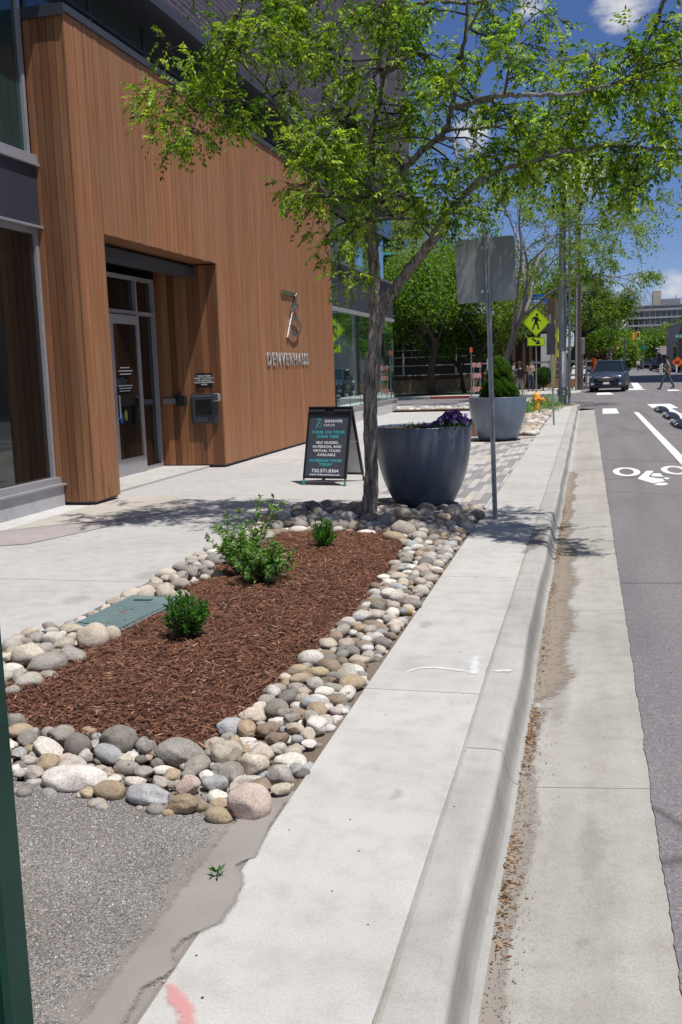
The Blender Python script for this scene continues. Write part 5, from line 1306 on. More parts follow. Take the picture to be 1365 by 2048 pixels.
for i in range(155):
    x = r.normal(-1.50, .13); y = r.normal(10.94, .12)
    if i < 6: x = r.normal(-1.79, .035); y = 10.86
    if (x + 1.83) ** 2 + (y - 11.13) ** 2 > .60 ** 2: continue
    zc = .925 + .17 * math.exp(-((x + 1.46) ** 2) / .03) * r.uniform(.35, 1); nrm = Vector((r.normal(.1, .4), -1 + r.normal(0, .3), r.uniform(.1, 1.0))).normalized(); q = nrm.to_track_quat('Z', 'Y').to_matrix()
    base = [(.075, .025, .24), (.04, .015, .16), (.16, .08, .40), (.26, .18, .55), (.022, .01, .09)][r.integers(0, 5)]
    for pa, pr in ((90, .017), (35, .015), (145, .015), (210, .014), (270, .018), (330, .014)):
        off = Vector((math.cos(math.radians(pa)) * .014, math.sin(math.radians(pa)) * .014, r.normal(0, .002)))
        pts = [Vector((x, y, zc)) + q @ (off + Vector((math.cos(a) * pr * .75, math.sin(a) * pr * .75, .006 * math.cos(2 * a)))) for a in np.linspace(0, 2 * PI, 7)[:-1]]
        Vp += [tuple(p) for p in pts]; Fp.append(tuple(range(m, m + 6))); m += 6; Cp.append(np.array(base) * r.uniform(.8, 1.3))
    pts = [Vector((x, y, zc)) + q @ Vector((math.cos(a) * .005, math.sin(a) * .005, .008)) for a in np.linspace(0, 2 * PI, 7)[:-1]]
    Vp += [tuple(p) for p in pts]; Fp.append(tuple(range(m, m + 6))); m += 6; Cp.append(np.array((.6, .42, .05)) if r.random() < .5 else np.array((.02, .01, .04)))
fast('blooms', np.array(Vp), np.array(Fp), M['petal'], t, np.array(Cp))
# conical evergreen
def evergreen(c, label):
    t = thing('conical_evergreen', label, 'shrub', c); r = np.random.default_rng(4); b = MB(); b.tube([c, (c[0], c[1], c[2] + .5)], .02, 6); b.build('stem', M['bark_dark'], t)
    P = []; D = []; col = []
    lobes = [(0, 0, .17, .27), (.15, 0, .2, .2), (-.16, .05, .2, .22), (.05, -.15, .22, .22), (0, 0, .45, .24), (.12, .05, .42, .16), (-.1, -.05, .52, .17), (.04, 0, .66, .17), (-.02, 0, .80, .10), (.24, -.05, .12, .15), (-.27, 0, .12, .14), (.02, -.2, .1, .2), (-.12, -.12, .35, .15), (.08, -.1, .58, .12)]
    for (lx, ly, lz, lr) in lobes:
        n = int(5200 * lr * lr / .05); d = r.normal(0, 1, (n, 3)); d /= np.linalg.norm(d, axis=1, keepdims=True); q = lr * (1 + .12 * np.sin(d[:, 0] * 9 + d[:, 2] * 7) + r.normal(0, .05, n))
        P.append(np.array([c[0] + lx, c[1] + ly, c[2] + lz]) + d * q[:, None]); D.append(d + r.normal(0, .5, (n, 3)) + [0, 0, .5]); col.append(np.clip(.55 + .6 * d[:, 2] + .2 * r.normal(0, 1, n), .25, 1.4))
    P = np.vstack(P); D = np.vstack(D); col = np.concatenate(col); V, F = leafquads(P, D, r.uniform(.02, .04, len(P)), r.uniform(.010, .018, len(P)), r)
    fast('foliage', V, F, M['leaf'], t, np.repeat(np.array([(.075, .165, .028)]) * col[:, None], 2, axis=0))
evergreen((-1.78, 20.9, .86), 'dense green conical evergreen growing in the farther bowl planter')

# ================================================================== A-FRAME SIGN
t = thing('sidewalk_sign', 'dark grey folding A-frame sign with white and turquoise writing on the plaza', 'sign', (-3.55, 13.3, 0))
ax = Vector((.665, -.13, 0)).normalized(); O = Vector((-3.88, 13.09, 0)); back = Vector((.13, .665, 0)).normalized()
upv = (Vector((0, 0, 1.085)) + back * .30 ).normalized(); nrm = ax.cross(upv)
def AF(u, v, w): return tuple(O + ax * u + upv * v + nrm * w)
Lh = 1.12
b = MB()
fn = lambda u, v, w: AF(u, v, w)
def pr(b, u0, u1, v0, v1, w0, w1): b.prism([(u0, v0), (u1, v0), (u1, v1), (u0, v1)], w0, w1, fn)
pr(b, 0.0, .03, .10, Lh, -.02, .015); pr(b, .64, .67, .10, Lh, -.02, .015); pr(b, .03, .64, .10, .125, -.02, .014); pr(b, -.005, .675, Lh - .13, Lh - .11, -.02, .018); pr(b, -.005, .675, Lh - .02, Lh, -.02, .018); pr(b, .03, .64, Lh - .11, Lh - .02, -.012, .002)
b.build('front_frame', M['black'], t)
b = MB(); pr(b, .03, .64, .125, Lh - .13, -.006, .006); b.build('panel', M['signboard'], t)
b = MB(); pr(b, .02, .26, Lh - .068, Lh - .05, .018, .035); pr(b, .41, .655, Lh - .068, Lh - .05, .018, .035); b.build('handle', M['frame_dark'], t)
for u in (.012, .655):
    b = MB(); b.tube([AF(u, 0, 0), AF(u, .11, 0)], .012, 8); lg = b.build('leg', M['black'], t)
    b = MB(); b.tube([AF(u - .018, .012, 0), AF(u + .018, .012, 0)], .016, 8); b.tube([AF(u, .03, 0), AF(u, .07, 0)], .015, 8); b.build('foot', M['teal_clip'], lg)
bup = (Vector((0, 0, 1.085)) - back * .36).normalized(); O2 = O + back * .66; bn = ax.cross(bup)
def BF(u, v, w): return tuple(O2 + ax * u + bup * v + bn * w)
def pr2(b, u0, u1, v0, v1, w0, w1): b.prism([(u0, v0), (u1, v0), (u1, v1), (u0, v1)], w0, w1, lambda u, v, w: BF(u, v, w))
b = MB(); pr2(b, 0, .03, .1, 1.135, -.018, .018); pr2(b, .64, .67, .1, 1.135, -.018, .018); pr2(b, .03, .64, .1, .125, -.017, .017); b.build('rear_frame', M['black'], t)
b = MB(); pr2(b, .03, .64, .125, 1.0, -.006, .006); b.build('rear_panel', M['dwhite'], t)
for u in (.012, .655):
    b = MB(); b.tube([BF(u, 0, 0), BF(u, .11, 0)], .012, 8); lg = b.build('leg', M['black'], t)
    b = MB(); b.tube([BF(u - .02, .012, 0), BF(u + .02, .012, 0)], .016, 8); b.build('foot', M['teal_clip'], lg)
b = MB(); b.tube([AF(.66, .62, -.02), BF(.66, .62, .02)], .006, 6); b.build('spreader', M['metal'], t)
def tx(s, v, size, mat, u=.335, bold=.0005, sx=1.12, space=1.04): text('lettering', s, size, mat, t, frame4(AF(u, v, .0068), ax, upv, nrm), extr=.0006, bold=bold, sx=sx, space=space)
tx('DENVER', .895, .052, M['white'], .405, .0009, 1.25, 1.2); tx('HAUS', .838, .050, M['white'], .345, -.0002, 1.15, 1.2)
tx('TOUR ON YOUR', .735, .057, M['cyan'], space=1.08); tx('OWN TIME', .672, .057, M['cyan'], space=1.08)
for i, s in enumerate(('SELF GUIDED,', 'IN-PERSON, AND', 'VIRTUAL TOURS', 'AVAILABLE')): tx(s, .59 - i * .058, .050, M['white'], bold=.0007)
tx('SCHEDULE YOURS', .335, .052, M['cyan'], bold=.0006); tx('TODAY', .28, .052, M['cyan'], bold=.0006)
tx('720.571.8364', .185, .066, M['white'], bold=.0009); tx('www.7sdenverhaus.com', .10 + .04, .041, M['white'])
b = MB()
def rib(pts, w):
    P = [Vector(p) for p in pts]
    for i in range(len(P) - 1):
        d = (P[i + 1] - P[i]).normalized(); s = Vector((-d.y, d.x)) * w / 2; q = [P[i] - s, P[i + 1] - s, P[i + 1] + s, P[i] + s]
        b.prism([(a.x, a.y) for a in q], .0068 + i * .00003, .0078 + i * .00003, fn)
rib([(.135, .945), (.195, .945), (.135, .81)], .006)
rib([(.20 + .028 * math.cos(math.radians(20 + i * 24)), .905 + .02 * math.sin(math.radians(20 + i * 24))) for i in range(10)] + [(.19 + .033 * math.cos(math.radians(100 - i * 24)), .853 + .024 * math.sin(math.radians(100 - i * 24))) for i in range(14)], .005)
b.build('emblem', M['cyan'], t)

# ================================================================== ROAD SIGN SEEN FROM BEHIND
t = thing('road_sign', 'blank grey back of a square road sign on a perforated post', 'sign', (-.92, 10.17, 0))
b = MB(); s = .022; base = Vector((-.925, 10.17, -.02)); top = Vector((-.985, 10.14, 2.93)); dz = (top - base) / 110
for i in range(110):
    c = base + dz * i; L = dz.length
    # U-channel square tube with a round-looking hole per pitch: solid ring segments front and back
    for sx_ in (-1, 1): b.box(tuple(c + dz * .5 + Vector((sx_ * (s + .0), 0, 0))), (.003, 2 * s, L))
    b.box(tuple(c + dz * .5 + Vector((0, s, 0))), (2 * s, .003, L))
    for sx_ in (-1, 1): b.box(tuple(c + dz * .5 + Vector((sx_ * s * .65, -s, 0))), (s * .68, .003, L))
    b.box(tuple(c + dz * .16 + Vector((0, -s, 0))), (s * .62, .003, L * .48))
b.build('post', M['galv'], t)
b = MB(); c = Vector((-1.0, 10.14 + s + .012, 2.545)); w2, h2, rr = .30, .315, .03
pts = []
for (cx, cy, a0) in ((w2 - rr, h2 - rr, 0), (-w2 + rr, h2 - rr, 90), (-w2 + rr, -h2 + rr, 180), (w2 - rr, -h2 + rr, 270)):
    for k in range(5): a = math.radians(a0 + k * 22.5); pts.append((cx + rr * math.cos(a), cy + rr * math.sin(a)))
er = Vector((1, .03, .035)).normalized()
b.prism(pts, -.002, .002, lambda u, v, w: tuple(c + er * u + Vector((-.03, 0, 1)) * v + Vector((0, w, 0)))); b.build('plate', simple('sign_back', (.27, .285, .275), .42, .35, .25, 1.6, bump=0), t)
b = MB()
for z in (2.76, 2.33): b.box((-1.03, 10.15, z), (.03, .02, .03)); b.tube([(-.975, 10.10, z), (-.975, 10.17, z)], .009, 8)
b.build('bolts', M['metal'], t)
# thin post farther up the pavement
t = thing('sign_post', 'thin green perforated steel post standing alone on the pavement', 'post', (-.82, 25.7, 0))
b = MB(); b.tube([(-.82, 25.7, 0), (-.92, 25.7, 2.8)], .032, 4); b.build('post', M['galv'], t)
b = MB(); q = AY(1102, 678, 25.6); b.b2(q[0] - .10, q[0] + .11, 25.60, 25.615, q[2] - .39, q[2] + .39); b.build('plate', M['frame_dark'], t)
# ================================================================== STREET FURNITURE BY THE CORNER
t = thing('fire_hydrant', 'orange yellow fire hydrant standing in the stone edged bed', 'fire hydrant', (-1.56, 32.0, 0)); hx, hy = -1.56, 32.0
b = MB(); b.lathe([(.17, 0), (.17, .04), (.125, .05), (.12, .1), (.115, .42), (.15, .43), (.15, .46), (.125, .47), (.12, .53), (.09, .6), (.045, .64), (.03, .65), (.03, .7), (.0, .705)], (hx, hy, .02), 20); b.build('body', M['orange_h'], t, smooth=True)
for (dx, dy, r) in ((.1, -.03, .055), (-.04, -.1, .065)):
    d = Vector((dx, dy, 0)).normalized(); b = MB(); c = Vector((hx, hy, .42)); b.tube([c + d * .08, c + d * .2], r, 12); b.tube([c + d * .2, c + d * .25], r * 1.2, 12); b.tube([c + d * .25, c + d * .275], r * .35, 6); b.build('nozzle', M['orange_h'], t, smooth=True)
r = np.random.default_rng(31)
for (cx, cy, nm, lb, n) in ((-1.95, 31.2, 'roadside_plant', 'green leafy perennial left of the fire hydrant', 900), (-1.25, 33.3, 'roadside_plant', 'green weedy plant behind and right of the fire hydrant', 700)):
    t = thing(nm, lb, 'plant', (cx, cy, 0)); P = np.column_stack([r.normal(cx, .22, n), r.normal(cy, .5, n), np.abs(r.normal(.15, .16, n))]); V, F = leafquads(P, r.normal(0, .5, (n, 3)) + [0, 0, .8], r.uniform(.08, .16, n), r.uniform(.02, .035, n), r)
    b = MB()
    for i in range(12): b.tube([(cx + r.normal(0, .05), cy, 0), (cx + r.normal(0, .2), cy + r.normal(0, .3), .35)], .005, 4)
    b.build('stems', M['bark_dark'], t)
    fast('leaves', V, F, M['leaf'], t, np.repeat(SG2[r.integers(0, 5, n)], 2, axis=0))
# big steel pole, conduit, crossarm
t = thing('utility_pole', 'tall thick grey steel utility pole at the street corner', 'utility pole', (-.93, 39.4, 0)); px, py = -.93, 39.4
b = MB(); b.tube([(px, py, 0), (px, py, 5.2), (px - .02, py, 13.2)], [.16, .14, .10], 20); b.build('pole', M['steel_paint'], t, smooth=True)
b = MB(); b.lathe([(.20, .3), (.20, .55)], (px, py, 0), 20)
for i in range(4): b.lathe([(.205, .32 + i * .06), (.215, .33 + i * .06), (.205, .345 + i * .06)], (px, py, 0), 20, cap=False)
b.build('band', M['galv'], t)
b = MB(); b.b2(px - .02, px + .14, py - .163, py - .155, .62, 2.0); b.build('white_patch', M['white'], t)
b = MB(); b.box((px + .5, py - .15, 12.75), (2.6, .1, .12)); b.build('crossarm', M['steel_paint'], t)
for i in range(4):
    b = MB(); b.lathe([(.03, 0), (.06, .05), (.04, .1), (.06, .15), (.03, .2)], (px - .6 + i * .72, py - .15, 12.81), 10); b.build('insulator', M['frame_dark'], t)
t = thing('conduit_pole', 'slim grey steel conduit pole right beside the thick utility pole', 'pole', (-.68, 39.3, 0))
b = MB(); b.tube([(-.66, 39.2, 0), (-.66, 39.2, 8.5)], .055, 12); b.build('pipe', M['galv'], t, smooth=True)
b = MB(); b.box((-.74, 39.2, 2.6), (.16, .05, .05)); b.box((-.74, 39.2, 4.6), (.16, .05, .05)); b.build('clamps', M['galv'], t)
for i, (xt, xb, lb) in enumerate(((-1.19, -1.27, 'taller yellow plastic guard tube on a guy wire left of the utility pole'), (-1.09, -1.24, 'shorter yellow plastic guard tube on a guy wire beside the taller one'))):
    t = thing('guy_wire_guard', lb, 'guard', (xb, 38.3, 0), 'yellow guards on guy wires')
    b = MB(); top = 3.15 - i * .25; b.tube([(xb, 38.3 + .1 * i, .55), (xt, 38.3 + .1 * i, top)], .03, 8); b.build('guard', M['yellowpaint'], t)
    b = MB(); b.tube([(xb - .01, 38.3 + .1 * i, 0), (xb, 38.3 + .1 * i, .55)], .018, 6); b.tube([(xt, 38.3 + .1 * i, top), (-.95, 39.3, 9 + i)], .008, 4); b.build('wire', M['galv'], t)
# wooden pole and steel pole across the side street
Yp = 57.0
t = thing('wooden_utility_pole', 'dark brown wooden utility pole beyond the side street', 'utility pole', (-.5, Yp, 0)); wx = AY(1158, 777, Yp)[0]
b = MB(); b.tube([(wx, Yp, 0), (wx - .1, Yp, 13.4)], [.18, .13], 14); b.build('pole', M['wood_pole'], t, smooth=True)
b = MB(); b.box((wx + .35, Yp - .15, 12.6), (2.0, .1, .12)); b.build('crossarm', M['wood_pole'], t)
b = MB(); b.box((wx + .25, Yp - .15, 9.0), (1.6, .08, .08)); b.build('crossarm', M['wood_pole'], t)
for i in range(3):
    b = MB(); b.lathe([(.03, 0), (.07, .06), (.03, .16)], (wx - .45 + i * .8, Yp - .15, 12.66), 8); b.build('insulator', M['frame_dark'], t)
t = thing('steel_pole', 'slim grey steel pole just left of the wooden utility pole', 'pole', (wx - .17, Yp - .6, 0)); sx0 = AY(1153, 777, 56)[0]
b = MB(); b.tube([(sx0, 56, 0), (sx0, 56, 10)], .07, 12); b.build('pipe', M['galv'], t, smooth=True)
t = thing('meter_box', 'small grey meter box on a post right of the wooden pole', 'meter box', (.0, 57.5, 0)); qx = AY(1166, 720, 57.5)[0]
b = MB(); b.tube([(qx, 57.5, 0), (qx, 57.5, 2.6)], .05, 8); b.build('post', M['galv'], t)
b = MB(); b.bbox(qx - .2, qx + .12, 57.35, 57.45, 2.0, 2.9, .02); b.build('box', M['galv'], t)
# pedestrian crossing signs
def signplane(c, ex=(1, 0, 0), ez=(0, 0, 1)):
    ex = Vector(ex).normalized(); ez = Vector(ez).normalized(); n = ex.cross(ez) * 1.0
    return lambda u, v, w: tuple(Vector(c) + ex * u + ez * v - n * -w)
def pedsign(name, label, x, y, zc, D, ex, arrow, cut=False):
    t = thing(name, label, 'sign', (x, y, 0)); f = signplane((x, y - .05, zc), ex)
    b = MB(); b.tube([(x, y, 0), (x, y, zc + D * .62 + .3)], .032, 8); b.build('post', M['galv'], t)
    h = D / 2
    b = MB(); b.prism([(0, h), (-h, 0), (0, -h), (h, 0)], -.002, .002, f); b.build('plate', M['lime'], t)
    b = MB()
    for k in range(4):
        a = [(0, h), (-h, 0), (0, -h), (h, 0)]; p, q = Vector(a[k]) * .965, Vector(a[(k + 1) % 4]) * .965; p2, q2 = p * .965, q * .965
        b.prism([tuple(p), tuple(q), tuple(q2), tuple(p2)], .0025, .004, f)
    S = D
    n = 14; b.prism([(.035 * S + .048 * S * math.cos(2 * PI * i / n), .27 * S + .048 * S * math.sin(2 * PI * i / n)) for i in range(n)], .0025, .0045, f)
    for poly_ in ([(-.08, .2), (.06, .2), (.075, .04), (.02, -.02), (-.05, .0), (-.06, .1)], [(-.05, .02), (.02, .0), (-.05, -.14), (-.1, -.27), (-.155, -.25), (-.09, -.1)], [(-.03, .0), (.05, .01), (.085, -.1), (.12, -.235), (.065, -.25), (.04, -.13)],
                 [(-.08, .2), (-.145, .13), (-.15, .03), (-.115, .03), (-.105, .11), (-.05, .14)], [(.05, .19), (.12, .09), (.19, .06), (.17, .03), (.1, .055), (.04, .11)]):
        b.prism([(u * S, v * S) for u, v in poly_], .0025, .0045, f)
    b.build('pictogram', M['ped_black'], t)
    w, hh = .31 * S, .155 * S; cz = -h - hh - .03
    b = MB(); b.prism([(-w, cz - hh), (w, cz - hh), (w, cz + hh), (-w, cz + hh)], -.002, .002, f); b.build('arrow_plate', M['lime'], t)
    b = MB(); s = -1 if arrow < 0 else 1
    for q in ([(-.16, .09), (-.11, .125), (.03, .03), (-.01, -.03)], [(-.03, -.095), (.15, -.09), (.09, .09), (.035, .01)]): b.prism([(s * u * S, cz + v * S) for u, v in (q if s > 0 else q[::-1])], .0025, .0045, f)
    for (u0, u1, v0, v1) in ((-w + .02, w - .02, cz + hh - .025, cz + hh - .012), (-w + .02, w - .02, cz - hh + .012, cz - hh + .025), (-w + .02, -w + .033, cz - hh + .03, cz + hh - .03), (w - .033, w - .02, cz - hh + .03, cz + hh - .03)): b.prism([(u0, v0), (u1, v0), (u1, v1), (u0, v1)], .0025, .004, f)
    b.build('arrow', M['ped_black'], t); return t
sc_ = 44.8; c0 = AY(1073, 644.5, sc_)
t = pedsign('crossing_sign', 'bright yellow green diamond pedestrian crossing sign with arrow plate facing the camera', c0[0], sc_, c0[2], 1.24, (1, 0, -.03), 1)
ts = thing('street_name_sign', 'blue street name sign above the pedestrian crossing diamond', 'sign', (c0[0], sc_ - .1, 3.6))
f = signplane((c0[0] - .02, sc_ - .06, c0[2] + .92), (1, .1, 0)); b = MB(); b.prism([(-.52, -.1), (.5, -.1), (.5, .12), (-.52, .12)], -.003, .003, f); b.build('plate', M['blue_sign'], ts)
b = MB(); b.prism([(-.2, .17), (.38, .17), (.38, .30), (-.2, .30)], -.003, .003, f); b.build('upper_plate', M['blue_sign'], ts)
b = MB()
for i, wd in enumerate((.03, .05, .02, .045, .03, .05, .02, .04, .035)): b.prism([(-.3 + i * .075, -.04), (-.3 + i * .075 + wd, -.04), (-.3 + i * .075 + wd, .05), (-.3 + i * .075, .05)], .0035, .0045, f)
b.prism([(-.51, -.098), (.49, -.098), (.49, -.088), (-.51, -.088)], .0035, .0045, f); b.build('lettering', M['white'], ts)
c1 = AY(1119, 672, 42.5)
pedsign('crossing_sign', 'second yellow green crossing sign half hidden behind the thick utility pole', c1[0] + .1, 42.5, c1[2], 1.05, (.5, .86, 0), -1)
# barricade with striped boards and a slim post beside it
t = thing('striped_barricade', 'small barricade with three orange and white striped boards behind the planter', 'barricade', (-6, 44, -.1)); bx = AY(955, 780, 44)[0]
b = MB(); 
for s in (-.14, .14): b.b2(bx + s - .015, bx + s + .015, 43.98, 44.0, -.12, 1.7)
b.build('uprights', M['dwhite'], t)
for z in (.42, 1.02, 1.48):
    b = MB(); b.b2(bx - .19, bx + .19, 43.95, 43.97, z, z + .2); bd = b.build('board', M['dwhite'], t)
    b = MB()
    for i in range(3): u = bx - .17 + i * .13; b.prism([(u, z), (u + .055, z), (u + .1, z + .2), (u + .045, z + .2)], 43.943, 43.949, lambda u_, v_, w_: (u_, w_, v_), None)
    b.build('stripes', M['orange_sign'], bd)
t = thing('slim_post', 'slim grey post with a small orange tag left of the striped barricade', 'post', (bx - .3, 44.2, -.1))
b = MB(); b.tube([(bx - .27, 44.2, -.12), (bx - .27, 44.2, 2.4)], .03, 6); b.build('post', M['galv'], t)
b = MB(); b.b2(bx - .33, bx - .2, 44.15, 44.17, 2.15, 2.35); b.build('tag', M['orange_sign'], t)
# rubber lane separators
def armadillo(i, x, y, lab, L, dx):
    t = thing('lane_separator', lab, 'lane separator', (x, y, -.12), 'black rubber humps beside the bike lane'); b = MB(); n = 16; V = []; m = 9
    for j in range(n + 1):
        s = j / n; env = math.sin(PI * min(1, max(0, s))) ** .45 if 0 < s < 1 else .02; yy = y + (s - .5) * L; xx = x + (s - .5) * dx
        for k in range(m):
            a = PI * k / (m - 1); V.append((xx - math.cos(a) * .21 * (.25 + .75 * env), yy, -.119 + math.sin(a) ** .7 * .155 * env))
    F = [(j * m + k, (j + 1) * m + k, (j + 1) * m + k + 1, j * m + k + 1) for j in range(n) for k in range(m - 1)] + [tuple(range(m)), tuple(n * m + k for k in range(m - 1, -1, -1))]
    b.add(V, F); b.build('hump', M['black'], t, smooth=True)
    for k in range(4):
        s = .22 + k * .17; yy = y + (s - .5) * L; xx = x + (s - .5) * dx; st = MB(); pts = []
        for a in np.linspace(.12, .30, 5): pts.append((xx - math.cos(PI * a) * .218, math.sin(PI * a) ** .7 * .163 * math.sin(PI * s) ** .45 - .119))
        V = [];
        for (u, w) in pts: V += [(u, yy, w), (u, yy + .05 * L, w)]
        st.add(V, [(2 * q, 2 * q + 2, 2 * q + 3, 2 * q + 1) for q in range(4)]); st.build('reflective_stripe', M['white'], t)
for i, (px_, py_, qx_, qy_, lab) in enumerate(((1317, 817, 1332, 828, 'farthest of the three black humps with white stripes'), (1335, 829, 1353, 842, 'middle one of the three black humps with white stripes'), (1351, 843, 1374, 860, 'nearest of the black humps, cut by the right edge'))):
    p = G(px_, py_, -.12); q = G(qx_, qy_, -.12); armadillo(i, (p[0] + q[0]) / 2, (p[1] + q[1]) / 2, lab, abs(p[1] - q[1]) * .96, (p[0] - q[0]))

# ================================================================== VEHICLES
def car(name, label, x, y, rz, colr, L=4.85, Wd=.96, H=1.73, detail=True, cat='car', zr=-.12):
    t = thing(name, label, cat, (0, 0, 0)); paint = simple(name + '_paint', colr, .22, .35, .04, 2, .6, bump=0)
    k = H / 1.73; s = L / 4.85
    def T(b): return b
    st = [(0.0, .66, .42, .70), (.05, .80, .30, .86), (.14, .89, .24, .93), (.4, .94, .22, 1.02), (1.0, .955, .22, 1.08), (1.38, .96, .22, 1.12), (2.6, .96, .22, 1.13), (4.2, .955, .24, 1.16), (4.65, .92, .28, 1.14), (4.83, .84, .36, 1.05)]
    b = MB(); V = []; P = 12
    for (yy, w, zb, zt) in st:
        w *= Wd / .96; zt *= k if H > 1.6 else .86
        half = [(0, zb), (w * .8, zb), (w * .97, zb + .1), (w, zb + .3), (w * 1.0, zt - .28), (w * .955, zt - .08), (w * .82, zt), (0, zt + .025)]
        ring_ = half[:] + [(-u, v) for u, v in half[-2:0:-1]]
        V += [(u, yy * s, v) for u, v in ring_]; P = len(ring_)
    F = [(i * P + j, (i + 1) * P + j, (i + 1) * P + (j + 1) % P, i * P + (j + 1) % P) for i in range(len(st) - 1) for j in range(P)] + [tuple(range(P)), tuple((len(st) - 1) * P + j for j in range(P - 1, -1, -1))]
    b.add(V, F); b.build('body', paint, t, smooth=True, local=True)
    zb = (1.12 * k if H > 1.6 else .97); r0, r1, r2, r3 = 1.28 * s, 2.05 * s, 4.1 * s, 4.72 * s; wb, wt = .84 * Wd / .96, .66 * Wd / .96; zt = H - .05
    b = MB(); sec = [(r0, wb * .94, zb - .04, zb), (r1, wt, zb, zt - .03), ((r1 + r2) / 2, wt * 1.02, zb, zt), (r2, wt, zb, zt - .03), (r3, wt * .95, zb - .04, zb + .02)]
    V = []
    for (yy, w, z0, z1) in sec: V += [(-wb, yy, zb - .05), (-w, yy, z1), (w, yy, z1), (wb, yy, zb - .05)]
    F = [(i * 4 + j, i * 4 + j + 1, i * 4 + j + 5, i * 4 + j + 4) for i in range(4) for j in range(3)]
    b.add(V, F); b.build('windows', M['glass_dark'], t, local=True)
    b = MB(); V = []
    for (yy, w, z) in ((r1 - .03, wt * .98, zt - .01), (r1 + .25, wt * 1.01, zt + .03), ((r1 + r2) / 2, wt * 1.03, zt + .045), (r2, wt, zt + .01), (r2 + .12, wt * .96, zt - .04)):
        V += [(-w - .015, yy, z - .05), (-w * .9, yy, z), (w * .9, yy, z), (w + .015, yy, z - .05)]
    b.add(V, [(i * 4 + j, i * 4 + j + 1, i * 4 + j + 5, i * 4 + j + 4) for i in range(4) for j in range(3)]); rf = b.build('roof', paint, t, smooth=True, local=True)
    b = MB()
    for q in (-1, 1):
        b.tube([(q * wb * .97, r0, zb), (q * wt * 1.01, r1, zt - .02)], .035, 6); b.tube([(q * wb * 1.0, 2.75 * s, zb - .02), (q * wt * 1.03, 2.75 * s, zt)], .035, 6); b.tube([(q * wb, r3, zb), (q * wt, r2, zt - .02)], .06, 6)
    b.build('pillars', paint, t, local=True)
    wr = .36 * (1 if H > 1.6 else .9)
    for (yy, q) in ((.92 * s, -1), (.92 * s, 1), (3.85 * s, -1), (3.85 * s, 1)):
        b = MB(); c = q * (Wd - .12); pr_ = [(wr * .62, -.11), (wr * .95, -.11), (wr, -.07), (wr, .07), (wr * .95, .11), (wr * .62, .11)]
        n = 22; V = [(c + z * q, yy + rr * math.cos(2 * PI * j / n), wr + rr * math.sin(2 * PI * j / n)) for rr, z in pr_ for j in range(n)]
        b.add(V, [(i * n + j, i * n + (j + 1) % n, (i + 1) * n + (j + 1) % n, (i + 1) * n + j) for i in range(len(pr_) - 1) for j in range(n)]); wh = b.build('wheel', M['rubber'], t, local=True)
        b = MB(); V = [(c + .09 * q, yy, wr)] + [(c + (.06 if j % 2 else .1) * q, yy + wr * .62 * math.cos(2 * PI * j / 20), wr + wr * .62 * math.sin(2 * PI * j / 20)) for j in range(20)]
        b.add(V, [(0, 1 + j, 1 + (j + 1) % 20) for j in range(20)]); b.build('rim', M['metal'], wh, local=True)
    b = MB()
    for (yy, q) in ((.92 * s, -1), (.92 * s, 1), (3.85 * s, -1), (3.85 * s, 1)):
        n = 16; cc = wr + .02
        b.prism([(yy + (wr + .06) * math.cos(PI * j / n), cc + (wr + .06) * math.sin(PI * j / n)) for j in range(n + 1)], q * (Wd * .9), q * (Wd + .004), lambda u, v, w: (w, u, v))
    b.build('wheel_arch', M['rubber'], t, local=True)
    for q in (-1, 1):
        b = MB(); b.prism([(q * .50, .79), (q * .80, .86), (q * .87, .93), (q * .86, .80), (q * .74, .70), (q * .52, .70)], -.02, .10, lambda u, v, w: (u * Wd / .96, w + (abs(u) - .4) * .32, v * (1 if H > 1.6 else .88))); b.build('headlight', M['chrome'] if detail else M['dwhite'], t, local=True)
        b = MB(); b.bbox(q * (Wd + .02), q * (Wd + .2), 1.45 * s, 1.60 * s, zb - .02, zb + .15, .02); b.build('mirror', paint, t, local=True)
    b = MB(); b.prism([(-.52, .84), (.52, .84), (.46, .60), (-.46, .60)], -.03, .05, lambda u, v, w: (u, w + .01, v * (1 if H > 1.6 else .9))); gr = b.build('grille', M['black'], t, local=True)
    if detail:
        b = MB()
        for i in range(3): b.b2(-.46, .46, -.045, -.03, .64 + i * .06, .652 + i * .06)
        b.tube([(-.56, -.02, .86), (-.2, -.06, .80), (.2, -.06, .80), (.56, -.02, .86)], .022, 6); b.tube([(-.1, -.055, .83), (.1, -.055, .83)], .035, 8)
        b.build('grille_trim', M['chrome'], gr, local=True)
        b = MB(); b.b2(-.16, .16, -.055, -.03, .44, .56); b.build('licence_plate', M['white'], t, local=True)
        b = MB(); b.prism([(-.6, .40), (.6, .40), (.52, .29), (-.52, .29)], -.02, .06, lambda u, v, w: (u, w, v)); b.build('lower_intake', M['black'], t, local=True)
        b = MB(); b.tube([(-.78, .08, .55), (-.6, -.01, .5), (.6, -.01, .5), (.78, .08, .55)], .02, 6); b.build('bumper_trim', paint, t, local=True)
        for q in (-1, 1):
            b = MB(); b.tube([(q * .60, 2.15 * s, zt + .03), (q * .60, 2.3 * s, zt + .09), (q * .60, 4.0 * s, zt + .09), (q * .60, 4.1 * s, zt + .03)], .018, 6); b.build('roof_rail', M['metal'], t, local=True)
            b = MB(); b.b2(q * .62, q * .80, .0, .03, .42, .50); b.build('fog_light', M['dwhite'], t, local=True)
            b = MB(); b.b2(q * (Wd + .001), q * (Wd + .02), 1.8, 1.95, .93, .96); b.b2(q * (Wd + .001), q * (Wd + .02), 2.9, 3.05, .93, .96); b.build('handle', M['chrome'], t, local=True)
    t.location = (x, y, zr); t.rotation_euler = (0, 0, rz); return t
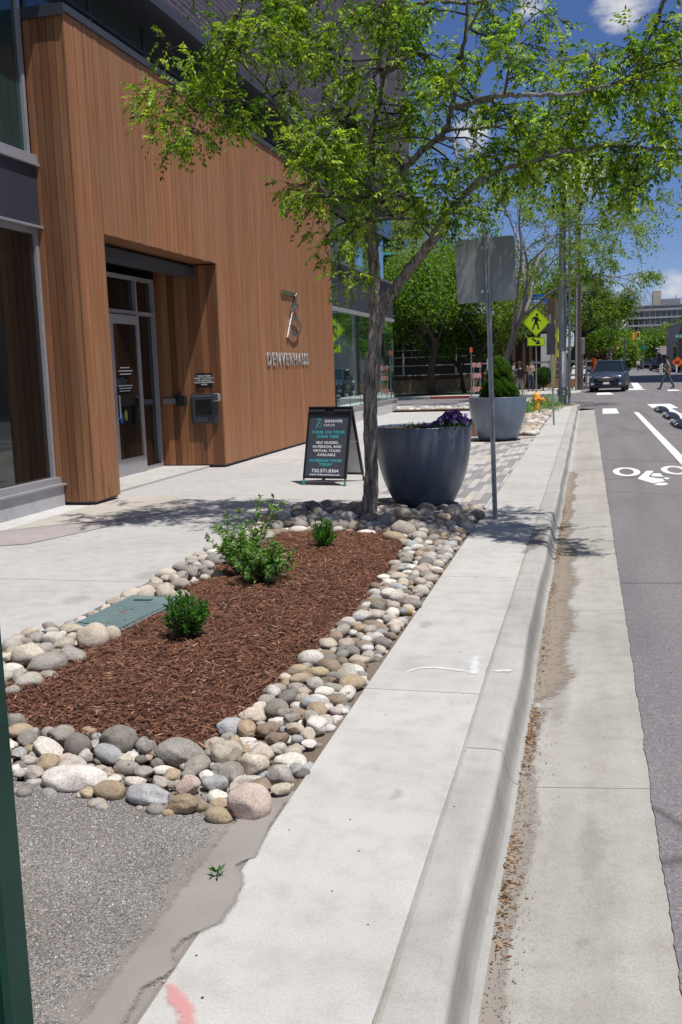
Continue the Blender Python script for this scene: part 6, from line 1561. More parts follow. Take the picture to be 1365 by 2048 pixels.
car('parked_suv', 'dark blue SUV parked facing the camera beyond the side street', 1.02, 55.4, math.radians(-5.5), (.055, .075, .12), cat='SUV')
for (px_, py_, Y, cl, H, lb) in ((1264, 733, 215, (.03, .015, .02), 1.5, 'small dark car far down the road, leftmost of the queue'), (1273, 733, 225, (.7, .7, .7), 1.45, 'white car far down the road left of the white SUV'), (1290, 733, 205, (.75, .75, .75), 1.85, 'white SUV far down the road with dark windscreen'),
                                (1295, 736, 178, (.03, .04, .06), 1.45, 'dark saloon car in front of the far white SUV'), (1317, 738, 150, (.02, .02, .03), 1.85, 'large dark SUV far down the road near the grey building'), (1368, 743, 128, (.02, .02, .02), 1.6, 'black car at the right edge behind the orange diamond sign')):
    car('distant_car', lb, AY(px_, py_, Y)[0], Y, 0, cl, H=H, detail=False)

# ================================================================== PEOPLE
def skin(name, J, E, R, mat, parent, sub=2):
    me = bpy.data.meshes.new(name); ks = list(J); me.from_pydata([J[k] for k in ks], [(ks.index(a), ks.index(b)) for a, b in E], [])
    o = bpy.data.objects.new('tmp', me); COL.objects.link(o); md = o.modifiers.new('s', 'SKIN')
    for i, k in enumerate(ks):
        v = me.skin_vertices[0].data[i]; r = R[k]; v.radius = r if hasattr(r, '__len__') else (r, r); v.use_root = (i == 0)
    md.use_smooth_shade = True; sm = o.modifiers.new('u', 'SUBSURF'); sm.levels = sub; sm.render_levels = sub
    dg = bpy.context.evaluated_depsgraph_get(); dg.update(); m2 = bpy.data.meshes.new_from_object(o.evaluated_get(dg)); bpy.data.objects.remove(o); m2.name = name
    m2.materials.clear(); m2.materials.append(mat); m2.polygons.foreach_set('use_smooth', [True] * len(m2.polygons))
    q = bpy.data.objects.new(name, m2); COL.objects.link(q); q.parent = parent; return q
def person(label, loc, rz, pose, shirt, pants, shoes, hair, short=False, backpack=False, scale=1.0, hat=False, cap=None):
    # local axes: faces -Y, z up
    t = thing('person', label, 'person', (0, 0, 0))
    mS = simple('shirt', shirt, .9, 0, .15, 10, .2); mP = simple('trousers', pants, .9, 0, .15, 10, .2); mF = simple('shoe', shoes, .7, 0, .1, 10, .3); mH = simple('hair', hair, .8, 0, .2, 40, .3)
    st, ar = pose['step'], pose['arms']
    J = dict(pelvis=(0, 0, .96), belly=(0, -.01, 1.12), chest=(0, 0, 1.32), neck=(0, -.01, 1.48), head0=(0, -.03 - pose.get('look', 0), 1.58), head1=(0, -.035 - pose.get('look', 0) * 1.6, 1.68), head2=(0, -.02 - pose.get('look', 0) * 1.6, 1.74))
    for s, sg in (('L', 1), ('R', -1)):
        fy = st[0 if s == 'L' else 1]; kb = .05 if fy < 0 else -.02
        J['hip' + s] = (.10 * sg, 0, .90); J['knee' + s] = (.11 * sg, fy * .5 - .03 - kb * .3, .50); J['ank' + s] = (.11 * sg, fy, .09 + max(0, fy) * .15); J['toe' + s] = (.12 * sg, fy - .15, .04)
        J['sh' + s] = (.19 * sg, 0, 1.41); (ex, ey, ez), (wx_, wy_, wz_) = ar[0 if s == 'L' else 1]
        J['el' + s] = (ex * sg, ey, ez); J['wr' + s] = (wx_ * sg, wy_, wz_)
        w = Vector(J['wr' + s]); d = (w - Vector(J['el' + s])).normalized(); sd = Vector((0, 1, 0)) if abs(d.y) < .7 else Vector((0, 0, 1))
        J['palm' + s] = tuple(w + d * .08)
        for i, (o_, L_) in enumerate(((-.03, .07), (-.01, .085), (.01, .08), (.03, .065))): J[f'f{i}{s}'] = tuple(w + d * (.08 + L_) + sd * o_ + Vector((-.012 * sg, 0, 0)))
        J['th' + s] = tuple(w + d * .06 - sd * .055)
    E = [('pelvis', 'belly'), ('belly', 'chest'), ('chest', 'neck'), ('neck', 'head0'), ('head0', 'head1'), ('head1', 'head2')]
    R = dict(pelvis=(.15, .11), belly=(.135, .10), chest=(.16, .11), neck=.052, head0=(.068, .08), head1=(.078, .095), head2=(.055, .07))
    for s in 'LR':
        E += [('pelvis', 'hip' + s), ('hip' + s, 'knee' + s), ('knee' + s, 'ank' + s), ('ank' + s, 'toe' + s), ('chest', 'sh' + s), ('sh' + s, 'el' + s), ('el' + s, 'wr' + s), ('wr' + s, 'palm' + s), ('palm' + s, 'th' + s)] + [('palm' + s, f'f{i}{s}') for i in range(4)]
        R.update({'hip' + s: .085, 'knee' + s: .055, 'ank' + s: .038, 'toe' + s: .035, 'sh' + s: .055, 'el' + s: .04, 'wr' + s: .027, 'palm' + s: (.032, .022), 'th' + s: .009}); R.update({f'f{i}{s}': .009 for i in range(4)})
    body = skin('body', J, E, R, M['skin'], t, 1)
    b = MB(); h1 = J['head1']; b.add([(h1[0] - .012, h1[1] - .085, h1[2] - .03), (h1[0] + .012, h1[1] - .085, h1[2] - .03), (h1[0], h1[1] - .115, h1[2] - .035), (h1[0], h1[1] - .088, h1[2] + .015)], [(0, 2, 3), (2, 1, 3), (0, 1, 2)]); b.build('nose', M['skin'], body, local=True)
    b = MB()
    for q in (-1, 1): b.sphere((h1[0] + q * .03, h1[1] - .082, h1[2] + .01), .009, 8, 5)
    b.build('eyes', M['black'], body, local=True)
    b = MB()
    for q in (-1, 1): b.sphere((h1[0] + q * .08, h1[1] + .0, h1[2] - .01), .018, 8, 5, sc=(.4, 1, 1.5))
    b.build('ears', M['skin'], body, local=True)
    k = lambda p, q, f: tuple(Vector(J[p]).lerp(Vector(J[q]), f))
    JS = dict(belly=J['belly'], low=(0, 0, .93), chest=J['chest'], col=(0, 0, 1.45)); ES = [('belly', 'low'), ('belly', 'chest'), ('chest', 'col')]; RS = dict(belly=(.155, .12), low=(.165, .125), chest=(.175, .125), col=(.08, .07))
    for s in 'LR': JS['sh' + s] = J['sh' + s]; JS['el' + s] = k('sh' + s, 'el' + s, pose.get('sleeve', .75)); ES += [('chest', 'sh' + s), ('sh' + s, 'el' + s)]; RS['sh' + s] = .075; RS['el' + s] = .062
    skin('shirt', JS, ES, RS, mS, t)
    JP = dict(pelvis=(0, 0, .93), wa=(0, 0, 1.02)); EP = [('pelvis', 'wa')]; RP = dict(pelvis=(.165, .125), wa=(.15, .115))
    for s in 'LR':
        JP['hip' + s] = J['hip' + s]; JP['knee' + s] = J['knee' + s]; EP += [('pelvis', 'hip' + s), ('hip' + s, 'knee' + s)]; RP['hip' + s] = .105; RP['knee' + s] = .095 if short else .075
        if not short: JP['ank' + s] = J['ank' + s]; EP.append(('knee' + s, 'ank' + s)); RP['ank' + s] = .062
    skin('trousers' if not short else 'shorts', JP, EP, RP, mP, t)
    for s in 'LR':
        a, o_ = Vector(J['ank' + s]), Vector(J['toe' + s]); skin('shoe', dict(h=tuple(a + Vector((0, .05, -.045))), m=tuple(a + Vector((0, -.03, -.03))), t=tuple(o_ + Vector((0, -.03, 0)))), [('h', 'm'), ('m', 't')], dict(h=.045, m=.052, t=.038), mF, t)
    h2 = Vector(J['head1']); hr = MB(); hr.sphere((h2.x, h2.y + .02, h2.z + .035), .102, 14, 10, sc=(.93, 1.0, .98)); hr.build('hair' if not hat else 'hat', mH, t, smooth='all', local=True)
    if hat: b = MB(); b.lathe([(.09, 0), (.15, -.012), (.15, -.004), (.09, .012)], (h2.x, h2.y, h2.z + .05), 18, cap=False); b.build('hat_brim', mH, t, local=True)
    if backpack: b = MB(); b.bbox(-.15, .15, .12, .28, 1.0, 1.45, .04); b.build('backpack', M['black'], t, local=True)
    if pose.get('phone'): b = MB(); w = J['palmR']; b.box((w[0] + .01, w[1] - .02, w[2] + .05), (.07, .012, .14)); b.build('phone', M['black'], t, local=True)
    t.location = loc; t.rotation_euler = (0, 0, rz); t.scale = (scale,) * 3; return t
walkp = dict(step=(-.36, .38), arms=(((.24, .12, 1.14), (.24, .14, .90)), ((.25, -.10, 1.14), (.22, -.34, 1.12))), sleeve=.8)
p = G(1335, 778, -.12)
person('person in grey shirt and blue jeans striding left across the road', (p[0], p[1], -.12), math.radians(-88), walkp, (.24, .24, .215), (.09, .12, .15), (.03, .03, .03), (.02, .015, .012), scale=1.04)
p = G(1047, 790, 0)
person('person in grey shirt and khaki shorts walking with a dark backpack near the hydrant', (p[0], 48.0, -.12), math.radians(188), dict(step=(-.2, .22), arms=(((.27, .03, 1.12), (.27, -.06, .88)), ((.27, .0, 1.12), (.27, .02, .86))), sleeve=.85), (.10, .095, .09), (.26, .25, .20), (.03, .03, .03), (.09, .06, .04), short=True, backpack=True, hat=True)
p = G(1065, 781, 0)
person('person in patterned sleeveless top and dark jeans looking down at a phone', (p[0], 56.5, 0), math.radians(8), dict(step=(.03, -.06), arms=(((.24, .02, 1.15), (.05, -.22, 1.18)), ((.25, .0, 1.14), (.06, -.25, 1.2))), sleeve=.2, look=.02, phone=True), (.26, .25, .27), (.03, .045, .08), (.05, .04, .04), (.04, .02, .015))
person('person in white shirt partly hidden behind the conical evergreen', (AY(1028, 760, 58)[0], 58, 0), math.radians(90), dict(step=(-.1, .1), arms=(((.24, .02, 1.15), (.22, -.1, .95)), ((.25, .0, 1.14), (.2, -.12, .94)))), (.6, .6, .62), (.05, .05, .06), (.03, .03, .03), (.03, .02, .015))
person('distant person in white shirt and dark trousers standing in the road', (AY(1277, 741, 150)[0], 150, -.12), 0, dict(step=(.05, -.05), arms=(((.26, .02, 1.15), (.24, -.06, .93)), ((.26, .0, 1.14), (.24, -.04, .93)))), (.7, .7, .72), (.02, .025, .05), (.03, .03, .03), (.03, .02, .015))

# ================================================================== BACKGROUND BUILDINGS
t = thing('low_building', 'low brown building with long dark windows in white frames behind the left trees', 'building', (-20, 62, 0))
b = MB(); b.b2(-45, -5.7, 59.1, 75, 0, 1.05); b.build('wall', M['brown_wall'], t); b = MB(); b.b2(-45, -5.7, 59.15, 75, 3.06, 4.6); b.build('upper_wall', M['dark_wall'], t)
b = MB(); b.b2(-45, -5.72, 59.25, 59.3, 1.05, 3.05); b.build('window', M['black'], t)
b = MB()
for z in (1.05, 1.62, 2.12, 2.55, 3.0): b.b2(-45, -5.7, 59.12, 59.2, z, z + .055)
for x in (-14, -10.9, -9.2, -7.7, -5.8): b.b2(x, x + .12, 59.1, 59.21, 1.0, 3.05)
b.build('window_frame', M['dwhite'], t)
t = thing('board_fence', 'weathered tan board fence under the dark windows', 'fence', (-12, 58.6, 0)); b = MB()
for i in range(330): x = -30 + i * .074; b.b2(x, x + .068, 58.55 + random.uniform(0, .02), 58.6, .02, .80 + random.uniform(-.03, .03), (1, 1, 1))
b.build('boards', M['wood_fence'], t)
t = thing('restaurant', 'restaurant front with dark brown posts and white wall beyond the side street', 'building', (-5, 66, 0))
b = MB(); b.b2(-5.6, -1.9, 62, 80, 0, 5.5); b.build('wall', M['brown_wall'], t)
b = MB(); b.b2(-2.7, -1.95, 60.5, 61.9, 0, 3.3); b.build('white_wall', M['dwhite'], t)
b = MB(); b.b2(-5.7, -2.2, 60.5, 62.2, 3.4, 3.7); b.build('awning', M['frame_dark'], t)
b = MB()
for x in (-5.5, -5.0, -4.4, -3.8, -3.4): b.b2(x, x + .18, 60.6, 60.75, 0, 3.4, None)
b.build('posts', M['wood_pole'], t)
b = MB(); b.b2(-5.9, -5.6, 60.4, 60.9, 0, 3.6); b.build('pillar', M['grey_wall'], t)
t = thing('round_sign', 'round red and white sign hanging by the restaurant front', 'sign', (-4.1, 59.5, 3.7)); cc_ = AY(1048, 655, 59.5)
b = MB(); b.prism([(cc_[0] + .42 * math.cos(2 * PI * i / 24), cc_[2] + .42 * math.sin(2 * PI * i / 24)) for i in range(24)], 59.5, 59.56, lambda u, v, w: (u, w, v)); b.build('disc', M['dwhite'], t)
b = MB(); b.prism([(cc_[0] + .27 * math.cos(2 * PI * i / 24), cc_[2] + .27 * math.sin(2 * PI * i / 24)) for i in range(24)], 59.48, 59.496, lambda u, v, w: (u, w, v)); b.build('centre', M['red'], t)
t = thing('awning_flags', 'strings of small red lanterns hanging above the restaurant entrance', 'lanterns', (-4.3, 60, 4.5)); b = MB()
for i in range(9): q = AY(1036 + RNG.uniform(-3, 4), 600 + i * 7, 58); b.sphere(q, .08, 8, 6)
b.build('lantern', M['red'], t)
# patio boxes, rails
for i, (xa, xb, lb) in enumerate(((-3.2, -1.15, 'long wooden planter box of the patio, left one'), (-.95, -.25, 'short wooden planter box behind the wooden pole'))):
    t = thing('wooden_planter_box', lb, 'planter box', (xa, 58.6, 0)); b = MB(); b.bbox(xa, xb, 58.3, 58.8, .15, .62, .01); b.build('box', simple('cedar_box', (.30, .16, .08), .8), t)
    b = MB()
    for x in (xa + .08, xb - .12): b.b2(x, x + .08, 58.35, 58.75, .0, .15)
    b.build('feet', M['brown_wall'], t)
t = thing('patio_railing', 'grey wooden patio railing left of the parked SUV', 'railing', (-1, 59.5, 0)); b = MB()
for z in (.75, 1.15, 1.55): b.b2(-3.2, .25, 59.45, 59.5, z, z + .12)
b.build('rails', M['galv'], t); b = MB()
for x in (-3.2, -2.2, -1.2, -.1): b.b2(x, x + .1, 59.4, 59.5, 0, 1.75)
b.build('rail_posts', M['galv'], t)
t = thing('round_bush', 'round clipped green bush in front of the white restaurant wall', 'bush', (-2.6, 58, 0)); r = np.random.default_rng(77); n = 7000; d = r.normal(0, 1, (n, 3)); d /= np.linalg.norm(d, axis=1, keepdims=True); q = AY(1087, 748, 57.8)
P = np.array([q[0], 57.8, .82]) + d * np.array([.5, .5, .5]) * r.uniform(.6, 1.05, (n, 1)); V, F = leafquads(P, d + r.normal(0, .6, (n, 3)), r.uniform(.05, .09, n), r.uniform(.03, .05, n), r)
fast('foliage', V, F, M['leaf'], t, np.tile([(.035, .09, .02)], (len(F), 1))); b = MB(); b.tube([(q[0], 57.8, 0), (q[0], 57.8, .6)], .04, 6); b.build('stem', M['bark_dark'], t)
# far office tower
t = thing('office_block', 'long grey concrete office block on the skyline', 'building', (30, 350, 0))
OX0, OX1, OY = 13.2, 75, 350; zt = 18.2
b = MB(); b.b2(OX0 + .4, OX1, OY + .5, OY + 20, 0, zt + 1.4); b.build('core', M['office'], t)
b = MB()
for i in range(7):
    z = zt - i * 2.55; b.b2(OX0, OX1, OY - .3, OY + .49, z - .55, z + (.1 if i else .25))
b.build('floor_band', M['office_lt'], t)
b = MB()
for i in range(36): x = OX0 + .1 + i * 1.75; b.b2(x, x + .28, OY - .1, OY + .46, 0, zt - .6)
b.build('pilasters', M['office'], t)
b = MB(); b.b2(OX0 + .5, OX1, OY + .4, OY + .48, 0, zt + .9); b.build('window_strip', M['glass_dark'], t)
b = MB(); b.b2(21.6, 24.2, OY + 3, OY + 9, zt, zt + 6.2); b.build('stair_tower', M['tan_wall'], t)
b = MB(); b.b2(24.3, 30.5, OY + 3, OY + 9, zt, zt + 3.4); b.b2(33, 60, OY + 3, OY + 9, zt, zt + 2.6); b.build('penthouse', M['office_lt'], t)
b = MB(); b.tube([(17.5, OY + 2, zt), (17.5, OY + 2, zt + 2.6)], .3, 6); b.tube([(29, OY + 4, zt + 3.4), (29, OY + 4, zt + 4.4)], .2, 6); b.build('roof_vent', M['metal'], t)
# grey corner building right, and tall block casting the shadow across the road
gx = AY(1356, 745, 128)[0]
t = thing('grey_corner_building', 'low dark grey building at the right edge beyond the crossing', 'building', (gx + 6, 135, 0))
b = MB(); b.b2(gx, gx + 30, 128, 146, -.1, 5.9); b.b2(gx + .6, gx + 30, 127, 127.99, -.1, 6.2); b.build('wall', M['grey_wall'], t)
b = MB(); b.b2(gx - .04, gx - .002, 130, 134, .4, 3.6); b.b2(gx + 2.0, gx + 3.4, 126.95, 126.99, .4, 3.2); b.build('window', M['glass_dark'], t)
t = thing('brick_block', 'buff brick block seen only in window reflections', 'building', (20, 40, 0)); b = MB(); b.b2(13.2, 30, 10, 66, 0, 9); b.build('wall', M['tan_wall'], t)
b = MB()
for k_ in range(2):
    for i in range(18): b.b2(13.15, 13.19, 11 + i * 3, 12.7 + i * 3, 1.2 + k_ * 4, 3.6 + k_ * 4)
b.build('window', M['glass_dark'], t)
t = thing('tall_block', 'tall block beyond the right edge shading the road', 'building', (20, 90, 0)); b = MB(); b.b2(11.9, 30, 72, 106, 0, 29); b.build('wall', M['tan_wall'], t)
# glass building with cyan trim glimpsed through the leaves
t = thing('glass_apartment_block', 'pale glass apartment block with turquoise trim behind the main tree', 'building', (-14, 64, 0)); b = MB(); b.b2(-26, -11.5, 64, 80, 0, 13); b.build('wall', M['glass_teal'], t)
b = MB()
for z in range(4): b.b2(-26, -11.45, 63.85, 63.98, 3.2 + z * 3, 5.4 + z * 3)
b.build('window', M['glass_teal'], t); b = MB()
for z in range(4): b.b2(-26, -11.2, 63.6, 63.84, 2.8 + z * 3, 2.98 + z * 3)
b.build('trim', M['cyan'], t)
# signals and small road furniture at the next junction
def signal(name, label, x, y, z, H=1.05, dirs=1):
    t = thing(name, label, 'traffic light', (x, y, z), 'traffic lights at the next junction'); b = MB(); b.bbox(x - .22, x + .22, y - .12, y + .12, z, z + H, .04); b.bbox(x - .75, x - .38, y - .12, y + .12, z + .05, z + H - .1, .04); b.box((x - .3, y, z + H * .5), (.3, .06, .06)); b.build('housing', M['tl_yellow'], t)
    for i, m in enumerate((simple('lens_green', (.0, .9, .45), .3), M['black'], M['black'])):
        b = MB(); b.lathe([(.13, 0), (.13, .02)], (0, 0, 0), 14); b.v = [(p[0] + x, y - .13 - p[2], z + .2 + i * .32 + p[1]) for p in b.v]; b.build('lens', m, t)
    b = MB(); b.tube([(x, y, z + H), (x, y, z + H + .25)], .03, 6); b.build('hanger', M['black'], t); return t
for (px_, py_, lb) in ((1277, 680, 'yellow traffic light showing green, highest of the far ones'), (1235, 699, 'orange yellow traffic light left of the street lamp'), (1362, 705, 'yellow traffic light at the right edge of the photo')):
    q = AY(px_, py_, 135); signal('traffic_light', lb, q[0], 135, q[2])
t = thing('signal_wires', 'thin dark span wires carrying the far traffic lights', 'cables', (5, 135, 8)); b = MB()
a0, a1, a2 = AY(1170, 628, 135), AY(1277, 662, 135), AY(1410, 640, 135); b.tube([tuple(a0), tuple((a0 + a1) / 2 + [0, 0, -.2]), tuple(a1), tuple((a1 + a2) / 2 + [0, 0, -.2]), tuple(a2)], .022, 5); b.build('cable', M['black'], t)
t = thing('overhead_cable', 'single dark cable crossing the sky in front of the office block', 'cable', (0, 100, 8)); b = MB(); b.tube([tuple(AY(1140, 652, 100)), tuple(AY(1200, 645, 100)), tuple(AY(1252, 642, 100)), tuple(AY(1420, 632, 100))], .03, 5); b.build('cable', M['black'], t)
t = thing('overhead_cable', 'pair of power lines running between the two utility poles', 'cable', (-1, 48, 12)); b = MB()
for dx in (-.6, .12, .84): b.tube([(px_o, 39.3, 12.95) for px_o in [-.93 + .5 + dx]] + [(wx + .35 + dx, 48, 12.5), (wx + .35 + dx, 57, 12.75)], .012, 4)
b.build('cable', M['black'], t)
t = thing('street_lamp', 'distant street lamp with a long arm over the road', 'street lamp', (5, 150, 0)); q = AY(1250, 680, 150); b = MB(); b.tube([(q[0], 150, 0), (q[0], 150, q[2] + .4)], .12, 8); b.build('pole', M['frame_dark'], t); b = MB(); b.tube([(q[0], 150, q[2] + .1), (q[0] - 1.3, 150, q[2] + .35)], .06, 6); b.build('arm', M['galv'], t)
t = thing('street_name_sign', 'small green street name sign hanging at the far junction', 'sign', (8, 140, 4)); q = AY(1288, 695, 140); b = MB(); b.b2(q[0] - .55, q[0] + .55, 139.9, 140, q[2] - .14, q[2] + .14); b.build('plate', M['green_sign'], t); b = MB(); b.tube([(q[0] + .0, 140.1, 0), (q[0], 140.1, q[2] + 1.6)], .06, 6); b.build('post', M['galv'], t)
t = thing('street_name_sign', 'large green street name sign with white letters at the right edge', 'sign', (12, 125, 5)); q = AY(1366, 672, 125); b = MB(); b.b2(q[0] - .85, q[0] + 1.2, 124.9, 125, q[2] - .27, q[2] + .27); b.build('plate', M['green_sign'], t)
text('lettering', 'Grant', .42, M['white'], t, frame4((q[0] - .38, 124.88, q[2] - .15), (1, 0, 0), (0, 0, 1), (0, -1, 0)), extr=.003, align='LEFT'); b = MB(); b.b2(q[0] - .72, q[0] - .52, 124.88, 124.895, q[2] - .06, q[2] + .1); b.build('letter_mark', M['white'], t)
t = thing('signal_mast', 'dark signal mast at the right edge of the photo', 'pole', (12, 126, 0)); b = MB(); b.tube([(q[0] + .05, 126, 0), (q[0] + .05, 126, 9)], .12, 8); b.build('pole', M['frame_dark'], t)
t = thing('construction_sign', 'orange diamond roadworks sign on a stand at the right', 'sign', (11, 118, 0)); q = AY(1356, 724, 118); b = MB(); b.prism([(q[0], q[2] + .62), (q[0] - .62, q[2]), (q[0], q[2] - .62), (q[0] + .62, q[2])], 117.9, 117.95, lambda u, v, w: (u, w, v)); b.build('plate', M['orange_sign'], t)
b = MB(); b.box((q[0] - .02, 117.88, q[2] + .08), (.5, .02, .08)); b.box((q[0], 117.88, q[2] - .1), (.4, .02, .08)); b.build('lettering', M['black'], t); b = MB(); b.tube([(q[0], 118.1, 0), (q[0], 118.1, q[2])], .04, 6); b.build('stand', M['metal'], t)
for (px_, lb) in ((1353.5, 'white delineator post below the orange diamond sign'), (1321, 'left one of the two white delineator posts behind the walking person'), (1325, 'right one of the two white delineator posts behind the walking person')):
    q = AY(px_, 742, 116); t = thing('delineator_post', lb, 'post', (q[0], 116, 0), 'white delineator posts by the far crossing'); b = MB(); b.tube([(q[0], 116, -.1), (q[0], 116, .92)], .06, 8); b.build('post', M['white'], t); b = MB(); b.lathe([(.16, 0), (.14, .05)], (q[0], 116, -.1), 12); b.build('base', M['black'], t)
t = thing('grey_pylon', 'tall pale grey pylon sign behind the parked SUV', 'sign', (3, 100, 0)); q = AY(1220, 720, 100); b = MB(); b.bbox(q[0] - .22, q[0] + .05, 99.8, 100.2, 0, 2.95, .02); b.bbox(q[0] + .08, q[0] + .24, 99.9, 100.3, 0, 3.0, .02); b.build('panel', M['office_lt'], t)
t = thing('round_pole_sign', 'black round sign with a white curl on a dark post', 'sign', (10, 150, 3)); q = AY(1315, 700, 150); b = MB(); b.prism([(q[0] + .4 * math.cos(2 * PI * i / 20), q[2] + .4 * math.sin(2 * PI * i / 20)) for i in range(20)], 149.9, 150, lambda u, v, w: (u, w, v)); b.build('disc', M['black'], t)
b = MB(); b.tube([(q[0] + .25 * math.cos(a), 149.85, q[2] + .25 * math.sin(a)) for a in np.linspace(-1.5, 2.4, 10)], .05, 5); b.build('curl', M['white'], t); b = MB(); b.b2(q[0] + .05, q[0] + .6, 150.1, 150.4, 0, q[2] - .5); b.build('post', M['black'], t)
t = thing('buff_shop', 'small buff coloured shop beside the dark grey corner building', 'building', (12, 165, 0)); q = AY(1328, 720, 165); b = MB(); b.b2(q[0] - .6, q[0] + 3, 165, 172, 0, 3.6); b.build('wall', M['tan_wall'], t); b = MB(); b.b2(q[0] - .3, q[0] + .7, 164.9, 164.98, .2, 2.2); b.build('window', M['glass_dark'], t)
t = thing('traffic_barrel', 'orange traffic barrel on the patio side behind the SUV', 'barrel', (0, 70, 0)); q = AY(1189, 721, 70); b = MB(); b.lathe([(.22, 1.0), (.2, 1.6), (.12, 1.75), (.05, 1.8)], (q[0], 70, 0), 12); b.build('barrel', M['orange_sign'], t); b = MB(); b.b2(q[0] - .3, q[0] + .3, 69.8, 70.3, 0, 1.0); b.build('stand', M['galv'], t)

# ================================================================== BACKGROUND TREES
def btree(name, label, base, H, spread, lean, seed, nleaf, lsize, cols, tr_r=.2, zlow=.3, bark_m='bark_dark', cat='tree', depth=3, twig=.7, sparse=False, fork=.35, group=None, droop=0):
    r = np.random.default_rng(seed); t = thing(name, label, cat, base, group); b = MB(); tips = []; segs = []
    base = np.array(base, float)
    def grow(p, d, L, rad, lev):
        n = 5; pts = [p]; q = p.copy(); dd = d.copy()
        for i in range(n):
            dd = dd + r.normal(0, .13, 3) + np.array([0, 0, .05 if lev < 2 else -.03 - droop]); dd /= np.linalg.norm(dd); q = q + dd * L / n; pts.append(q.copy())
        b.tube(pts, lerp_r([rad, rad * .62], n + 1), 8 if lev < 2 else 5, cap=False); segs.append(pts)
        if lev >= depth: tips.append(pts); return
        k = r.integers(3, 5) if lev else r.integers(4, 6)
        for j in range(k):
            f = r.uniform(.45, 1) if j else 1.0; x = f * n; i0 = min(int(x), n - 1); s = pts[i0] + (pts[i0 + 1] - pts[i0]) * (x - i0)
            a = r.uniform(0, 2 * PI); sp = np.array([math.cos(a), math.sin(a), 0]) * spread; nd = dd * .75 + sp * r.uniform(.4, 1) + np.array([lean[0], lean[1], 0]) * .3 + np.array([0, 0, .12]); nd /= np.linalg.norm(nd)
            grow(s, nd, L * r.uniform(.58, .82), rad * (.46 if sparse else .55), lev + 1)
    grow(base, np.array([lean[0] * .35, lean[1] * .35, 1.0]), H * fork, tr_r, 0)
    b.build('trunk', M[bark_m], t, smooth='all')
    P = []; D = []
    per = max(3, nleaf // max(1, len(tips)))
    for pts in tips:
        pa = np.array(pts); n = per; f = r.uniform(0, 1, n) ** .8 * 4.999; i0 = f.astype(int); s = pa[i0] + (pa[i0 + 1] - pa[i0]) * (f - i0)[:, None]
        P.append(s + r.normal(0, twig * (.35 if sparse else .55), (n, 3)) * (.4 if sparse else 1)); D.append(r.normal(0, 1, (n, 3)) + [0, 0, -.2])
    P = np.vstack(P); D = np.vstack(D); k = P[:, 2] > base[2] + zlow; P, D = P[k], D[k]; n = len(P); V, F = leafquads(P, D, r.uniform(.6, 1.3, n) * lsize, r.uniform(.5, .9, n) * lsize * .62, r)
    C = cols[r.integers(0, len(cols), n)] * r.uniform(.6, 1.35, (n, 1)); fast('crown', V, F, M['leaf'], t, np.repeat(C, 2, axis=0)); return t
DG = np.array([(.075, .155, .02), (.11, .21, .028), (.05, .11, .016), (.15, .25, .035)]); MG = np.array([(.12, .20, .03), (.16, .25, .04), (.09, .16, .028)]); PG = np.array([(.17, .26, .05), (.22, .31, .07), (.12, .19, .04)])
btree('shade_tree', 'dense dark green tree with forked trunk on the lawn before the dark windows', (-8.3, 54.0, 0), 13, .95, (0, 0), 101, 26000, .2, DG, .24, 1.9, twig=.9, fork=.25)
btree('shade_tree', 'green tree behind the corner of the glass wing', (-13.0, 55.5, 0), 12, .9, (.2, 0), 102, 16000, .24, DG, .2, 2.0, twig=.8, fork=.32)
btree('shade_tree', 'green tree behind the striped barricade', (-5.9, 56.5, 0), 11.5, .9, (-.1, 0), 103, 18000, .2, MG, .17, 2.1, twig=.7, fork=.32)
btree('leafing_tree', 'half bare tree with pale arching twigs behind the road sign', (-3.3, 40.3, 0), 8.6, .85, (.0, 0), 104, 32000, .115, PG, .16, 4.3, 'bark_pale', depth=5, twig=.6, sparse=True, fork=.53, droop=.06)
btree('leaning_tree', 'leaning tree with long dark limbs reaching right behind the utility poles', (-1.3, 63.0, 0), 11.0, .7, (.8, 0), 105, 12000, .17, MG, .22, 2.4, 'bark_dark', depth=4, twig=.45, fork=.25)
btree('leaning_tree', 'smaller green tree under the leaning tree', (-1.6, 68.0, 0), 8, .8, (.8, 0), 106, 6500, .2, DG, .16, 1.5, twig=.6, fork=.3)
btree('shade_tree', 'tall green tree filling the gap behind the road sign plate', (-9.8, 66.0, 0), 15, .9, (.1, 0), 112, 14000, .27, DG, .3, 3.5, twig=1.0, fork=.28)
btree('shade_tree', 'green tree over the roof of the restaurant', (-5.2, 72.0, 0), 13.5, .9, (.1, 0), 113, 11000, .27, MG, .28, 4, twig=1.0, fork=.28)
btree('small_tree', 'low dark tree close to the left end of the dark windows', (-11.2, 56.2, 0), 7.2, .95, (0, 0), 121, 14000, .18, DG * .8, .13, 1.8, twig=.8, fork=.3)  # greens scaled down: shade on this low foliage is in the leaf colour
btree('small_tree', 'low dark tree right of the forked shade tree', (-6.9, 57.0, 0), 7.0, .95, (0, 0), 122, 14000, .18, DG * .8, .13, 1.9, twig=.8, fork=.3)  # same darkened greens, shaded foliage put into the leaf colour
RG = np.array([(.05, .018, .022), (.075, .025, .03), (.03, .015, .015)])
btree('copper_tree', 'small dark red leaved tree behind the patio railing', (-.2, 78.0, 0), 5.2, .8, (.2, 0), 107, 5000, .2, RG, .1, 1.2, twig=.6, fork=.3)
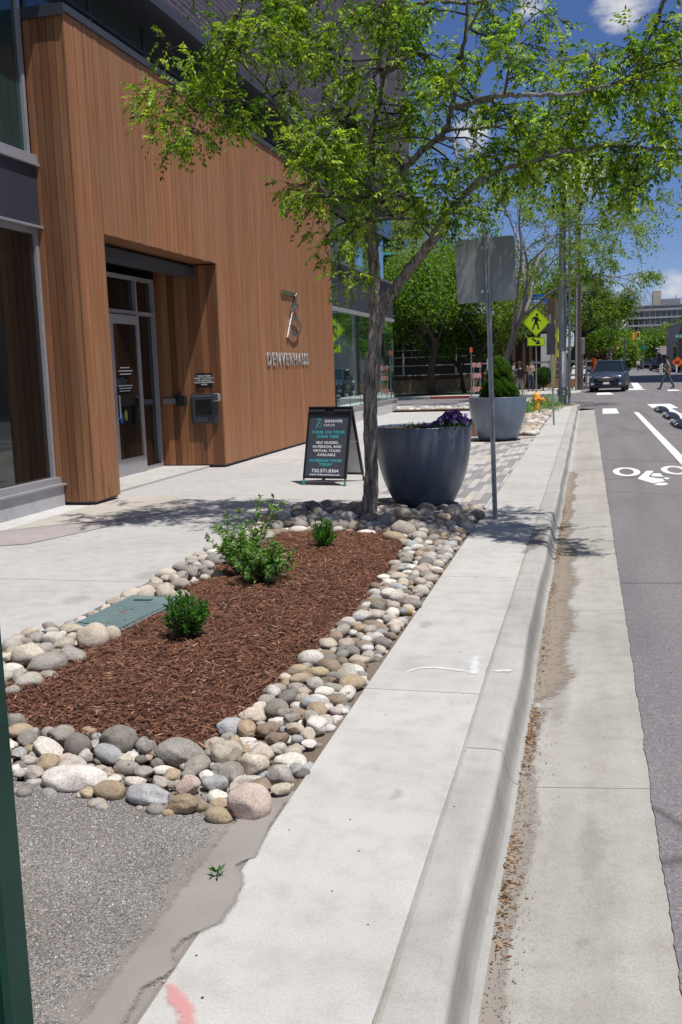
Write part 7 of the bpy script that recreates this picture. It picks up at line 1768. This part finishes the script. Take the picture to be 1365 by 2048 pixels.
FT = [(1215, 250, 9.5, DG), (1245, 260, 12, DG), (1232, 215, 9.3, MG), (1268, 240, 11.5, DG), (1292, 255, 11.5, np.array([(.035, .05, .02), (.05, .065, .03)])), (1325, 230, 12.5, MG), (1352, 250, 14.5, MG), (1380, 240, 14, MG), (1300, 205, 7.0, MG), (1260, 185, 6.0, MG), (1318, 190, 7.5, DG), (1195, 200, 8, DG), (1282, 310, 13, DG), (1215, 165, 5.0, DG), (1340, 300, 16, DG)]
pos = ['behind the parked SUV', 'left of the office block', 'near the far street lamp', 'under the left end of the office block', 'in front of the office block, brownish', 'below the office stair tower', 'tall at the far right', 'at the right edge of the photo', 'behind the green street name sign', 'behind the far cars, low', 'beside the round pole sign', 'behind the patio', 'far behind the traffic light', 'low behind the grey pylon', 'farthest right behind the grey building']
for i, (px_, Y, H, cl) in enumerate(FT):
    q = AY(px_, 735, Y); btree('distant_tree', f'distant green tree {pos[i]}', (q[0], Y, 0), H * 1.12, 1.0, (0, 0), 200 + i, 2600, .75, cl * .85, .3, .3, twig=1.5, depth=2, group='distant trees along the road', fork=.32)
# low hedge line closing the view at the end of the road
b = MB(); t = thing('distant_hedge', 'far off dark band of shrubs closing the end of the road', 'hedge', (0, 420, 0)); r = np.random.default_rng(9); n = 9000; P = np.column_stack([r.uniform(-60, 120, n), r.uniform(400, 425, n), r.uniform(0, 6, n) * (1 + .3 * np.sin(r.uniform(0, 9, n)))]); V, F = leafquads(P, r.normal(0, 1, (n, 3)), r.uniform(1.2, 2.4, n), r.uniform(1, 1.8, n), r); fast('foliage', V, F, M['leaf'], t, np.repeat(DG[r.integers(0, 4, n)] * .7, 2, axis=0))
# big trees over the road side opposite, for what the glass shows
# ================================================================== LIGHT
SUN = Vector((.319, -.163, .934)).normalized()
el = math.asin(SUN.z); az = math.atan2(SUN.x, SUN.y)
w = bpy.data.worlds.new('World'); scene.world = w; w.use_nodes = True; nt = w.node_tree
bg = nt.nodes['Background']; sky = nt.nodes.new('ShaderNodeTexSky'); sky.sky_type = 'NISHITA'; sky.sun_disc = False; sky.sun_elevation = el; sky.sun_rotation = az
sky.altitude = 1600; sky.air_density = 1.0; sky.dust_density = .4; sky.ozone_density = 2.2
tc = nt.nodes.new('ShaderNodeTexCoord'); nrm_ = nt.nodes.new('ShaderNodeVectorMath'); nrm_.operation = 'NORMALIZE'; nt.links.new(tc.outputs['Generated'], nrm_.inputs[0])
def wn(ty, **kw):
    q = nt.nodes.new(ty)
    for k, v in kw.items(): setattr(q, k, v)
    return q
def wm(op, a, b=0.0, c=None):
    q = wn('ShaderNodeMath', operation=op)
    for i, val in enumerate((a, b)):
        if hasattr(val, 'is_output'): nt.links.new(val, q.inputs[i])
        else: q.inputs[i].default_value = val
    return q.outputs[0]
mp = wn('ShaderNodeMapping'); mp.inputs['Scale'].default_value = (1, 1, 2.2); nt.links.new(nrm_.outputs[0], mp.inputs[0])
nz = wn('ShaderNodeTexNoise'); nz.inputs['Scale'].default_value = 14; nz.inputs['Detail'].default_value = 8; nz.inputs['Roughness'].default_value = .6; nt.links.new(mp.outputs[0], nz.inputs['Vector'])
def cl(x, y, rad, amp):
    d = Vector(_ray(x, y)).normalized(); dp = wn('ShaderNodeVectorMath', operation='DOT_PRODUCT'); nt.links.new(nrm_.outputs[0], dp.inputs[0]); dp.inputs[1].default_value = d
    c0 = math.cos(rad); mr = wn('ShaderNodeMapRange'); mr.inputs['From Min'].default_value = c0; mr.inputs['From Max'].default_value = 1; mr.inputs['To Min'].default_value = 0; mr.inputs['To Max'].default_value = amp; nt.links.new(dp.outputs['Value'], mr.inputs['Value']); return mr.outputs[0]
tot = None
for a in ((1245, 0, .036, .42), (940, 262, .03, .48), (1165, 345, .038, .5), (1345, 592, .03, .36), (1060, 2, .022, .38), (1205, 450, .012, .40), (1215, 640, .045, .36), (1280, 700, .09, .3)):
    o = cl(*a); tot = o if tot is None else wm('MAXIMUM', tot, o)
# generic scattered clouds elsewhere in the sky
n2 = wn('ShaderNodeTexNoise'); n2.inputs['Scale'].default_value = 2.2; n2.inputs['Detail'].default_value = 3; nt.links.new(nrm_.outputs[0], n2.inputs['Vector'])
sepd = wn('ShaderNodeSeparateXYZ'); nt.links.new(nrm_.outputs[0], sepd.inputs[0])
away = wn('ShaderNodeMapRange'); away.inputs['From Min'].default_value = .55; away.inputs['From Max'].default_value = .2; nt.links.new(sepd.outputs[1], away.inputs['Value'])
n2m = wn('ShaderNodeMapRange'); n2m.inputs['From Min'].default_value = .48; n2m.inputs['From Max'].default_value = .66; n2m.inputs['To Max'].default_value = .5; nt.links.new(n2.outputs[0], n2m.inputs['Value'])
tot = wm('MAXIMUM', tot, wm('MULTIPLY', n2m.outputs[0], away.outputs[0]))
cf = wn('ShaderNodeMapRange'); cf.interpolation_type = 'SMOOTHSTEP'; cf.inputs['From Min'].default_value = .70; cf.inputs['From Max'].default_value = 1.02; nt.links.new(wm('ADD', wm('MULTIPLY', nz.outputs[0], 1.05), tot), cf.inputs['Value'])
gate = wn('ShaderNodeMapRange'); gate.inputs['From Max'].default_value = .12; nt.links.new(tot, gate.inputs['Value'])
hs = wn('ShaderNodeHueSaturation'); hs.inputs['Saturation'].default_value = 1.1; hs.inputs['Value'].default_value = 1.0; nt.links.new(sky.outputs[0], hs.inputs['Color'])
mx = wn('ShaderNodeMix', data_type='RGBA'); nt.links.new(wm('MULTIPLY', cf.outputs[0], gate.outputs[0]), mx.inputs[0]); tint = wn('ShaderNodeMix', data_type='RGBA', blend_type='MULTIPLY'); tint.inputs[0].default_value = 1; nt.links.new(hs.outputs[0], tint.inputs[6]); tint.inputs[7].default_value = (.86, .89, 1.18, 1); nt.links.new(tint.outputs[2], mx.inputs[6]); mx.inputs[7].default_value = (9.0, 9.1, 9.4, 1)
nt.links.new(mx.outputs[2], bg.inputs['Color']); bg.inputs['Strength'].default_value = .078
sd = bpy.data.lights.new('sun', 'SUN'); sd.energy = 5.0; sd.angle = math.radians(.53); sd.color = (1, .965, .91)
so = bpy.data.objects.new('sun', sd); COL.objects.link(so); so.rotation_euler = SUN.to_track_quat('Z', 'Y').to_euler(); so.location = (10, -10, 30)
scene.view_settings.view_transform = 'Standard'; scene.view_settings.look = 'None'; scene.view_settings.exposure = 0
scene.render.engine = 'CYCLES'; scene.cycles.max_bounces = 7; scene.cycles.transparent_max_bounces = 8
